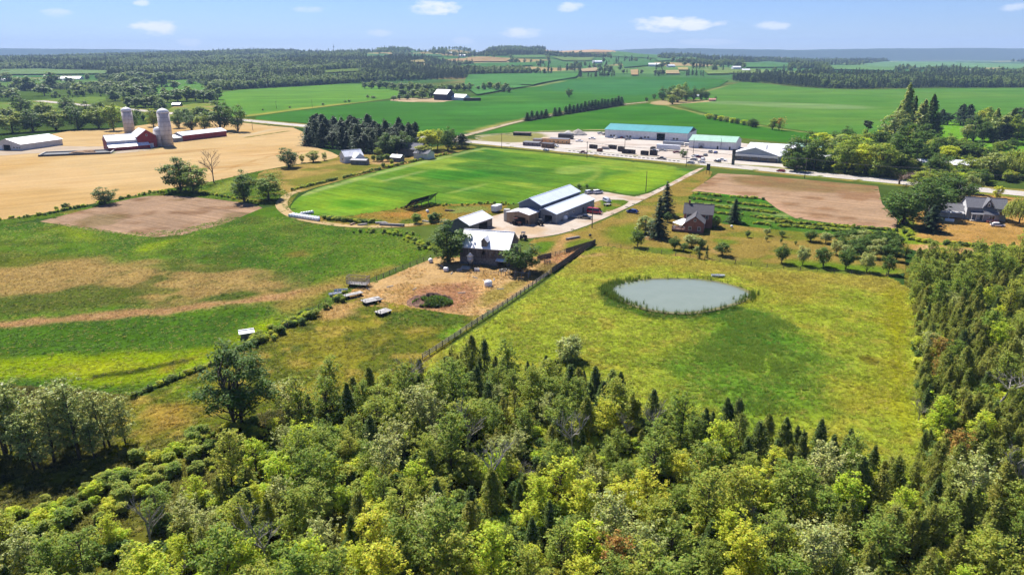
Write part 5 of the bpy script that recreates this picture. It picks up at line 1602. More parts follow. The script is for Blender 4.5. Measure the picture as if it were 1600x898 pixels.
# the far woods
_base_x = [-400, 0, 180, 300, 330, 345, 450, 560, 600, 650, 700, 745, 800, 850, 905, 1000, 1060, 1130, 1150, 1200, 1270, 1340, 1450, 1600, 2000]
_base_y = [121, 121, 122, 126, 139, 141.5, 135.5, 129.5, 127, 126, 124, 123, 122, 122, 121.5, 119.5, 119, 121, 128, 130.5, 137.5, 139.5, 137.5, 137, 137]


def far_woods():
    P, S, K = [], [], []
    rg = np.random.default_rng(9)
    for (y0, y1, sp, sc) in ((1150, 1900, 8.5, .95), (1900, 2900, 11.5, 1.1), (2900, 3900, 15, 1.15), (3900, 5300, 20, 1.35)):
        ys = np.arange(y0, y1, sp)
        xs = np.arange(-.86 * y1, .86 * y1, sp)
        X, Y = np.meshgrid(xs, ys)
        X = X.ravel() + rg.uniform(-.45, .45, X.size) * sp
        Y = Y.ravel() + rg.uniform(-.45, .45, Y.size) * sp
        Z = hz(X, Y)
        zz = Z - CAM_H
        dep = Y * math.cos(PITCH) - zz * math.sin(PITCH)
        px = 800 + FPX * X / dep
        py = 449 - FPX * (Y * math.sin(PITCH) + zz * math.cos(PITCH)) / dep
        ok = (px > -130) & (px < 1730) & (py < np.interp(px, _base_x, _base_y))
        X, Y, Z, px, py = X[ok], Y[ok], Z[ok], px[ok], py[ok]
        m = np.ones(len(X), bool)
        for poly in HILL_POLYS:
            m &= ~inside(poly, X, Y)
            for dy in (60, 130, 210): m &= ~inside(poly, X * (Y + dy) / Y, Y + dy)       # low ground before a field is kept clear
        # openings: more farmland to the right, unbroken woods to the left
        op = fbm(X, Y, 330, 3, 55)
        thr = np.interp(px, [0, 200, 300, 560, 700, 900, 1050, 1200, 1600], [.15, .3, .6, .45, .0, -.12, -.16, -.1, -.06]) + .9 * sstep(1950, 1500, Y)
        hr = farm_cells(X, Y)[2] < 13
        m &= (op < thr) | (hr & (rg.random(len(X)) < .55))
        kn = np.zeros(len(X), bool)
        for k0, k1 in ((380, 470), (590, 645), (672, 742), (762, 852), (898, 962)): kn |= (px > k0) & (px < k1)
        m &= ~((px > 640) & (px < 1130) & (op > thr - .12) & (rg.random(len(X)) < .6))
        m &= ~((py < 85.5) & (px > 470) & (px < 1010) & ~kn & (rg.random(len(X)) < .85))
        X, Y, Z = X[m], Y[m], Z[m]
        con = fbm(X, Y, 140, 2, 66) > rg.uniform(-.3, .5, len(X))
        P.append(np.c_[X, Y, Z - .3])
        s = sc * rg.uniform(.7, 1.25, len(X))
        S.append(np.stack([s * 1.05, s * 1.05, s * rg.uniform(.85, 1.15, len(X))], 1))
        K.append(np.where(con, rg.integers(4, 6, len(X)), rg.integers(0, 4, len(X))))
    return np.vstack(P), np.vstack(S), np.concatenate(K)


gp_ = [PX([(-80, 128), (60, 126), (170, 122), (240, 124), (262, 132), (250, 150), (205, 172), (120, 180), (0, 196), (-80, 200)]), PX([(196, 174), (262, 160), (330, 148), (342, 162), (330, 190), (290, 198), (262, 178), (222, 190)])]
gq = np.stack([RNG.uniform(-1500, -200, 26000), RNG.uniform(560, 2100, 26000)], 1)
gk = np.zeros(len(gq), bool)
for g_ in gp_: gk |= inside(g_, gq[:, 0], gq[:, 1])
for nm in ("left_meadow", "left_back_field", "left_far_field", "highway_verge", "wheat_field"): gk &= ~inside(FIELDS[nm][0], gq[:, 0], gq[:, 1])
for g_ in HILL_POLYS: gk &= ~inside(g_, gq[:, 0], gq[:, 1])
gk &= fbm(gq[:, 0], gq[:, 1], 55, 3, 91) > RNG.uniform(-.05, .35, len(gq))
gq = gq[gk][:2600]
gs = RNG.uniform(.25, .95, len(gq))
FP, FS, FK = far_woods()
print("far woods", len(FP))
fc = proto_collection("far_tree", [joined_tree('farbroad', i) for i in range(4)] + [joined_tree('farconifer', i) for i in range(2)])
scatter("grove_brush", "brushy groves and scrub massed behind the red farm", np.c_[gq, hz(gq[:, 0], gq[:, 1])], RNG.uniform(0, 6.28, len(gq)), gs, fc, pick=RNG.integers(0, 4, len(gq)))
scatter("distant_woods", "far woods covering the hills out to the skyline", FP, RNG.uniform(0, 6.28, len(FP)), FS, fc, pick=FK)
# ================================================================== BUILDINGS
WHITE_ROOF = plain("white_metal_roof", (.78, .78, .80), .42, .07, .5, spec=.5, dirt=(.55, .53, .50), stripes=(0, .9, .5))
BLUE_ROOF = plain("pale_blue_metal_roof", (.60, .66, .76), .42, .06, .4, spec=.5, stripes=(0, .9, .5))
TEAL_ROOF = plain("teal_metal_roof", (.07, .34, .36), .45, .08, .3, stripes=(0, .9, .5))
MINT_ROOF = plain("mint_metal_roof", (.36, .56, .44), .45, .08, .3, stripes=(0, .9, .5))
SHINGLE = plain("grey_shingles", (.19, .19, .21), .9, .3, 3, bump=.3)
DKSHINGLE = plain("charcoal_shingles", (.11, .105, .115), .9, .3, 3, bump=.3)
OLDWOOD = plain("weathered_boards", (.165, .142, .125), .9, .4, .8, dirt=(.25, .22, .19), stripes=(0, .28, .9))
GREYWOOD = plain("grey_boards", (.25, .23, .20), .9, .3, .8, stripes=(0, .3, .8))
TANWOOD = plain("tan_plywood", (.42, .29, .18), .8, .25, .7, stripes=(0, 1.2, .5))
STONE = plain("fieldstone", (.24, .21, .185), .9, .5, 2.2, bump=.8)
CONCRETE = plain("concrete", (.48, .46, .42), .9, .2, 1.0, bump=.2)
GREYSIDING = plain("grey_siding", (.34, .35, .36), .7, .12, .6, stripes=(0, .3, .4))
NAVY = plain("navy_siding", (.06, .085, .13), .6, .12, .6, stripes=(0, .3, .4))
WHITESIDING = plain("white_siding", (.66, .65, .66), .6, .1, .6, stripes=(0, .3, .4))
CREAM = plain("cream_siding", (.60, .57, .52), .6, .1, .6, stripes=(0, .3, .4))
REDSIDING = plain("red_siding", (.36, .028, .03), .6, .2, .5, stripes=(0, .3, .4))
BRICK = plain("red_brick", (.36, .15, .10), .85, .3, 3.5, bump=.3)
TRIM = plain("white_trim", (.72, .72, .70), .6, .06)
DARKMETAL = plain("dark_metal", (.05, .05, .055), .5, .2)
SILO = plain("silo_concrete", (.62, .56, .52), .85, .2, .35, dirt=(.44, .38, .34))
SILOCAP = plain("silo_cap", (.66, .66, .66), .5, .1)
BLUEGREY = plain("blue_grey_gable", (.42, .50, .60), .6, .1, .6, stripes=(0, .3, .4))
GL = glass()


class Bld:
    """a gabled building in its own frame: x along the ridge, front = -y"""

    def __init__(s, name, label, fl, fr, W, cat='building', group=None, L=None, rz=None, world=None):
        if world is None:
            p, q = np.array(G(*fl)[:2]), np.array(G(*fr)[:2])
            d = q - p
            s.rz = math.atan2(d[1], d[0]) if rz is None else rz
            s.L = float(np.hypot(*d)) if L is None else L
            c = p + s.L / 2 * np.array([math.cos(s.rz), math.sin(s.rz)])
            c = c + W / 2 * np.array([-math.sin(s.rz), math.cos(s.rz)])
            z = 0
        else:
            c, s.rz, s.L, z = world[:2], rz, L, float(hz(world[0], world[1]))
        s.W = W
        s.t = thing(name, label, cat, (c[0], c[1], z), s.rz, group)
        s.used = []

    def panel(s, mb, side, u0, u1, v0, v1, holes, th):
        L2, W2 = s.L / 2, s.W / 2
        us = sorted({u0, u1, *[h for a in holes for h in a[:2]]})
        vs_ = sorted({v0, v1, *[h for a in holes for h in a[2:4]]})
        for a, b in zip(us, us[1:]):
            for c, d in zip(vs_, vs_[1:]):
                m, n = (a + b) / 2, (c + d) / 2
                if any(h[0] < m < h[1] and h[2] < n < h[3] for h in holes): continue
                if side == 'front': mb.box(a, b, -W2, -W2 + th, c, d)
                if side == 'back': mb.box(a, b, W2 - th, W2, c, d)
                if side == 'left': mb.box(-L2, -L2 + th, a, b, c, d)
                if side == 'right': mb.box(L2 - th, L2, a, b, c, d)

    def walls(s, eave, ridge, mat, holes=None, ridge_y=0.0, back_eave=None, name="wall", th=.22, z0=-.1, mats=None):
        s.eave, s.ridge, s.ridge_y = eave, ridge, ridge_y
        s.be = eave if back_eave is None else back_eave
        L2, W2 = s.L / 2, s.W / 2
        holes = holes or {}
        mats = mats or {}
        lo = min(eave, s.be)
        for side in ('front', 'back', 'left', 'right'):
            mb = MB()
            hs = holes.get(side, [])
            if side == 'front': s.panel(mb, side, -L2, L2, z0, eave - .02, hs, th)
            elif side == 'back': s.panel(mb, side, -L2, L2, z0, s.be - .02, hs, th)
            else:
                s.panel(mb, side, -W2 + th, W2 - th, z0, lo - .02, hs, th)
                xs = (-L2, -L2 + th) if side == 'left' else (L2 - th, L2)
                prof = [(-W2 + th, lo - .02), (W2 - th, lo - .02)]
                k = (ridge - s.be) / max(.01, W2 - ridge_y)
                if s.be > lo + .01: prof.append((W2 - th, s.be - .02))
                else: prof[1] = (W2 - th, lo - .02)
                prof.append((ridge_y, ridge - .05))
                if eave > lo + .01: prof.append((-W2 + th, eave - .02))
                mb.prism(prof, *xs)
            mb.build(name, mats.get(side, mat), s.t)
        return s

    def roof(s, mat, oh=.45, th=.14, name="roof", end=.35):
        L2, W2 = s.L / 2 + end, s.W / 2
        kf = (s.ridge - s.eave) / (W2 + s.ridge_y)
        kb = (s.ridge - s.be) / (W2 - s.ridge_y)
        yf, zf = -W2 - oh, s.eave - kf * oh
        yb, zb = W2 + oh, s.be - kb * oh
        mb = MB()
        r = (s.ridge_y, s.ridge + th)
        prof = [(yf, zf), (s.ridge_y, s.ridge), (yb, zb), (yb, zb + th), (r[0], r[1]), (yf, zf + th)]
        n = len(prof)
        for x in (-L2, L2): mb.v += [(x, y, z) for y, z in prof]
        for i in range(n):
            j = (i + 1) % n
            mb.f.append((i, j, n + j, n + i))
        for o, rev in ((0, True), (n, False)):
            for q in ((0, 1, 4, 5), (1, 2, 3, 4)):
                q = [o + i for i in q]
                mb.f.append(tuple(reversed(q)) if rev else tuple(q))
        rf = mb.build(name, mat, s.t)
        s.rf = rf
        cap = MB().box(-L2, L2, s.ridge_y - .16, s.ridge_y + .16, s.ridge + th - .03, s.ridge + th + .07)
        cap.build("ridge_cap", mat, rf)
        return rf

    def at(s, side, u, n, v):
        L2, W2 = s.L / 2, s.W / 2
        return {'front': (u, -W2 - n, v), 'back': (u, W2 + n, v), 'left': (-L2 - n, u, v), 'right': (L2 + n, u, v)}[side]

    def bx(s, mb, side, u0, u1, n0, n1, v0, v1):
        a, b = s.at(side, u0, n0, v0), s.at(side, u1, n1, v1)
        mb.box(*[f(a[k], b[k]) for k in range(3) for f in (min, max)])

    def window(s, side, u, v, w, h, frame=TRIM, bars=True, parent=None):
        f = MB()
        b = .09
        u0, u1, v0, v1 = u - w / 2, u + w / 2, v - h / 2, v + h / 2
        s.bx(f, side, u0 - b, u1 + b, 0.0, .06, v0 - b, v0)
        s.bx(f, side, u0 - b, u1 + b, 0.0, .06, v1, v1 + b)
        s.bx(f, side, u0 - b, u0, 0.0, .06, v0, v1)
        s.bx(f, side, u1, u1 + b, 0.0, .06, v0, v1)
        if bars: s.bx(f, side, u - .03, u + .03, 0.0, .045, v0, v1)
        o = f.build("window", frame, parent or s.t)
        g = MB()
        s.bx(g, side, u0, u1, .0, .03, v0, v1)
        g.build("pane", GL, o)
        return o

    def door(s, side, u, w, h, mat=TRIM, v0=0.0, name="door"):
        d = MB()
        s.bx(d, side, u - w / 2, u + w / 2, .0, .06, v0, v0 + h)
        o = d.build(name, mat, s.t)
        k = MB()
        s.bx(k, side, u + w * .32, u + w * .38, .06, .12, v0 + h * .45, v0 + h * .5)
        k.build("handle", DARKMETAL, o)
        return o


def shade_box(t, x0, x1, y0, y1, z, mat=CONCRETE):
    MB().box(x0, x1, y0, y1, -.1, z).build("floor_slab", mat, t)


# ---- weathered bank barn
b = Bld("weathered_barn", "old weathered wooden barn with a bright white metal roof and small dormer", (719, 411), (797, 417), 11.0, L=15.4, rz=R(-15.5))
b.walls(5.4, 9.3, OLDWOOD, {'front': [(4.3, 6.9, 0, 1.9), (-.6, .2, 3.2, 4.4)]})
b.roof(WHITE_ROOF, .5)
fd = MB()
b.bx(fd, 'front', -7.72, 4.2, .0, .1, -.1, 2.1)
fd.build("stone_foundation", STONE, b.t)
for u in (3.0, 4.7, 6.2): b.window('front', u, 3.6, .7, .8, GREYWOOD, False)
b.window('front', -4.0, 3.2, .6, .7, GREYWOOD, False)
ca = MB().slab((4.0, -7.3, 2.0), (7.2, -7.3, 2.0), (7.2, -5.5, 2.4), (4.0, -5.5, 2.4), .08)
ca.build("canopy", WHITE_ROOF, b.t)
dm = MB()
for sx in (-.9, .75): dm.box(sx, sx + .15, -5.35, -2.4, 5.2, 7.3)
dm.prism([(-5.35, 5.4), (-5.2, 5.4), (-5.2, 7.3), (-5.35, 7.3)], -.75, .75)
dm.face([(-.9, -5.36, 7.3), (.9, -5.36, 7.3), (0, -5.36, 8.2)])
d_ = dm.build("dormer", GREYWOOD, b.t)
dr = MB().slab((-1.15, -5.7, 7.05), (0, -5.7, 8.35), (0, -1.6, 8.35), (-1.15, -2.4, 7.05), -.08).slab((0, -5.7, 8.35), (1.15, -5.7, 7.05), (1.15, -2.4, 7.05), (0, -1.6, 8.35), -.08)
dr.build("dormer_roof", WHITE_ROOF, d_)
BARN = b

# ---- saltbox shed behind the barn
b = Bld("white_roofed_shed", "low timber shed with lopsided white roof behind the weathered barn", None, None, 12.5, L=15.0, rz=R(59), world=(-16.5, 251.5))
# x runs away from the camera, front (-y) is the right-hand long wall
b.walls(3.4, 5.4, GREYWOOD, {'front': [(-1.5, 4.2, 0, 2.6)]}, ridge_y=-1.7, back_eave=2.0)
b.roof(WHITE_ROOF, .4)

# ---- long steel shed: high nave, lower aisle, porch
b = Bld("long_steel_shed", "long grey steel farm shed with stepped pale blue roofs and open porch", None, None, 9.5, L=34.0, rz=R(59.0), world=(0, 0))
_ax = np.array([math.cos(R(59)), math.sin(R(59))])
_nrm = np.array([math.sin(R(59)), -math.cos(R(59))])
_c0 = np.array([16.4, 258.7])                                           # near right corner of the aisle
_cn = _c0 + _ax * 17.2 - _nrm * (6.6 + 4.75)
b.t.location = (_cn[0], _cn[1], 0)
b.walls(6.4, 8.6, NAVY, {'left': [(-3.6, 1.0, 0, 3.4)]})
b.roof(BLUE_ROOF, .35)
LS = b.t


class Off(Bld):
    """a wing of a building: same thing, shifted frame"""

    def __init__(s, t, L, W, ox, oy, rot=0.0):
        s.t, s.L, s.W, s.ox, s.oy, s.rot = t, L, W, ox, oy, rot
        s._before = set(o.name for o in t.children)

    def settle(s):
        for o in s.t.children:
            if o.name not in s._before:
                o.location = (s.ox, s.oy, 0)
                o.rotation_euler = (0, 0, s.rot)


a = Off(LS, 34.2, 6.5, 0.1, -8.05)
a.walls(3.7, 5.3, GREYSIDING, {'left': [(-1.6, 1.6, 0, 2.9)], 'front': [(6, 7.1, 0, 2.1)]}, ridge_y=1.6, back_eave=4.7)
a.roof(BLUE_ROOF, .35, end=.3)
a.door('front', 6.55, 1.1, 2.1, DARKMETAL)
for u in (-8, -2, 12): a.window('front', u, 1.9, 1.2, .8)
a.settle()
po = Off(LS, 7.6, 9.5, -20.9, .8)
po.walls(4.0, 4.9, TANWOOD, {'left': [(-3.4, 1.4, 0, 2.8), (-4.4, -3.8, 0, 2.1)], 'front': [], 'back': []}, ridge_y=-.5)
po.roof(WHITE_ROOF, .4)
po.settle()
ct = MB().lathe([(1.3, -.05), (1.3, 4.6), (1.25, 4.7)], 20, (-22.5, 6.8, 0))
ct.build("water_tank", CONCRETE, LS)
MB().box(-17, 17, -11.2, 4.7, -.05, .08).build("floor_slab", CONCRETE, LS)

# ---- brick house
b = Bld("brick_house", "two-storey red brick farmhouse with charcoal roof and front wing", None, None, 8.2, 'house', L=10.2, rz=R(-17), world=(69.2, 256.5))
b.walls(5.2, 8.0, BRICK, {})
b.roof(DKSHINGLE, .4)
for u in (-3.6, 3.2): b.window('front', u, 4.1, .9, 1.3)
for u in (-2, 2): b.window('right', u, 4.0, .9, 1.3); b.window('right', u, 1.5, .9, 1.3)
ch = MB().box(-3.9, -3.2, -.35, .35, 7.6, 9.3)
ch.build("chimney", BRICK, b.rf)
for x in (-4.5, -1.5, 1.5, 4.3):
    MB().box(x - .12, x + .12, .3, .54, 7.9, 8.5).build("roof_vent", DARKMETAL, b.rf)
w = Off(b.t, 9.0, 6.4, -.6, -8.2, R(-90))        # wing: ridge towards the camera, its gable end is the wing's +x side
w.walls(3.6, 5.9, BRICK, {})
w.roof(DKSHINGLE, .35)
w.window('right', 0, 4.6, .7, .7)
w.window('right', -1.6, 1.6, .9, 1.2)
w.window('right', 1.6, 1.6, .9, 1.2)
w.window('back', 0, 1.7, 1.0, 1.2)
w.window('front', -2, 1.7, 1.0, 1.2)
w.settle()
HOUSE = b
# timber deck with railing and shade sails
dk = thing("timber_deck", "raised brown timber deck with railing along the brick house wing", 'deck', b.t.location, b.t.rotation_euler.z)
WOODB = plain("brown_decking", (.17, .085, .06), .8, .3, 1.2, stripes=(0, .15, .6))
for i in range(10): MB().box(-8.6 + i * .68, -7.96 + i * .68, -12.6, -6.0, .85, .93).build("plank", WOODB, dk)
for x, y in ((-8.4, -12.5), (-8.4, -6.2), (-5.0, -12.5), (-2.1, -12.5), (-8.4, -9.3)): MB().box(x - .07, x + .07, y - .07, y + .07, -.1, 2.0).build("post", WOODB, dk)
for z in (1.3, 1.6, 1.9):
    MB().box(-8.4, -2.1, -12.56, -12.5, z - .05, z + .05).build("railing", WOODB, dk)
    MB().box(-8.46, -8.4, -12.5, -6.2, z - .05, z + .05).build("railing", WOODB, dk)
MB().box(-8.4, -2.0, -12.66, -12.58, 0, .85).build("skirt", WOODB, dk)
sl = MB()
sl.slab((-8.8, -7.2, 2.2), (-5.3, -9.5, 1.7), (-3.0, -4.6, 3.3), (-5.2, -4.3, 3.3), .03)
tag(sl.build("shade_sail", plain("white_canvas", (.78, .77, .75), .8, .05)), "white shade sail stretched over the brick house deck", 'canopy')
bpy.data.objects["shade_sail"].location = b.t.location
bpy.data.objects["shade_sail"].rotation_euler = b.t.rotation_euler
for i, (x, y) in enumerate(((-7.6, -11.6), (-5.6, -10.2), (-4.2, -11.9))):
    c = thing("patio_chair", ["patio chair at the deck's outer corner", "patio chair under the shade sail", "patio chair by the wing's wall"][i], 'chair', (0, 0, 0))
    mw = b.t.location + Matrix.Rotation(b.t.rotation_euler.z, 3, 'Z') @ Vector((x, y, .93))
    c.location, c.rotation_euler = mw, (0, 0, i * 1.3)
    MB().box(-.3, .3, -.3, .3, .38, .46).build("seat", TRIM, c)
    MB().box(-.3, .3, .24, .3, .46, 1.0).build("backrest", TRIM, c)
    for sx in (-.25, .25):
        for sy in (-.25, .25): MB().box(sx - .03, sx + .03, sy - .03, sy + .03, 0, .38).build("leg", TRIM, c)

# ---- grey cottage
b = Bld("grey_cottage", "grey gabled cottage with white trim and pointed front dormer", (1508, 343), (1567, 347), 8.0, 'house', L=13.4, rz=R(-17))
b.walls(5.0, 8.1, GREYSIDING, {}, mats={'left': WHITESIDING})
b.roof(SHINGLE, .4)
dg = MB()
dg.face([(-1.6, -4.06, 4.9), (2.2, -4.06, 4.9), (.3, -4.06, 8.1)])
dg.box(-1.3, 1.9, -4.05, -3.9, 4.6, 5.0)
g_ = dg.build("front_gable", plain("dark_grey_gable", (.11, .12, .135), .8), b.t)
MB().slab((-1.95, -4.5, 4.7), (.3, -4.5, 8.45), (.3, -.4, 8.45), (-1.95, -3.9, 4.7), -.1).slab((.3, -4.5, 8.45), (2.55, -4.5, 4.7), (2.55, -3.9, 4.7), (.3, -.4, 8.45), -.1).build("gable_roof", SHINGLE, g_)
MB().box(-.15, .75, -4.16, -4.05, 5.4, 6.5).face([(-.15, -4.16, 6.5), (.75, -4.16, 6.5), (.3, -4.16, 7.2)]).build("window", TRIM, g_)
MB().box(.02, .58, -4.2, -4.15, 5.55, 6.5).build("pane", GL, g_)
for sg in (-1, 1):
    MB().slab((.3, -4.56, 8.3), (.3 + sg * 2.2, -4.56, 4.7), (.3 + sg * 2.2, -4.5, 4.7), (.3, -4.5, 8.3), .12).build("barge_board", TRIM, g_)
b.window('front', 4.4, 3.0, 1.6, 1.2)
b.window('left', 0, 4.0, .9, 1.3)
bay = Off(b.t, 4.6, 2.6, 1.0, -5.3, 0)
bay.walls(2.9, 3.9, GREYSIDING, {})
bay.roof(SHINGLE, .25, end=.25)
bay.window('front', .3, 1.7, 1.7, 1.5)
bay.settle()
pc = MB().slab((-5.6, -6.7, 2.75), (-1.2, -6.7, 2.75), (-1.2, -4.0, 3.4), (-5.6, -4.0, 3.4), .1)
pc.build("porch_roof", SHINGLE, b.t)
for x in (-5.4, -3.9, -1.6): MB().box(x - .09, x + .09, -6.6, -6.42, -.1, 2.7).build("porch_post", TRIM, b.t)
MB().box(-5.6, -1.2, -6.7, -4.0, -.1, .35).build("porch_floor", CONCRETE, b.t)
b.door('front', -2.4, 1.0, 2.1, TRIM, .35)
MB().box(-.6, 3.0, -8.4, -6.7, -.1, .75).build("steps_deck", plain("red_decking", (.28, .08, .06), .8, .3), b.t)
for x in (-.6, 1.2, 3.0): MB().box(x - .05, x + .05, -8.4, -8.3, .75, 1.6).build("post", plain("red_decking", (.28, .08, .06)), b.t)
MB().box(-.6, 3.0, -8.4, -8.34, 1.5, 1.6).build("railing", plain("red_decking", (.28, .08, .06)), b.t)
COT = b

b = Bld("cottage_garage", "long grey-roofed garage left of the grey cottage", (1456, 338), (1497, 345), 7.5, 'garage', L=10.5, rz=R(-17))
b.walls(2.9, 4.9, CREAM, {})
b.roof(SHINGLE, .45)
MB().slab((-5.0, -6.4, 2.2), (5.2, -6.4, 2.2), (5.2, -3.7, 2.85), (-5.0, -3.7, 2.85), .1).build("lean_to_roof", plain("pale_grey_roof", (.42, .42, .44), .7), b.t)
for x in (-4.6, 0, 4.8): MB().box(x - .08, x + .08, -6.2, -6.04, -.1, 2.15).build("post", TRIM, b.t)

# ---- contractor's yard
b = Bld("teal_roofed_warehouse", "very long white warehouse with teal metal roof at the back of the yard", (945, 215), (1064, 219), 26.0, L=64.0, rz=R(-28))
b.walls(6.2, 9.6, WHITESIDING, {'front': [(9.0, 15.2, 0, 5.2)]}, mats={'right': WHITESIDING})
b.roof(TEAL_ROOF, .6, end=.6)
for u in (-27, -24.5, -14, -11.5, 0, 2.5, 22, 24.5): b.window('front', u, 1.8, 1.4, 1.0, DARKMETAL)
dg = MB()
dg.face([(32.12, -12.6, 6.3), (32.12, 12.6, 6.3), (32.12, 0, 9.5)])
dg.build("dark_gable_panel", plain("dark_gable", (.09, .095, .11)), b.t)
b.door('front', 19, 1.1, 2.2, TRIM)
b = Bld("mint_roofed_warehouse", "smaller white warehouse with pale mint roof beside the teal-roofed one", (1076, 231), (1141, 235), 20.0, L=31.0, rz=R(-28))
b.walls(5.2, 8.0, WHITESIDING, {})
b.roof(MINT_ROOF, .5)
for u in (-8, 4, 12): b.door('front', u, 1.1, 2.2, DARKMETAL)
MB().box(-9, -5, -10.08, -10.0, 0, 3.6).build("roller_door", plain("grey_door", (.5, .5, .52)), b.t)
MB().tube([(6.2, -10.3, 0), (6.2, -10.3, 7.5)], .12, 8).build("flue", DARKMETAL, b.t)
b = Bld("white_flat_shed", "low white-roofed shed behind the blue-grey gabled office", None, None, 15.0, L=30.0, rz=R(-30), world=(172, 468))
b.walls(3.6, 5.2, WHITESIDING, {})
b.roof(WHITE_ROOF, .5)
b = Bld("mint_annex", "narrow shed with pale green roof at the right end of the yard", None, None, 12.0, L=20.0, rz=R(-30), world=(192, 466))
b.walls(4.2, 6.0, WHITESIDING, {})
b.roof(MINT_ROOF, .5)
# office: gable to the road
b = Bld("gabled_office", "office with wide blue-grey gable, white band and dark glass by the highway", None, None, 27.0, L=24.0, rz=R(58), world=(151.5, 434))
b.walls(4.2, 8.2, WHITESIDING, {}, mats={'left': BLUEGREY})
b.roof(WHITE_ROOF, 1.0, end=1.6)
f = MB()
b.bx(f, 'left', -13.4, 13.4, .05, .5, 2.6, 3.9)
f.build("white_fascia", TRIM, b.t)
f = MB()
b.bx(f, 'left', -13.0, 13.0, .0, .12, .0, 2.4)
f.build("dark_shopfront", plain("dark_shopfront", (.13, .14, .16), .5, .2), b.t)
for u in (-10, -5, 0, 5, 10):
    f = MB()
    b.bx(f, 'left', u - 2.1, u + 2.1, .12, .16, .5, 2.2)
    f.build("shop_window", GL, b.t)
f = MB()
b.bx(f, 'front', -11, 11, .0, .06, .2, 1.6)
f.build("lower_cladding", BLUEGREY, b.t)
MB().tube([(-6, -5, 6), (-6, -5, 9.2)], .25, 8).build("chimney", DARKMETAL, b.t)
OFF = b

# ---- red farm on the left
b = Bld("red_barn", "red barn with white metal roofs, cross wing and low red lean-to", None, None, 11.0, 'barn', L=21.0, rz=R(42), world=(-264.5, 484.5))
b.walls(6.2, 9.6, REDSIDING, {}, mats={'front': WHITESIDING})
b.roof(WHITE_ROOF, .5)
MB().slab((-11, -11.0, 2.4), (14.5, -11.0, 2.4), (14.5, -5.6, 4.6), (-11, -5.6, 4.6), .12).build("lean_to_roof", WHITE_ROOF, b.t)
MB().box(-10.6, 14.2, -10.6, -5.6, -.1, 2.45).build("lean_to", REDSIDING, b.t)
w = Off(b.t, 17.0, 12.0, 14.0, 1.5, R(-90))
w.walls(8.0, 12.2, REDSIDING, {})
w.roof(WHITE_ROOF, .5)
w.window('right', 0, 8.6, 1.0, 1.2)
w.door('right', 2.5, 2.4, 3.0, WHITESIDING)
w.settle()
b.window('left', 0, 7.2, .9, 1.0)
b.window('left', -3, 3.0, .9, 1.0)


def silo(px, py, d, h, label, tilt=0):
    x, y, z = G(px, py)
    t = thing("farm_silo", label, 'silo', (x, y, 0), random.uniform(0, 6), 'silos of the red farm')
    r = d / 2
    MB().lathe([(r, -.1), (r, h)], 24).build("barrel", SILO, t, True)
    prof = [(r * 1.02, h)] + [(r * 1.02 * math.cos(a), h + r * .75 * math.sin(a)) for a in np.linspace(.15, 1.35, 6)] + [(.15, h + r * .8)]
    MB().lathe(prof, 24).build("dome", SILOCAP, t, True)
    for z_ in np.arange(1.5, h, 3.0): MB().lathe([(r + .05, z_), (r + .05, z_ + .12)], 24).build("hoop", DARKMETAL, t)
    MB().box(-.45, .45, -r - .55, -r + .05, .5, h - .5).build("chute", SILO, t)


silo(262, 228, 8.0, 22.5, "tallest grey silo with white dome at the right end of the red barn")
silo(250, 228.5, 5.6, 11.0, "short silo snug against the red barn's right end")
silo(203, 208, 8.0, 17.5, "grey domed silo rising behind the red barn roof")
b = Bld("red_shed", "long low red shed with white roof right of the silos", None, None, 11.0, 'shed', L=40.0, rz=R(62), world=(-238.5, 548.0))
b.walls(4.2, 6.2, REDSIDING, {}, mats={'left': GREYSIDING})
b.roof(WHITE_ROOF, .5)
MB().box(-27, -20, -5.6, 1, -.1, 3.0).build("end_room", GREYSIDING, b.t)
MB().slab((-27.4, -6, 3.0), (-19.8, -6, 3.0), (-19.8, 1.4, 4.6), (-27.4, 1.4, 4.6), .12).build("end_room_roof", WHITE_ROOF, b.t)
b = Bld("cream_machine_shed", "cream machine shed with white roof at the far left edge", None, None, 22.0, 'shed', L=34.0, rz=R(77), world=(-333.0, 492.0))
b.walls(4.2, 7.4, CREAM, {'left': [(-2.6, 3.0, 0, 3.6)]})
b.roof(WHITE_ROOF, .6)
for u in (-8, -5.5, -9.8): b.window('left', u, 1.9, 1.2, 1.0, TRIM, False)
b.door('left', 6.6, 4.8, 3.2, TRIM)
pit = thing("manure_tank", "low round-edged concrete manure pit with a tan heap by the red barn", 'pit', (*G(122, 240)[:2], 0), R(20))
MB().box(-20, 20, -.4, .4, -.1, 1.2).build("pit_wall", DARKMETAL, pit, loc=(0, -9, 0))
MB().box(-20, 20, -.4, .4, -.1, 1.0).build("pit_wall", CONCRETE, pit, loc=(0, 9, 0))
for x in (-20, 20): MB().box(x - .4, x + .4, -8.6, 8.6, -.1, 1.0).build("pit_wall", CONCRETE, pit)
MB().box(-19.6, 19.6, -8.6, 8.6, -.1, .25).build("slurry", plain("slurry", (.05, .05, .045), .5), pit)
MB().blob((3, 1, .2), (8, 4, 1.6), 5, .18, 3).build("manure_heap", plain("tan_heap", (.34, .2, .1), .9, .3, .8, bump=.6), pit)

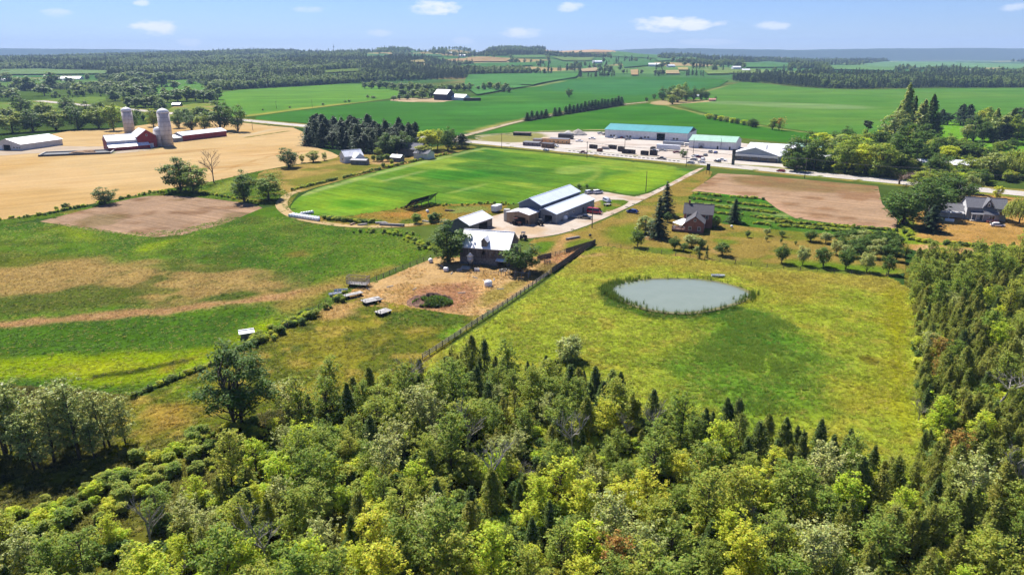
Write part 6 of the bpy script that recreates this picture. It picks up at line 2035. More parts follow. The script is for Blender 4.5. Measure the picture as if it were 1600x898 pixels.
# ---- far farms
b = Bld("dark_far_barn", "dark timber barn with pale roof alone beyond the soybeans", None, None, 17.0, 'barn', L=24.0, rz=R(-33), world=(-97, 1042))
b.walls(8.5, 14.5, plain("dark_barn_boards", (.055, .05, .065), .9, .3, .5), {})
b.roof(plain("pale_grey_metal", (.50, .50, .54), .5, .1), .6)
b = Bld("far_white_shed", "white-roofed shed joined to the far dark barn", None, None, 14.0, 'shed', L=22.0, rz=R(-33), world=(-73, 1036))
b.walls(4.5, 8.0, WHITESIDING, {})
b.roof(WHITE_ROOF, .6)
MB().box(-12, 12, -3, 3, 0, 4).build("far_wall", plain("dark_hedge", (.02, .025, .02)), None)  # plain dark box standing in for the hedge beside the far farm
o = bpy.data.objects["far_wall"]
o.name = "long_dark_hedge"
o.location, o.rotation_euler = (-56, 1018, 0), (0, 0, R(12))
tag(o, "long dark hedge right of the far white shed", 'hay stack')
b = Bld("white_farmhouse", "small white farmhouse with two gables on the dry homestead lawn", None, None, 8.0, 'house', L=11.5, rz=R(35), world=(-95.5, 422))
b.walls(4.0, 7.0, WHITESIDING, {})
b.roof(WHITE_ROOF, .4)
b.window('left', 0, 2.0, 1.2, 1.2)
b.window('front', 0, 2.0, 1.4, 1.2)
w = Off(b.t, 7.0, 6.0, 1.5, -5.5, R(-90))
w.walls(3.4, 5.8, WHITESIDING, {})
w.roof(WHITE_ROOF, .35)
w.window('right', 0, 1.8, 1.2, 1.2)
w.settle()
b = Bld("grey_garden_shed", "flat-roofed grey shed in front of the white farmhouse", None, None, 5.0, 'shed', L=9.5, rz=R(-12), world=(-88.5, 412))
b.walls(2.6, 3.1, GREYWOOD, {})
b.roof(plain("pale_grey_roof", (.42, .42, .44)), .3)
b = Bld("homestead_barn", "grey-roofed homestead barn under the trees left of the highway corner", None, None, 10.0, 'barn', L=16.0, rz=R(-25), world=(-63, 452))
b.walls(4.4, 7.6, GREYWOOD, {})
b.roof(SHINGLE, .5)
b = Bld("homestead_workshop", "pale workshop with grey roof right of the homestead barn", None, None, 8.0, 'shed', L=10.0, rz=R(-25), world=(-54, 436))
b.walls(3.6, 5.4, CREAM, {})
b.roof(SHINGLE, .4)
b = Bld("homestead_hut", "small white-roofed hut among the homestead bushes", None, None, 5.0, 'shed', L=6.5, rz=R(-20), world=(-68.5, 424))
b.walls(2.8, 4.0, GREYWOOD, {})
b.roof(WHITE_ROOF, .35)
b = Bld("hidden_bungalow", "white-roofed bungalow half hidden in the roadside trees", None, None, 11.0, 'house', L=29.0, rz=R(-14), world=(0, 0))
x, y, z = G(1482, 266)
b.t.location = (x, y + 4, 0)
b.walls(3.4, 5.2, CREAM, {})
b.roof(WHITE_ROOF, .7)
b = Bld("roadside_carport", "small white-roofed carport under the dark trees by the highway", None, None, 6.0, 'shed', L=8.0, rz=R(-30), world=G(1288, 252)[:2])
b.walls(2.7, 3.8, GREYWOOD, {'front': [(-3, 3, 0, 2.3)]})
b.roof(WHITE_ROOF, .5)
x, y, z = G(386, 527)
b = Bld("field_hut", "tiny hut with a white roof behind the cottonwood", None, None, 2.0, 'shed', L=2.6, rz=R(25), world=(x, y))
b.walls(1.4, 1.8, GREYWOOD, {'left': [(-.6, .6, 0, 1.4)]})
b.roof(WHITE_ROOF, .25)
FARB = [(112, 127, 46, 20, 5, "wide white barn in the left distance below the escarpment"), (1022, 104, 36, 20, -10, "white-roofed barn on the middle hillside"), (1048, 105, 24, 14, 20, "small white farmhouse on the middle hillside"), (5, 129, 30, 16, 0, "white shed at the far left in the distance"),
        (277, 166, 10, 8, 0, "small grey shed on the meadow behind the red farm"), (1150, 108, 26, 16, 10, "pale barn in the right middle distance"), (1250, 96, 40, 22, 0, "white farm shed far off below the escarpment"), (933, 99, 34, 18, 10, "pale barn on the far hillside woods"), (706, 85, 30, 20, 0, "white roof on the hill left of the skyline wood"),
        (1516, 112, 30, 14, 0, "long white shed at the far right"), (722, 89, 30, 20, 0, "bluish barn below the skyline wood"), (1165, 112, 22, 14, 0, "low white building beyond the tree belt"), (1112, 94, 30, 16, 0, "farmhouse glinting on the far right slope"), (1340, 99, 22, 14, 0, "white far farmstead in the right valley"), (1087, 152, 12, 8, -20, "white-walled house among the knoll trees"), (1113, 158, 9, 7, -20, "salmon pink house at the right of the knoll trees")]
for i, (px, py, L_, W_, a_, lab) in enumerate(FARB):
    x, y, z = G(px, py)
    b = Bld("distant_building", lab, None, None, W_, 'building', L=L_, rz=R(a_), world=(x, y), group='distant farm buildings')
    pink = 'salmon' in lab
    b.walls(W_ * .3, W_ * .52, plain("salmon_wall", (.55, .26, .18)) if pink else WHITESIDING if i != 4 else DARKMETAL, {})
    b.roof(plain("salmon_roof", (.5, .24, .18)) if pink else WHITE_ROOF, .6)
# brick house and cottage skyline mast
x, y, z = G(522, 84.5)
t = thing("radio_mast", "slim mast standing on the wooded skyline", 'mast', (x, y, z))
MB().tube([(0, 0, 0), (0, 0, 52)], [1.6, .6], 6).build("mast", GREYSIDING, t)
MB().box(-3.5, 3.5, -2, 2, 34, 40).build("platform", GREYSIDING, t)
# ================================================================== VEHICLES
TYRE = plain("tyre_rubber", (.02, .02, .02), .9, .1)
RIM = plain("steel_rim", (.45, .45, .46), .4, .1, metal=.6)
LAMP = plain("headlamp", (.7, .7, .72), .2, .05)
TAIL = plain("tail_lamp", (.35, .02, .02), .3, .05)
VGL = glass("vehicle_glass", (.015, .018, .022))


def paint(name, col): return plain("paint_" + name, col, .28, .05, .8, spec=.6)


PROF = {   # side outline (x, z) from the rear bumper over the roof to the nose; glass line z; half width
    'sedan': ([(-2.3, .35), (-2.32, .8), (-1.75, .95), (-1.05, 1.42), (.35, 1.45), (1.15, .98), (2.1, .85), (2.3, .6), (2.28, .32)], .92, .9),
    'suv': ([(-2.3, .4), (-2.34, 1.0), (-2.1, 1.65), (-1.7, 1.74), (.4, 1.72), (1.15, 1.12), (2.15, 1.0), (2.32, .7), (2.3, .38)], 1.08, .94),
    'van': ([(-2.75, .4), (-2.78, 1.1), (-2.7, 2.0), (-2.5, 2.1), (1.2, 2.08), (1.9, 1.25), (2.6, 1.05), (2.75, .7), (2.72, .38)], 1.2, .98),
    'pickup': ([(-2.8, .5), (-2.82, 1.05), (-.75, 1.08), (-.65, 1.72), (.6, 1.76), (1.3, 1.15), (2.6, 1.05), (2.8, .75), (2.78, .45)], 1.15, .97),
}
_vm = {}


def vehicle(kind, px, py, deg, colname, col, label, group=None, cat=None, scale=1.0, name=None):
    x, y, z = G(px, py)
    prof, belt, hw = PROF[kind]
    t = thing(name or {'sedan': 'parked_car', 'suv': 'parked_suv', 'van': 'parked_van', 'pickup': 'pickup_truck'}[kind], label, cat or {'sedan': 'car', 'suv': 'car', 'van': 'van', 'pickup': 'pickup truck'}[kind], (x, y, .12), R(deg), group)
    t.scale = (scale,) * 3
    key = (kind, colname)
    if key not in _vm:
        m = paint(colname, col)
        mb = MB()
        n = len(prof)
        # three sections across: side, side, with the glasshouse pulled in
        ys = (-1, -.93, .93, 1)
        for s in ys:
            for (px_, pz) in prof:
                k = 1.0 if pz <= belt + .02 else .80
                e = 1.0 if abs(s) < .95 else .96
                cz = pz if abs(s) < .95 else min(pz, pz * .97)
                mb.v.append((px_ * e, s * hw * k, cz))
        for r in range(3):
            for i in range(n):
                j = (i + 1) % n
                mb.f.append((r * n + i, r * n + j, (r + 1) * n + j, (r + 1) * n + i))
        mb.f.append(tuple(range(n)))
        mb.f.append(tuple(reversed(range(3 * n, 4 * n))))
        body = mb.mesh("body", m)
        top = [p for p in prof if p[1] > belt + .02]
        xs0, xs1, zt = min(p[0] for p in top), max(p[0] for p in top), max(p[1] for p in top)
        i0 = [i for i, p in enumerate(prof) if p[1] > belt + .02]
        a0, a1 = prof[i0[0] - 1], prof[i0[0]]
        b0, b1 = prof[i0[-1] + 1], prof[i0[-1]]
        side = []
        for s in (-1, 1):
            q = MB()
            y0, y1 = s * (hw * .985), s * (hw * .83)
            q.face([(a0[0] * .8 + a1[0] * .2 + .12, y0, belt + .02), (b0[0] * .8 + b1[0] * .2 - .15, y0, belt + .02), (b1[0] - .12, y1, zt - .10), (a1[0] + .2, y1, zt - .10)])
            side.append(q.mesh("side_window", VGL))

        def screen(p, q_, off):
            u, v = Vector((p[0], 0, p[1])), Vector((q_[0], 0, q_[1]))
            u, v = u.lerp(v, .12), u.lerp(v, .9)
            return MB().face([(u.x + off, -hw * .82, u.z + .025), (u.x + off, hw * .82, u.z + .025), (v.x + off, hw * .72, v.z + .025), (v.x + off, -hw * .72, v.z + .025)])
        ws = screen(b0, b1, .03).mesh("windscreen", VGL)
        rw = screen(a0, a1, -.03).mesh("rear_window", VGL)
        wh = MB()
        prof_w = [(.2, -.11), (.33, -.11), (.34, -.05), (.34, .05), (.33, .11), (.2, .11)]
        wh.lathe(prof_w, 14)
        tyre = wh.mesh("tyre", TYRE)
        rim = MB().lathe([(.2, -.115), (.05, -.13), (.05, .13), (.2, .115)], 12).mesh("rim", RIM)
        hl = MB().box(-.05, .05, -.22, .22, -.09, .09).mesh("headlight", LAMP)
        tl = MB().box(-.05, .05, -.14, .14, -.12, .12).mesh("tail_light", TAIL)
        _vm[key] = (body, side, ws, rw, tyre, rim, hl, tl)
    body, side, ws, rw, tyre, rim, hl, tl = _vm[key]
    add_obj("body", body, t)
    for s in side: add_obj("side_window", s, t)
    add_obj("windscreen", ws, t)
    add_obj("rear_window", rw, t)
    fx = prof[-2][0]
    bxp = prof[1][0]
    for sx in (bxp * .64, fx * .66):
        for sy in (-1, 1):
            w = add_obj("wheel", tyre, t, (sx, sy * hw * .9, .3), (R(90), 0, 0))
            add_obj("rim", rim, w)
    for sy in (-1, 1):
        add_obj("headlight", hl, t, (fx + .01, sy * hw * .7, prof[-2][1] + .06))
        add_obj("tail_light", tl, t, (bxp + .0, sy * hw * .78, prof[1][1] - .12))
    return t


C_WHITE, C_BLACK, C_RED, C_BLUE, C_SIL, C_GREY = (.75, .75, .76), (.025, .025, .028), (.48, .02, .03), (.02, .045, .24), (.45, .46, .48), (.11, .115, .12)
vehicle('sedan', 988, 333, 150, 'blue', C_BLUE, "dark blue sedan parked on the bend of the farm drive", scale=1.05)
vehicle('van', 929, 334, -28, 'red', C_RED, "long red van parked beside the long steel shed", scale=1.1)
vehicle('pickup', 914, 342, -25, 'black', C_BLACK, "black pickup parked in front of the red van", scale=.95)
vehicle('suv', 921, 303, 35, 'white', C_WHITE, "white car, left of the two white ones behind the long shed")
vehicle('suv', 934, 303, 30, 'white', C_WHITE, "white car, right of the two white ones behind the long shed", scale=1.08)
vehicle('suv', 948, 316, -70, 'bluewhite', (.55, .58, .66), "silver-blue SUV facing the camera in the farm parking spot", scale=1.05)
vehicle('sedan', 853, 236, 142, 'white', C_WHITE, "white car driving on the highway by the orange huts")
vehicle('pickup', 911, 240, 142, 'maroon', (.20, .03, .04), "maroon pickup driving on the highway past the dumpsters")
vehicle('pickup', 1034, 249.5, 142, 'black', C_BLACK, "black pickup driving on the highway near the yard entrance")
vehicle('sedan', 1079, 256, 142, 'silver', C_SIL, "silver car turning at the yard entrance")
vehicle('sedan', 1220, 269, 142, 'red', C_RED, "red car driving on the highway below the dark trees")
vehicle('pickup', 1128, 252, 150, 'white', C_WHITE, "white pickup parked at the office corner")
vehicle('sedan', 1121, 253.5, 120, 'black', C_BLACK, "black car parked next to the white pickup at the office")
YV = [('pickup', 1002, 218, 60, 'grey', C_GREY, "grey pickup left of the warehouse's dark doorway"), ('pickup', 1013, 217, 60, 'black', C_BLACK, "black pickup just left of the warehouse's dark doorway"), ('suv', 1033, 218, 30, 'black', C_BLACK, "black SUV right of the warehouse's dark doorway"),
      ('sedan', 991, 215.5, 60, 'white', C_WHITE, "white car against the teal-roofed warehouse"), ('suv', 1068, 219, 60, 'black', C_BLACK, "black SUV at the corner of the teal-roofed warehouse"), ('pickup', 1096, 232, 60, 'grey', C_GREY, "grey pickup in front of the mint-roofed warehouse"), ('suv', 1100, 229, 60, 'white', C_WHITE, "white SUV in front of the mint-roofed warehouse"),
      ('pickup', 1023, 237, 150, 'white', C_WHITE, "white service truck behind the dumpsters by the semitrailers"), ('pickup', 1035, 236.5, 150, 'silver', C_SIL, "silver service truck beside the white one behind the dumpsters"), ('suv', 938, 210, 20, 'white', C_WHITE, "white vehicle left of the teal-roofed warehouse"), ('pickup', 945, 211.5, 60, 'black', C_BLACK, "black truck left of the teal-roofed warehouse"),
      ('sedan', 1084, 251, 140, 'silver', C_SIL, "silver car in the lot by the yard entrance, nearest the road"), ('sedan', 1093, 247, 140, 'maroon', (.20, .03, .04), "maroon car in the lot by the yard entrance"), ('suv', 1086, 246, 140, 'white', C_WHITE, "white SUV in the lot by the yard entrance"), ('sedan', 1098, 250, 60, 'white', C_WHITE, "white car in the lot by the yard entrance"), ('sedan', 1102, 244, 60, 'grey', C_GREY, "grey car in the lot by the yard entrance"),
      ('pickup', 893, 215, 60, 'white', C_WHITE, "white truck by the gravel heaps"), ('pickup', 888, 213, 140, 'black', C_BLACK, "black truck by the gravel heaps"), ('sedan', 1558, 354, -17, 'white', C_WHITE, "white-topped car parked on the dry lawn before the grey cottage"), ('sedan', 1096, 255, 142, 'white', C_WHITE, "white car waiting at the mouth of the farm drive"),
      ('pickup', 962, 217, 55, 'white', C_WHITE, "white pickup at the left end of the teal-roofed warehouse front"), ('sedan', 972, 216.5, 60, 'red', C_RED, "red car against the teal-roofed warehouse"), ('suv', 981, 219, 20, 'silver', C_SIL, "silver SUV out in front of the teal-roofed warehouse"), ('pickup', 925, 218, -20, 'white', C_WHITE, "white truck crossing the empty gravel left of the warehouse"),
      ('pickup', 1058, 240, 150, 'maroon', (.20, .03, .04), "maroon truck between the semitrailer and the yard tree"), ('suv', 1110, 239, 60, 'silver', C_SIL, "silver SUV below the mint-roofed warehouse"), ('sedan', 1118, 240, 60, 'blue', C_BLUE, "blue car below the mint-roofed warehouse"), ('van', 1076, 229, -28, 'white', C_WHITE, "white van at the mint-roofed warehouse corner"),
      ('pickup', 905, 222, -25, 'white', C_WHITE, "white truck right of the long orange cabin"), ('suv', 868, 230, -38, 'white', C_WHITE, "white vehicle beside the dark brown rack cabin")]
for a in YV: vehicle(*a, group='vehicles in the yards')


# ---- tractor
def tractor(px, py, deg, col, label, s=1.0):
    x, y, z = G(px, py)
    t = thing("farm_tractor", label, 'tractor', (x, y, .12), R(deg))
    t.scale = (s,) * 3
    MB().hexa([(0, -.35, .7), (1.9, -.32, .75), (1.9, .32, .75), (0, .35, .7), (0, -.35, 1.45), (1.85, -.3, 1.3), (1.85, .3, 1.3), (0, .35, 1.45)]).build("hood", paint(col[0], col[1]), t)
    MB().box(-1.2, .1, -.6, .6, .7, 1.2).build("chassis", DARKMETAL, t)
    cab = MB()
    for sx in (-1.1, .0):
        for sy in (-.55, .55): cab.box(sx - .04, sx + .04, sy - .04, sy + .04, 1.2, 2.45)
    cab.build("cab_frame", DARKMETAL, t)
    MB().box(-1.25, .15, -.7, .7, 2.45, 2.58).build("cab_roof", paint(col[0], col[1]), t)
    MB().box(-.8, -.3, -.25, .25, 1.2, 1.7).build("seat", DARKMETAL, t)
    for sy in (-1, 1):
        for sx, r, w in ((-.75, .82, .24), (1.45, .45, .15)):
            wv = MB().lathe([(r * .5, -w), (r, -w), (r, w), (r * .5, w)], 16).build("wheel", TYRE, t, loc=(sx, sy * .85, r), rot=(R(90), 0, 0))
            MB().lathe([(r * .5, -w * .6), (.1, -w * .7), (.1, w * .7), (r * .5, w * .6)], 12).build("rim", RIM, wv)
    MB().tube([(1.2, .2, 1.4), (1.2, .2, 2.2)], .05, 6).build("exhaust", DARKMETAL, t)


tractor(808, 352, -40, ("dkred", (.14, .05, .04)), "dark tractor parked at the porch of the long shed")
tractor(843, 352, 120, ("grey", C_GREY), "dark tractor under the porch edge of the long shed", .9)
tractor(818, 374, 80, ("black", C_BLACK), "black machine parked off the weathered barn's right gable", 1.0)


# ---- trailers, wagons, boats
def wheel_part(t, loc, r=.35, w=.1, rot=(R(90), 0, 0)):
    o = MB().lathe([(r * .55, -w), (r, -w), (r, w), (r * .55, w)], 14).build("wheel", TYRE, t, loc=loc, rot=rot)
    MB().lathe([(r * .55, -w * .7), (.05, -w * .8), (.05, w * .8), (r * .55, w * .7)], 10).build("rim", RIM, o)


PALEDECK = plain("bleached_deck", (.50, .48, .46), .8, .4, 1.0, stripes=(1, .3, .7))


def flatbed(px, py, deg, L, W, label, rack=0.0, gap=False):
    x, y, z = G(px, py)
    t = thing("hay_wagon" if rack else "flatbed_wagon", label, 'wagon', (x, y, .05), R(deg))
    n = int(W / .3)
    for i in range(n):
        y0 = -W / 2 + i * W / n
        short = gap and i in (1, 3, 4)
        MB().box(-L / 2, L / 2 - (L * .3 if short else 0), y0 + .02, y0 + W / n - .02, .8, .88).build("plank", PALEDECK, t)
    MB().box(-L / 2 + .1, L / 2 - .1, -.12, .12, .55, .78).box(-L / 2 + .4, -L / 2 + .55, -W / 2, W / 2, .66, .79).box(L / 2 - .55, L / 2 - .4, -W / 2, W / 2, .66, .79).build("frame", DARKMETAL, t)
    for sx in (-L * .33, L * .33):
        for sy in (-W * .42, W * .42): wheel_part(t, (sx, sy, .36), .36)
    MB().tube([(L / 2, 0, .55), (L / 2 + 1.6, 0, .35)], .06, 6).build("drawbar", DARKMETAL, t)
    if rack:
        wood = plain("rack_bars", (.34, .27, .25), .8, .3)
        for sy in (-W / 2, W / 2):
            for sx in np.linspace(-L / 2 + .05, L / 2 - .05, 13): MB().box(sx - .04, sx + .04, sy - .03, sy + .03, .88, rack).build("upright", wood, t)
            for z_ in (1.2, 1.7, rack - .1): MB().box(-L / 2, L / 2, sy - .05, sy + .05, z_ - .05, z_ + .05).build("rail", wood, t)
        for sx in (-L / 2, L / 2):
            for sy in np.linspace(-W / 2, W / 2, 6): MB().box(sx - .03, sx + .03, sy - .04, sy + .04, .88, rack + .3).build("upright", wood, t)
            for z_ in (1.2, 1.7, rack + .1): MB().box(sx - .05, sx + .05, -W / 2, W / 2, z_ - .05, z_ + .05).build("rail", wood, t)
    else:
        for sy in (-W / 2 + .1, 0, W / 2 - .1): MB().box(-L / 2 - .03, -L / 2 + .05, sy - .05, sy + .05, .88, 1.7).build("end_stake", DARKMETAL, t)
    return t


flatbed(560, 447, -12, 5.8, 2.6, "tall slatted hay wagon standing at the barnyard's left corner", 2.7)
flatbed(552, 464, 40, 5.2, 1.9, "narrow pale flatbed wagon behind the slatted hay wagon")
flatbed(581, 473, 38, 5.0, 3.0, "broken flatbed wagon with missing deck boards", gap=True)
flatbed(599, 491, 50, 3.6, 2.6, "square white flatbed, lowest of the wagons in the weeds")


def boat(px, py, deg, label, L=3.6, W=1.4, col=C_WHITE, group=None):
    x, y, z = G(px, py)
    t = thing("small_boat", label, 'boat', (x, y, .18), R(deg), group)
    st = [(-.5, .8), (-.2, 1.0), (.15, 1.0), (.38, .6), (.5, .04)]
    mb = MB()
    for u, w in st:
        for (k, z_) in ((-1, .5), (-.6, .05), (.6, .05), (1, .5)): mb.v.append((u * L, k * w * W / 2, z_ + max(0, u - .2) * .4))
    for i in range(len(st) - 1):
        for k in range(3): mb.f.append((i * 4 + k, i * 4 + k + 1, i * 4 + k + 5, i * 4 + k + 4))
    mb.f.append((0, 1, 2, 3))
    mb.build("hull", paint("boat" + str(int(col[0] * 99)), col), t)
    g = MB()
    for s in (-1, 1):
        g.tube([(u * L, s * w * W / 2, .5 + max(0, u - .2) * .4) for u, w in st], .04, 5)
    g.build("gunwale", TRIM, t)
    for u in (-.25, .1): MB().box(u * L - .12, u * L + .12, -W * .46, W * .46, .32, .38).build("thwart", GREYWOOD, t)


boat(1122, 433, -8, "upturned-looking white rowing boat on the grass above the pond", 3.8, 1.5)
boat(527, 461, 30, "white boat lying in the weeds left of the wagons", 4.2, 1.7)
boat(533, 456, 12, "pale blue-grey boat beside the white one left of the wagons", 3.6, 1.5, (.45, .52, .55))
boat(900, 341, -25, "grey boat on its trailer beside the black pickup", 5.2, 1.9, (.42, .43, .42))
flatbed(949, 322, 40, 3.2, 1.8, "little white trailer behind the silver-blue SUV")


def boxtrailer(px, py, deg, L, W, H_, mat, label, z0=.9, name="semi_trailer", cat='trailer'):
    x, y, z = G(px, py)
    t = thing(name, label, cat, (x, y, .08), R(deg))
    b_ = MB().box(-L / 2, L / 2, -W / 2, W / 2, z0, z0 + H_).build("box_body", mat, t)
    MB().box(-L / 2 - .03, -L / 2, -W / 2 + .1, W / 2 - .1, z0 + .1, z0 + H_ - .1).build("rear_door", TRIM, t)
    MB().box(-L / 2, L / 2, -.5, .5, z0 - .25, z0).build("chassis", DARKMETAL, t)
    for k in range(int(L / 1.6)):
        for s in (-1, 1): MB().box(-L / 2 + .5 + k * 1.6, -L / 2 + .58 + k * 1.6, s * (W / 2 + .015) - .02, s * (W / 2 + .015) + .02, z0 + .05, z0 + H_ - .05).build("rib", mat, b_)
    r = min(.5, z0 * .6)
    for sx in (-L * .36, -L * .27):
        for sy in (-W * .42, W * .42): wheel_part(t, (sx, sy, r), r, .14)
    if L > 5:
        for sy in (-W * .35, W * .35): MB().box(L * .3 - .06, L * .3 + .06, sy - .06, sy + .06, 0, z0).build("landing_leg", DARKMETAL, t)


BOXW = plain("trailer_white", (.72, .72, .73), .4, .06, .6)
boxtrailer(776, 331, 60, 5.0, 2.3, 2.2, BOXW, "white box trailer parked behind the white-roofed shed", .55, "cargo_trailer")
boxtrailer(1044, 235.5, -28, 15.5, 2.6, 2.9, BOXW, "white semitrailer, nearer of the two parked in the yard")
boxtrailer(1052, 228.5, -28, 14.5, 2.6, 2.2, plain("trailer_silver", (.42, .44, .47), .35, .1), "long silver trailer behind the white semitrailer")


# ---- yard things
def dumpster(px, py, deg, L, W, H_, col, label):
    x, y, z = G(px, py)
    t = thing("roll_off_dumpster", label, 'dumpster', (x, y, .08), R(deg), 'dumpsters along the yard front')
    m = plain("bin_" + col[0], col[1], .7, .3, .8, dirt=(.2, .1, .06))
    th = .1
    sh = MB()
    sh.box(-L / 2, L / 2, -W / 2, W / 2, .2, .3).box(-L / 2, L / 2, -W / 2, -W / 2 + th, .3, H_).box(-L / 2, L / 2, W / 2 - th, W / 2, .3, H_).box(-L / 2, -L / 2 + th, -W / 2 + th, W / 2 - th, .3, H_).box(L / 2 - th, L / 2, -W / 2 + th, W / 2 - th, .3, H_)
    sh.build("bin_shell", m, t)
    for k in range(int(L / .8)):
        for s in (-1, 1): MB().box(-L / 2 + .3 + k * .8, -L / 2 + .42 + k * .8, s * (W / 2 + .05) - .05, s * (W / 2 + .05) + .05, .3, H_ - .05).build("rib", m, t)
    for s in (-1, 1): MB().box(-L / 2, L / 2, s * .55 - .07, s * .55 + .07, .0, .2).build("skid", DARKMETAL, t)
    for sx in (-L * .4, L * .4):
        for s in (-1, 1): MB().lathe([(.12, -.1), (.12, .1)], 8).build("roller", DARKMETAL, t, loc=(sx, s * .75, .12), rot=(R(90), 0, 0))


BLK, ORG, RST = ('black', (.04, .035, .035)), ('orange', (.50, .17, .04)), ('rust', (.24, .10, .05))
dumpster(927, 232.5, -46, 5.4, 2.5, 2.6, BLK, "black dumpster at the left of the row")
dumpster(937, 237, 60, 4.6, 2.4, 1.9, RST, "rusty orange dumpster in the row")
dumpster(946, 233.5, -20, 4.8, 2.4, 1.6, ('grey', (.42, .41, .40)), "grey dumpster heaped behind the rusty one")
dumpster(957, 233, -43, 5.4, 2.5, 2.6, BLK, "long black dumpster, third in the back of the row")
dumpster(970, 237, -44, 3.6, 2.5, 3.2, BLK, "tall square black dumpster in the middle of the row")
dumpster(978, 240, -34, 4.8, 2.5, 2.6, BLK, "black dumpster right of the tall square one")
dumpster(987, 240.5, -40, 4.2, 2.5, 2.5, BLK, "black dumpster beside its twin, middle right of the row")
dumpster(1007, 242.5, -38, 4.6, 2.4, 2.6, BLK, "black dumpster second from the right end")
dumpster(1021, 243, -32, 4.4, 2.5, 3.2, BLK, "tall black dumpster at the right end of the row")
dumpster(1020, 236, 59, 4.0, 2.4, 2.6, BLK, "black dumpster tucked behind the right end")
x, y, z = G(1067, 246)
plant('oak', x, y, 5.2, "small dark round tree in the middle of the contractor's yard", name='yard_tree', w=5.6)
# lengths of concrete kerb laid along the yard front
for i in range(26):
    a = np.array(G(890 + i * 6.8, 236.2 + i * .655)[:2])
    o = MB().box(-.8, .8, -.25, .25, 0, .45).build("kerb_block", plain("dark_block", (.30, .26, .24), .9), loc=(a[0], a[1], .05), rot=(0, 0, R(-38)))
    tag(o, "dark concrete block in the line along the yard's road edge", 'concrete block', 'blocks along the yard front')
# orange huts and timber racks left in the yard


def hut(px, py, deg, L, W, H_, mat, label, roofm):
    x, y, z = G(px, py)
    t = thing("site_cabin", label, 'cabin', (x, y, .06), R(deg), 'cabins in the yard')
    MB().box(-L / 2, L / 2, -W / 2, W / 2, -.05, H_).build("cabin_body", mat, t)
    MB().slab((-L / 2 - .2, -W / 2 - .3, H_ + .02), (L / 2 + .2, -W / 2 - .3, H_ + .02), (L / 2 + .2, W / 2 + .3, H_ + .5), (-L / 2 - .2, W / 2 + .3, H_ + .5), -.1).build("cabin_roof", roofm, t)
    for u in np.linspace(-L / 2 + 1.2, L / 2 - 1.2, max(2, int(L / 3))):
        w = MB().box(u - .4, u + .4, -W / 2 - .04, -W / 2, 1.0, 1.9).build("window", DARKMETAL, t)
        MB().box(u - .33, u + .33, -W / 2 - .06, -W / 2 - .04, 1.07, 1.83).build("pane", GL, w)


ORW = plain("orange_timber", (.72, .36, .12), .7, .2, .8, stripes=(0, .4, .5))
hut(874, 224.5, -25, 15, 4.5, 3.2, ORW, "long orange timber cabin in the contractor's yard", SHINGLE)
hut(855, 223, -25, 8, 4.0, 3.0, ORW, "short orange timber cabin left of the long one", plain("tan_roof", (.45, .33, .22)))
hut(831, 228, -25, 12, 4.5, 2.4, plain("violet_grey_cladding", (.22, .17, .19), .7), "low purplish cabin nearest the left end of the yard", SHINGLE)
hut(856, 231.5, -38, 9, 3.0, 3.0, plain("brown_rack", (.20, .11, .07), .7, .3), "dark brown rack cabin beside the highway", DARKMETAL)
hut(840, 224, -25, 6, 4, 2.8, plain("tan_cladding", (.42, .26, .16)), "tan cabin behind the purplish one", SHINGLE)
hut(884, 217, -25, 11, 4.2, 3.4, DARKMETAL, "dark machinery shelter below the gravel heaps", DARKMETAL)
hut(816, 212, -20, 14, 4.0, 2.2, DARKMETAL, "long dark scrap rack at the left back of the yard", RST and plain("rust_roof", (.10, .06, .05)))


def heap(px, py, r, h, col, label, seed):
    x, y, z = G(px, py)
    rg = random.Random(seed)
    mb = MB()
    n, lv = 22, 7
    for i in range(lv + 1):
        for k in range(n):
            a = 2 * math.pi * k / n
            rr = r * (1 - i / lv) ** .9 * (1 + .12 * math.sin(3 * a + seed) + rg.uniform(-.05, .05)) + .02
            mb.v.append((rr * math.cos(a), rr * math.sin(a), h * (i / lv) ** .85 + (-.1 if i == 0 else rg.uniform(-.02, .02) * h)))
    for i in range(lv):
        for k in range(n):
            k2 = (k + 1) % n
            mb.f.append((i * n + k, i * n + k2, (i + 1) * n + k2, (i + 1) * n + k))
    o = mb.build("gravel_heap", plain("heap_" + str(seed), col, .95, .25, .8, bump=.7), None, False, loc=(x, y, 0))
    tag(o, label, 'heap')


heap(903, 211, 7.5, 4.8, (.42, .38, .34), "tall grey gravel heap at the back of the yard", 3)
heap(888, 210, 5, 3.2, (.55, .52, .48), "smaller pale gravel heap beside the tall one", 4)
heap(1055, 216.5, 5, 2.2, (.55, .36, .26), "low salmon sand heap against the teal-roofed warehouse", 5)
# sign, dark board at the mouth of the drive
x, y, z = G(1106, 272)
t = thing("roadside_sign", "tall dark board sign at the mouth of the farm drive", 'sign', (x, y, 0), R(-35))
for s in (-.9, .9): MB().box(s - .08, s + .08, -.08, .08, -.2, 5.2).build("post", DARKMETAL, t)
MB().box(-.95, .95, -.12, .12, 1.9, 5.4).build("sign_board", plain("dark_sign", (.05, .07, .06), .6), t)
x, y, z = G(1145, 258)
t = thing("pylon_sign", "tall dark pylon sign in front of the gabled office", 'sign', (x, y, 0), R(-35))
MB().box(-.8, .8, -.3, .3, -.2, 9.0).build("sign_pylon", plain("dark_sign", (.05, .07, .06)), t)
MB().box(-.9, .9, -.36, .36, 6.5, 9.1).build("sign_head", DARKMETAL, t)

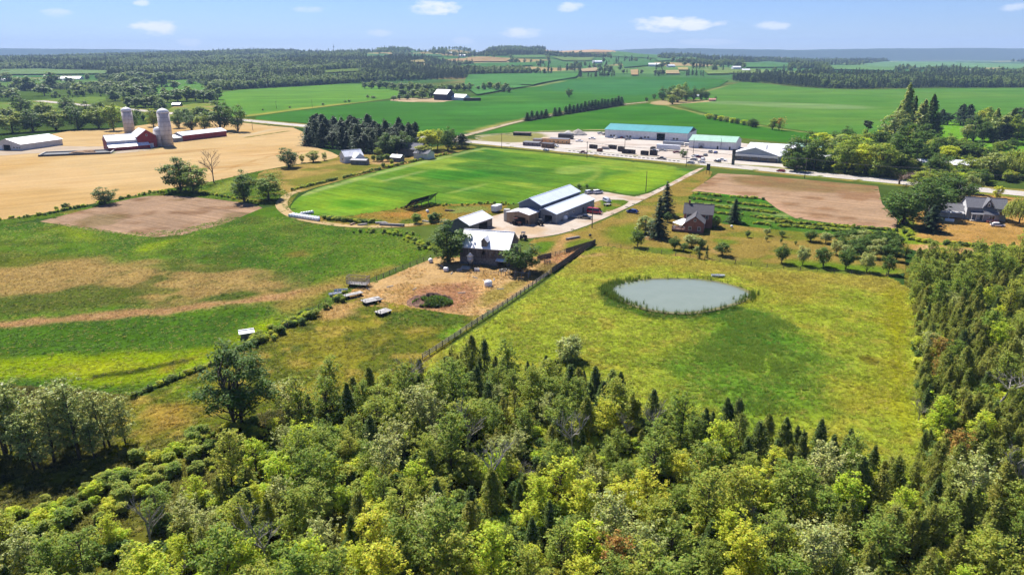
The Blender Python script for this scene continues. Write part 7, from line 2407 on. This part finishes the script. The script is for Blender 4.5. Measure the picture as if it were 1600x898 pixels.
# ---- farm odds and ends
# solar array seen from behind
p, q = np.array(G(637, 329)[:2]), np.array(G(679, 316.5)[:2])
c = (p + q) / 2
t = thing("solar_array", "big tilted ground-mounted solar array seen from its dark back", 'solar panel', (c[0], c[1], 0), math.atan2(*(q - p)[::-1]))
PV, PVB = glass("solar_glass", (.01, .015, .035)), plain("panel_back", (.06, .055, .06), .7)
Ls = float(np.hypot(*(q - p)))
for i in range(9):
    x0 = -Ls / 2 + i * Ls / 9
    for j in range(3):
        def pt(x, v): return (x, -2.2 + v * 4.4, 4.5 - v * 3.7)
        v0, v1 = j / 3, (j + 1) / 3
        a, b_, c_, d_ = pt(x0 + .04, v0 + .01), pt(x0 + Ls / 9 - .04, v0 + .01), pt(x0 + Ls / 9 - .04, v1 - .01), pt(x0 + .04, v1 - .01)
        MB().slab(a, b_, c_, d_, .05).build("solar_panel", PV, t)
for u in (-.4, -.13, .13, .4):
    MB().tube([(u * Ls, -2.0, -.1), (u * Ls, -2.0, 4.2)], .09, 6).build("support_post", DARKMETAL, t)
    MB().tube([(u * Ls, 2.0, -.1), (u * Ls, 2.0, .8)], .09, 6).build("support_post", DARKMETAL, t)
    MB().tube([(u * Ls, -2.2, 4.38), (u * Ls, 2.1, .75)], .07, 6).build("rafter", DARKMETAL, t)
for v in (.15, .85): MB().tube([(-Ls / 2, -2.2 + v * 4.4, 4.36 - v * 3.7), (Ls / 2, -2.2 + v * 4.4, 4.36 - v * 3.7)], .07, 6).build("purlin", DARKMETAL, t)
# wrapped round bales
WRAP = plain("white_bale_wrap", (.70, .70, .72), .4, .12, 1.0)
bale = MB().lathe([(.2, -.62), (.6, -.62), (.66, -.5), (.66, .5), (.6, .62), (.2, .62)], 16).mesh("wrapped_bale", WRAP, True)


def put_bale(x, y, z, deg, label, group, me=bale, s=1.0):
    o = add_obj("wrapped_bale", me, None, (x, y, z), (R(90), 0, R(deg)), (s, s, s))
    tag(o, label, 'bale', group)


p, q = np.array(G(454, 339)[:2]), np.array(G(497, 345.5)[:2])
for i in range(11):
    c = p + (q - p) * i / 10
    put_bale(c[0], c[1], .68, -31, ORD[i] + " white wrapped bale from the left in the front row by the track", 'front row of wrapped bales')
    if i < 10:
        c2 = c + np.array([.7, 1.5])
        put_bale(c2[0], c2[1], .68, -31, ORD[i] + " white wrapped bale from the left in the second row by the track", 'second row of wrapped bales')
p, q = np.array(G(472, 336)[:2]), np.array(G(488, 333.5)[:2])
for i in range(5):
    c = p + (q - p) * i / 4
    put_bale(c[0], c[1], .62, 30, ORD[i] + " bale of the short row behind the two long ones", 'short row of bales', s=.9)
put_bale(*G(673, 410)[:2], .66, 20, "white wrapped bale lying by the left barnyard fence", None)
put_bale(*G(697, 424)[:2], .66, 70, "white wrapped bale lying before the barn on the straw", None)
put_bale(*G(668, 332)[:2], .6, 20, "white bale on the dry strip right of the solar array", None, s=.9)
# timber stacks
LOGM = plain("grey_lumber", (.33, .30, .28), .9, .3, 1.5)


def lumber(px, py, deg, L, n, m, label, mat=LOGM):
    x, y, z = G(px, py)
    t = thing("lumber_stack", label, 'lumber', (x, y, .02), R(deg))
    rg = random.Random(px)
    for j in range(m):
        for i in range(n - j):
            w = .34
            dx = rg.uniform(-.5, .5)
            MB().box(-L / 2 + dx, L / 2 + dx, (i - (n - j) / 2) * w, (i - (n - j) / 2) * w + w * .9, j * .3, j * .3 + .27).build("beam", mat, t)


lumber(612, 353, -12, 9.0, 5, 3, "long stack of grey beams beside the track")
lumber(596, 349, 15, 4.0, 4, 2, "short pale stack of planks behind the long beams", PALEDECK)
lumber(566, 352, 30, 3.0, 4, 2, "scattered grey planks at the left of the stacks")
lumber(551, 351, 70, 2.6, 3, 2, "small rusty pile of offcuts by the track", plain("rust_wood", (.30, .18, .11)))
lumber(666, 347, -30, 3.4, 3, 2, "pale boards leaning between the two round bushes", PALEDECK)
lumber(703, 330, -10, 3.2, 3, 2, "dark scrap timbers on the dry strip behind the shed", plain("dark_scrap", (.09, .06, .05)))
lumber(895, 373, 35, 5.5, 4, 2, "pile of dark beams lying on the lawn by the drive", plain("grey_brown_beam", (.20, .17, .16)))
for a, b_, l_, r_ in ((862, 349, "first", .8), (876, 346, "second", .9), (884, 343, "third", .7), (870, 351, "fourth", .6)):
    x, y, z = G(a, b_)
    o = MB().blob((0, 0, .3), (1.1 * r_, .9 * r_, .6 * r_), a, .3, 2).build("rubble_heap", STONE, loc=(x, y, .05))
    tag(o, l_ + " pale rubble heap along the steel shed's right wall", 'rubble', 'rubble along the steel shed')
# white sacks and tank
o = MB().blob((0, 0, .8), (1.2, 1.0, 1.0), 44, .12, 3).build("white_sack", plain("white_canvas", (.78, .77, .75)), None, True, loc=(*G(882, 344)[:2], .1))
tag(o, "big white tarpaulin bundle against the long steel shed", 'bundle')
x, y, z = G(763, 447)
t = thing("water_trough", "white plastic tank standing in the middle of the barnyard straw", 'tank', (x, y, .02), R(15))
MB().lathe([(1.0, 0), (1.1, .2), (1.1, 1.2), (.9, 1.5), (.35, 1.65), (.3, 1.75)], 16).build("tank", plain("white_plastic", (.74, .74, .72), .5, .05), t, True)
MB().tube([(-.9, .6, 1.3), (-1.0, 2.2, 1.2), (.9, 2.2, 1.2), (.9, .6, 1.3)], .05, 6).build("pipe_frame", TRIM, t)
x, y, z = G(735, 417)
t = thing("feed_bin", "small feed hopper with white conical lid against the barn front", 'feed bin', (x, y, 0), 0)
MB().lathe([(1.0, 3.4), (1.15, 3.42), (.12, 4.3), (.1, 4.35)], 16).build("conical_lid", plain("white_plastic", (.74, .74, .72)), t, True)
MB().lathe([(.12, .9), (.95, 2.0), (.95, 3.4)], 16).build("hopper", plain("galvanised", (.5, .51, .53), .4, .1, metal=.4), t, True)
for k in range(4): MB().tube([(.8 * math.cos(k * 1.57 + .8), .8 * math.sin(k * 1.57 + .8), -.1), (.85 * math.cos(k * 1.57 + .8), .85 * math.sin(k * 1.57 + .8), 2.2)], .05, 6).build("leg", DARKMETAL, t)
# barnyard paddock: troughs, gate panels, hoop frame
x, y, z = G(806, 432)
t = thing("hoop_shelter", "row of curved hoop frames under the green tree by the barn", 'shelter frame', (x, y, 0), R(-15))
for i in range(5):
    MB().tube([(-4 + i * 2.0, -1.3 * math.cos(a), 2.1 * math.sin(a) - .05) for a in np.linspace(0, math.pi, 9)], .06, 6).build("hoop", RIM, t)
MB().box(-4, 4, .9, 1.2, 1.0, 1.08).build("side_rail", RIM, t)
for i, (a, b_, l_, w_, lab) in enumerate(((728, 420, 2.6, 1.2, "grey stock trough before the barn, left one"), (745, 423, 1.4, 1.2, "square white crate before the barn doors"), (786, 424, 2.2, .9, "low steel trough right of the barn door"), (718, 423, 1.8, .4, "pale fallen gate bar before the barn"))):
    x, y, z = G(a, b_)
    t = thing("stock_trough", lab, 'trough', (x, y, .02), R(-15 + 20 * i))
    tr_ = MB().box(-l_ / 2, l_ / 2, -w_ / 2, w_ / 2, 0, .12).box(-l_ / 2, l_ / 2, -w_ / 2, -w_ / 2 + .08, .12, .7).box(-l_ / 2, l_ / 2, w_ / 2 - .08, w_ / 2, .12, .7).box(-l_ / 2, -l_ / 2 + .08, -w_ / 2 + .08, w_ / 2 - .08, .12, .7).box(l_ / 2 - .08, l_ / 2, -w_ / 2 + .08, w_ / 2 - .08, .12, .7)
    tr_.build("trough_shell", CONCRETE if i != 1 else TRIM, t)
    MB().box(-l_ / 2 + .1, l_ / 2 - .1, -w_ / 2 + .1, w_ / 2 - .1, .12, .3).build("feed", plain("straw_feed", (.4, .3, .15)), t)
# two grazing animals' hay ring in the sand paddock: two dark bent pipes
x, y, z = G(855, 412)
t = thing("hay_ring", "dark pipe hay ring on the sandy paddock", 'hay ring', (x, y, 0), 0)
for z_ in (.35, .75, 1.1): MB().tube([(1.0 * math.cos(a), 1.0 * math.sin(a), z_) for a in np.linspace(0, 6.2832, 15)], .05, 5, False).build("ring", DARKMETAL, t)
for k in range(8): MB().tube([(math.cos(k * .785), math.sin(k * .785), -.05), (math.cos(k * .785), math.sin(k * .785), 1.1)], .04, 5).build("upright", DARKMETAL, t)
# compost heap with weeds on top
x, y, z = G(672, 472)
t = thing("compost_heap", "broad dark red-brown compost heap overgrown with weeds", 'heap', (x, y, 0), 0)
hx, hy = np.meshgrid(np.linspace(-7, 7, 57), np.linspace(-5, 5, 41))
hr = np.hypot(hx / 6.6, hy / 4.6) + .12 * fbm(hx + x, hy + y, 3, 2, 4)
hh = np.clip(1 - hr ** 2, 0, 1) ** .7 * 2.2 * (.7 + .75 * fbm(hx + x, hy + y, 1.5, 3, 6)) - .08
hn = hx.shape[1]
jj, ii = np.meshgrid(np.arange(40), np.arange(56), indexing='ij')
jj, ii = jj.ravel(), ii.ravel()
add_obj("compost", np_mesh("compost", np.stack([hx.ravel(), hy.ravel(), hh.ravel()], 1), np.stack([jj * hn + ii, jj * hn + ii + 1, (jj + 1) * hn + ii + 1, (jj + 1) * hn + ii], 1), plain("compost", (.17, .09, .06), .95, .5, .9, bump=1.0)), t)
rg = np.random.default_rng(4)
n = 5200
a, r_ = rg.uniform(0, 6.28, n), rg.random(n) ** .5
C_ = np.stack([np.cos(a) * r_ * 5.2 + .8, np.sin(a) * r_ * 3.4 - 1.2, 1.6 - r_ ** 2 * 1.4 + rg.uniform(-.1, .5, n)], 1)
wk = fbm(C_[:, 0] * .7, C_[:, 1], 1.6, 3, 8) > .02
C_ = C_[wk]
n = len(C_)
V_, F_ = cards(C_, unit(rdir(rg, n) + [0, 0, .8]), rdir(rg, n), .2 * rg.uniform(.6, 1.3, n), .6)
o = add_obj("weeds", np_mesh("weeds", V_, F_, LM['dark']), t)
o["kind"] = 'stuff'
rgd = random.Random(21)
LIT = [(690, 416, "pale split log by the barnyard fence"), (706, 427, "old grey post lying on the straw"), (742, 434, "short board lying by the pipe fence"), (772, 437, "grey plank beside the white tank"), (610, 448, "broken rail lying by the hay wagon"), (648, 452, "small board on the dirt above the compost heap"), (722, 458, "lone dark offcut on the dirt"), (700, 476, "stick of wood below the compost heap"), (782, 452, "plank near the rail fence"), (575, 452, "grey pallet board by the hay wagon's wheels")]
for i, (a, b_, lab) in enumerate(LIT):
    x, y, z = G(a, b_)
    o = MB().box(-.9 - .4 * rgd.random(), .9, -.14, .14, 0, .16).build("loose_board", LOGM if i % 2 else PALEDECK, loc=(x, y, .06), rot=(0, 0, rgd.uniform(0, 3)))
    tag(o, lab, 'board')
# cottage bits
for i in range(5):
    x, y, z = G(1478 + i * 2.6, 346 + i * .25)
    t = thing("water_barrel", ORD[i] + " white barrel from the left in front of the cottage garage", 'barrel', (x, y, 0), 0, 'barrels by the cottage garage')
    MB().lathe([(.38, 0), (.45, .5), (.45, .7), (.38, 1.15)], 12).build("barrel_body", plain("white_plastic", (.74, .74, .72)), t, True)
    MB().lathe([(.36, 1.15), (.36, 1.2)], 12).build("barrel_lid", TRIM, t)
for i, (a, b_, lab) in enumerate(((1547, 351, "small dark grill on the cottage lawn"), (922, 371, "black fire barrel on the lawn by the drive"), (1143, 357, "white garden statue base below the broad spruce"))):
    x, y, z = G(a, b_)
    t = thing("yard_stand", lab, 'yard stand', (x, y, 0), .4)
    MB().lathe([(.35, .5), (.5, .6), (.5, 1.0), (.3, 1.25), (.05, 1.3)], 12).build("bowl", DARKMETAL if i < 2 else TRIM, t, True)
    for k in range(3): MB().tube([(.45 * math.cos(k * 2.09), .45 * math.sin(k * 2.09), -.05), (.3 * math.cos(k * 2.09), .3 * math.sin(k * 2.09), .6)], .04, 5).build("leg", DARKMETAL, t)


# ================================================================== FENCES AND POLES
POSTM = plain("fence_post_wood", (.17, .14, .115), .9, .3, 2)
RAILM = plain("fence_rail_wood", (.30, .27, .235), .9, .3, 2)
WIREM = plain("fence_wire", (.22, .21, .20), .5, .1)
BOARDM = plain("dark_fence_board", (.10, .08, .07), .9, .35, 1.5)
_cube = MB().box(-.5, .5, -.5, .5, -.5, .5)
CUBE = {m.name: _cube.mesh("unit_" + m.name, m) for m in (POSTM, RAILM, WIREM, BOARDM)}


def stick(name, parent, a, b, w, h, mat):
    a, b = Vector(a), Vector(b)
    d = b - a
    o = add_obj(name, CUBE[mat.name], parent, (a + b) / 2, (0, -math.atan2(d.z, math.hypot(d.x, d.y)), math.atan2(d.y, d.x)), (d.length, w, h))
    return o


def along(pts, step):
    """evenly spaced points on a polyline"""
    pts = np.asarray(pts, float)
    seg = np.hypot(*(pts[1:] - pts[:-1]).T)
    s = np.concatenate([[0], np.cumsum(seg)])
    n = max(1, int(round(s[-1] / step)))
    u = np.linspace(0, s[-1], n + 1)
    return np.stack([np.interp(u, s, pts[:, 0]), np.interp(u, s, pts[:, 1])], 1)


def fence(name, label, px, step, hp, rails, rw, rh, railm, postw=.14, railname="rail", jitter=.0):
    P = along(PX(px), step)
    t = thing(name, label, 'fence', (P[0][0], P[0][1], 0))
    o = P[0]
    rg = random.Random(len(P))
    for x, y in P:
        x, y = x - o[0], y - o[1]
        h = hp * rg.uniform(.93, 1.07)
        add_obj("post", CUBE[POSTM.name], t, (x, y, h / 2 - .15), (rg.uniform(-.03, .03), rg.uniform(-.03, .03), rg.uniform(0, 1)), (postw, postw, h + .3))
    for i in range(len(P) - 1):
        a, b_ = P[i] - o, P[i + 1] - o
        for z_ in rails:
            stick(railname, t, (*a, z_ + rg.uniform(-jitter, jitter)), (*b_, z_ + rg.uniform(-jitter, jitter)), rw, rh, railm)
    return t


fence("rail_fence", "old grey three-rail fence running from the paddock down to the wood", [(860, 428), (846, 438), (800, 470), (740, 509), (682, 548), (660, 562)], 2.6, 1.45, (.45, .85, 1.25), .07, .17, RAILM, .17, jitter=.05)
fence("board_fence", "dark close-boarded fence on the near side of the sandy paddock", [(930, 381), (905, 396), (882, 413), (862, 427)], 2.2, 1.7, (.2, .48, .76, 1.04, 1.32, 1.58), .04, .25, BOARDM, .14, "board")
fence("board_fence", "dark close-boarded fence on the far side of the sandy paddock", [(930, 381), (910, 387), (884, 395)], 2.2, 1.6, (.2, .48, .76, 1.04, 1.32), .04, .25, BOARDM, .14, "board")
fence("paddock_gate_fence", "pale rail gate and fence between the paddock and the barn tree", [(882, 396), (862, 401), (842, 404)], 2.0, 1.4, (.4, .8, 1.2), .04, .12, RAILM, .12)
fence("board_fence", "short dark boarded wall behind the green barn tree", [(861, 402), (840, 407)], 2.2, 1.5, (.2, .48, .76, 1.04, 1.3), .04, .25, BOARDM, .14, "board")
fence("wire_fence", "wire fence on wooden posts between the lawns and the pond meadow", [(930, 382), (1000, 392), (1085, 404), (1200, 419), (1300, 427), (1412, 434)], 4.6, 1.35, (.4, .75, 1.1), .02, .02, WIREM, .13, "wire")
fence("wire_fence", "wire fence along the left side of the barnyard", [(692, 398), (662, 409), (620, 424), (590, 438), (565, 448)], 3.2, 1.4, (.4, .8, 1.2), .025, .025, WIREM, .15, "wire")
fence("wire_fence", "overgrown wire fence between the pasture and the weedy ground", [(520, 470), (440, 518), (395, 537), (330, 572), (260, 598), (208, 622)], 3.4, 1.3, (.4, .8, 1.15), .02, .02, WIREM, .15, "wire")
fence("wire_fence", "low wire fence below the dry cottage lawn", [(1480, 392), (1540, 396), (1620, 404), (1700, 412)], 4.0, 1.2, (.4, .8, 1.1), .02, .02, WIREM, .12, "wire")
fence("pipe_fence", "pale pipe fence in front of the weathered barn", [(745, 428), (770, 430), (790, 431)], 2.2, 1.3, (.6, 1.1), .05, .05, RAILM, .1)

POLEM = plain("utility_pole_wood", (.12, .09, .07), .9, .2, 1)


def pole(px, py, h, label, arms=1, group=None):
    x, y, z = G(px, py)
    t = thing("utility_pole", label, 'utility pole', (x, y, 0), R(52), group)
    MB().tube([(0, 0, -.5), (0, 0, h)], [.19, .12], 8).build("post", POLEM, t, True)
    for k in range(arms):
        ca_ = MB().box(-1.1, 1.1, -.06, .06, h - .7 - k, h - .55 - k).build("crossarm", POLEM, t)
        for s in (-1, -.5, .5, 1): MB().lathe([(.04, 0), (.07, .05), (.05, .2), (.02, .25)], 6).build("insulator", plain("insulator", (.2, .2, .22), .3), ca_, loc=(s, 0, h - .55 - k))
    return (x, y, h)


HW = [pole(*a, group='poles along the highway') for a in ((508, 204, 9, "highway pole beside the wheat field corner"), (784, 232, 10, "highway pole left of the orange cabins"), (917, 247, 10, "highway pole above the hay field, by the black dumpster"), (1072, 261, 10, "highway pole just left of the farm drive"), (1257, 279, 10.5, "highway pole before the dark roadside trees"), (1448, 297, 10.5, "highway pole hidden among the roadside trees"), (1640, 315, 10.5, "highway pole beyond the grey cottage"))]
pole(925, 356, 8.6, "lone pole with a long shadow at the bend of the drive", 1)
pole(1009, 300, 9.8, "lone pole in the corner of the hay field", 0)
pole(1083, 240, 9.5, "light pole in the parking lot by the yard entrance", 0)
pole(976, 234, 9.5, "slim light pole behind the dumpsters", 0)
pole(432, 170, 9, "far pole along the lane to the dark barn", 1)
pole(488, 168, 9, "second far pole along the lane to the dark barn", 1)
pole(395, 204, 8, "pole at the wheat lane left of the highway", 1)
for k, off in enumerate((-1.0, -.5, .5, 1.0)):
    mb = MB()
    for (a, b_) in zip(HW, HW[1:]):
        o = Vector((math.cos(R(52)) * off, math.sin(R(52)) * off, -.3))
        A, Bv = Vector(a) + o, Vector(b_) + o
        L = (A - Bv).length
        mb.tube([A.lerp(Bv, s) - Vector((0, 0, 4 * s * (1 - s) * L * .015)) for s in np.linspace(0, 1, 9)], .022, 4, False)
    ob = mb.build("overhead_cable", DARKMETAL)
    tag(ob, ORD[k] + " of four overhead cables strung between the highway poles", 'cable', 'overhead cables')

# ================================================================== GRASS, WEEDS, REEDS, HEDGES
def tuft_mesh(seed, n, h, spread, w, mat, lean=.5):
    rg = np.random.default_rng(seed)
    a = rg.uniform(0, 6.28, n)
    r = spread * rg.random(n) ** .6
    d = np.stack([np.cos(a), np.sin(a), np.zeros(n)], 1)
    base = d * r[:, None] * .6
    hh = h * rg.uniform(.55, 1.1, n)
    tip = base + d * (hh * lean * rg.uniform(.2, 1, n))[:, None] + np.array([0, 0, 1]) * hh[:, None]
    side = np.stack([-np.sin(a), np.cos(a), np.zeros(n)], 1)
    rot = rg.uniform(-1, 1, n)[:, None]
    side = unit(side + d * rot) * (w * rg.uniform(.6, 1.3, n))[:, None]
    V = np.stack([base - side, base + side, tip], 1).reshape(-1, 3)
    return np_mesh("tuft", V, np.arange(n * 3).reshape(n, 3), mat)


def grass_mat(name, trans=.4, mul=1.3):
    m, nt, out = new_mat(name)
    T = NT(nt)
    at_ = T.n('ShaderNodeAttribute', attribute_name="tint", attribute_type='INSTANCER').outputs['Vector']
    oi = T.n('ShaderNodeObjectInfo').outputs['Random']
    geo = T.n('ShaderNodeNewGeometry').outputs['Random Per Island']
    v = T.math('ADD', T.math('MULTIPLY', oi, .5), T.math('MULTIPLY', geo, .6))
    k = T.math('MULTIPLY', T.math('ADD', v, .55), mul)
    c = T.mix(1.0, at_, T.n('ShaderNodeCombineColor', {0: k, 1: k, 2: k}).outputs[0], 'MULTIPLY')
    nn = T.n('ShaderNodeNewGeometry').outputs['Normal']
    up = T.n('ShaderNodeVectorMath', {0: T.n('ShaderNodeVectorMath', {0: nn, 1: (.35, .35, .35)}, operation='MULTIPLY').outputs[0], 1: (0, 0, 1)}, operation='ADD').outputs[0]
    up = T.n('ShaderNodeVectorMath', {0: up}, operation='NORMALIZE').outputs[0]
    bs = T.n('ShaderNodeBsdfPrincipled', {'Base Color': c, 'Roughness': .7, 'Specular IOR Level': .1, 'Normal': up})
    tl = T.n('ShaderNodeBsdfTranslucent', {'Color': T.mix(1.0, c, (1.3, 1.25, .9, 1), 'MULTIPLY')})
    T.link(T.n('ShaderNodeMixShader', {0: trans, 1: bs.outputs[0], 2: tl.outputs[0]}).outputs[0], out.inputs[0])
    return m


GR = grass_mat("grass_blades")
tufts = proto_collection("grass_tuft", [tuft_mesh(1, 22, .30, .5, .06, GR, 1.8), tuft_mesh(2, 18, .42, .4, .055, GR, 1.3), tuft_mesh(3, 24, .22, .6, .07, GR, 2.4)])


def grow(name, label, fields, count, box, size, seed, keep=None, coll=tufts, mul=1.0, exclude=()):
    rg = np.random.default_rng(seed)
    x, y = rg.uniform(box[0], box[1], count), rg.uniform(box[2], box[3], count)
    c, hit = field_color(fields, x, y)
    ok = hit & ~inside(POND, x, y)
    for e in exclude: ok &= ~inside(FIELDS[e][0], x, y)
    ok &= fbm(x, y, 3.5, 2, seed) > rg.uniform(-.9, .35, count)
    if keep is not None: ok &= keep(x, y)
    x, y, c = x[ok], y[ok], c[ok]
    lum = np.clip(rg.normal(1.1, .25, len(x)), .5, 1.8)[:, None]
    c = c * lum * mul
    pale = rg.random(len(x)) < .16
    c[pale] = c[pale] * .5 + np.array(alb(214, 196, 110)) * .5
    s = rg.uniform(*size, len(x))
    scatter(name, label, np.c_[x, y, np.full(len(x), .05)], rg.uniform(0, 6.28, len(x)), np.stack([s, s, s * rg.uniform(.7, 1.3, len(x))], 1), coll, tints=c)
    return len(x)


seen = lambda x, y: (np.abs(x) < .80 * y + 8)
g1 = grow("meadow_grass", "rough yellow-green grass of the pond meadow", ["pond_meadow"], 100000, (-25, 130, 88, 232), (.6, 1.25), 31, seen)
g2 = grow("weed_growth", "tall weeds and dry grass in the ground below the barnyard", ["weedy_ground", "barnyard"], 46000, (-110, 40, 95, 232), (.5, 1.2), 32, lambda x, y: seen(x, y) & ((fbm(x, y, 9, 2, 5) > -.1) | (y < 178)))
g3 = grow("pasture_grass", "grazed grass of the left pasture", ["pasture"], 90000, (-260, -15, 118, 270), (.45, .95), 33, seen)
g4 = grow("strip_weeds", "rank weeds along the track and the field margins", ["stockpile_strip", "field_margin"], 26000, (-260, 10, 225, 420), (.6, 1.3), 34, seen, exclude=("farm_yard",))
g5 = grow("clearing_grass", "rough grass in the clearing by the aspens", ["forest_floor"], 26000, (-120, -25, 78, 135), (.6, 1.3), 35, lambda x, y: ~inside(FOREST, x, y), exclude=("weedy_ground", "pasture"))
g6 = grow("lawn_tufts", "uneven dry turf of the lawns round the houses", ["farm_lawn", "cottage_lawn", "garden_plot"], 60000, (0, 260, 190, 420), (.25, .55), 36, seen, exclude=("farm_yard",))
print("grass", g1, g2, g3, g4, g5, g6)

# cattails round the pond
reed_m = leaf_mat("reed_blades", [(.07, .12, .028), (.10, .16, .035), (.15, .19, .05)], .35, .4)
reeds = proto_collection("reed", [tuft_mesh(11, 24, 1.5, .5, .045, reed_m, .25), tuft_mesh(12, 20, 1.9, .4, .045, reed_m, .2)])
dens = np.interp(np.linspace(0, 1, len(POND)), np.linspace(0, 1, 17), [2.6, 1.2, .1, .05, .04, .05, .15, 1.6, .12, .15, .35, .3, .2, .4, .9, 2.2, 2.6])
pp = []
cpt = POND.mean(0)
for i in range(len(POND)):
    a, b_ = POND[i], POND[(i + 1) % len(POND)]
    L = np.hypot(*(b_ - a))
    for k in range(max(1, int(L * dens[i] * 7))):
        q = a + (b_ - a) * RNG.random()
        d = (q - cpt) / np.linalg.norm(q - cpt)
        pp.append(q + d * (RNG.normal(.7, .9) if dens[i] > .5 else RNG.uniform(.3, 1.2)))
pp = np.array(pp)
scatter("cattails", "dark green cattails fringing the pond", np.c_[pp, np.full(len(pp), .05)], RNG.uniform(0, 6.28, len(pp)), RNG.uniform(.55, 1.05, len(pp)), reeds)
# green rushes south-east of the pond
rp_ = PX([(1100, 492), (1180, 484), (1260, 515), (1285, 560), (1290, 620), (1230, 650), (1140, 650), (1080, 600), (1060, 555)])
q = np.stack([RNG.uniform(rp_[:, 0].min(), rp_[:, 0].max(), 9000), RNG.uniform(rp_[:, 1].min(), rp_[:, 1].max(), 9000)], 1)
q = q[inside(chaikin(rp_), q[:, 0], q[:, 1])]
q = q[fbm(q[:, 0], q[:, 1], 9, 3, 12) > RNG.uniform(-.1, .6, len(q))]
rush_m = leaf_mat("rush_blades", [(.12, .20, .03), (.16, .25, .04), (.22, .29, .05)], .4, .35)
rushes = proto_collection("rush", [tuft_mesh(21, 26, .6, .5, .05, rush_m, 1.1), tuft_mesh(22, 22, .75, .45, .05, rush_m, .9)])
scatter("rushes", "patch of green rushes in the wet ground below the pond", np.c_[q, np.full(len(q), .05)], RNG.uniform(0, 6.28, len(q)), RNG.uniform(.6, 1.1, len(q)), rushes)


def hedge(name, label, px, width, per_m, size, coll=und, seed=1):
    line = chaikin(PX(px), 2, False)
    P = along(line, 1.0 / per_m)
    rg = np.random.default_rng(seed)
    P = P + rg.normal(0, width / 2, P.shape)
    P = P[fbm(P[:, 0], P[:, 1], 6, 2, seed) > -.35]
    scatter(name, label, np.c_[P, np.zeros(len(P))], rg.uniform(0, 6.28, len(P)), rg.uniform(*size, len(P)), coll)


hedge("hedge_growth", "low hedge between the homestead lawn and the hay field", [(455, 298), (500, 287), (560, 273), (640, 254), (700, 241)], .9, 1.2, (.3, .65), seed=1)
hedge("hedgerow_weeds", "weedy hedgerow between the wheat and the tilled field", [(0, 343), (60, 338), (120, 325), (190, 311), (245, 300), (300, 300), (360, 309), (400, 316)], 1.2, .9, (.25, .6), seed=2)
hedge("fence_growth", "bushes overgrowing the pasture fence", [(545, 464), (510, 482), (470, 500), (435, 518), (395, 538)], 2.2, 2.2, (.35, .8), seed=3)
hedge("fence_growth_low", "long grass and briars along the lower pasture fence", [(395, 538), (330, 572), (260, 598), (208, 622)], .6, 1.6, (.25, .5), seed=4)
hedge("barn_nettles", "nettles and weeds between the track and the barn tree", [(560, 362), (600, 362), (640, 370), (668, 392)], 3.0, 1.6, (.25, .6), seed=5)
hedge("strip_bushes", "rank green weeds behind the wrapped bales", [(500, 341), (530, 345), (560, 348), (585, 348)], 1.2, 2.0, (.3, .7), seed=6)
hedge("lane_hedge", "green weeds along the cottage boundary", [(1414, 345), (1415, 360), (1420, 376), (1480, 382), (1560, 388), (1640, 396)], 1.6, 1.6, (.3, .7), seed=7)
for i, pxs in enumerate([[(1085, 303), (1195, 312)], [(1082, 311), (1205, 324)], [(1085, 320), (1215, 334)], [(1090, 330), (1230, 345)], [(1180, 350), (1400, 368)], [(1210, 347), (1402, 361)]]):
    hedge("crop_row", ORD[i] + " leafy vegetable row in the garden plot from the far side", pxs, 1.5, 4.0, (.22, .5), seed=20 + i)
hedge("verge_weeds", "weeds along the edge of the hay field by the sheds", [(610, 330), (660, 322), (740, 320), (800, 319)], 1.5, 1.2, (.2, .5), seed=9)

gpoly = PX([(1222, 262), (1236, 232), (1290, 226), (1340, 236), (1380, 206), (1440, 196), (1500, 236), (1560, 246), (1640, 252), (1640, 280), (1520, 290), (1440, 282), (1370, 278), (1300, 268)])
q = np.stack([RNG.uniform(gpoly[:, 0].min(), gpoly[:, 0].max(), 6000), RNG.uniform(gpoly[:, 1].min(), gpoly[:, 1].max(), 6000)], 1)
q = q[inside(gpoly, q[:, 0], q[:, 1])]
for nm in ("highway", "mown_field"): q = q[~inside(FIELDS[nm][0], q[:, 0], q[:, 1])]
q = q[:1500]
scatter("grove_undergrowth", "scrub and brambles under the roadside grove", np.c_[q, np.zeros(len(q))], RNG.uniform(0, 6.28, len(q)), RNG.uniform(.8, 2.2, len(q)), und)
# ================================================================== look-alikes: say which one, counted from the left
_by = {}
for o in list(COL.objects):
    if o.parent is None and o.get("label") and o.get("category"): _by.setdefault(o["label"], []).append(o)
for lab, os_ in _by.items():
    if 1 < len(os_) <= len(ORD):
        os_.sort(key=lambda o: project(o.location.x, o.location.y, o.location.z)[0])
        for i, o in enumerate(os_):
            n_ = lab + ", " + ORD[i] + " from left"
            o["label"] = n_ if len(n_.split()) <= 16 else n_.replace(" the ", " ")
# ================================================================== AIR
hb = MB().box(-13500, 13500, -600, 13600, -3, 330)
m, nt, out = new_mat("haze_air")
pv = nt.nodes.new('ShaderNodeVolumePrincipled')
pv.inputs['Color'].default_value = (.46, .66, 1.0, 1)
pv.inputs['Density'].default_value = 7.5e-5
pv.inputs['Anisotropy'].default_value = 0.0
nt.links.new(pv.outputs[0], out.inputs['Volume'])
hz_o = hb.build("haze", m)
tag(hz_o, "pale summer haze over the far hills", None, None, 'stuff')
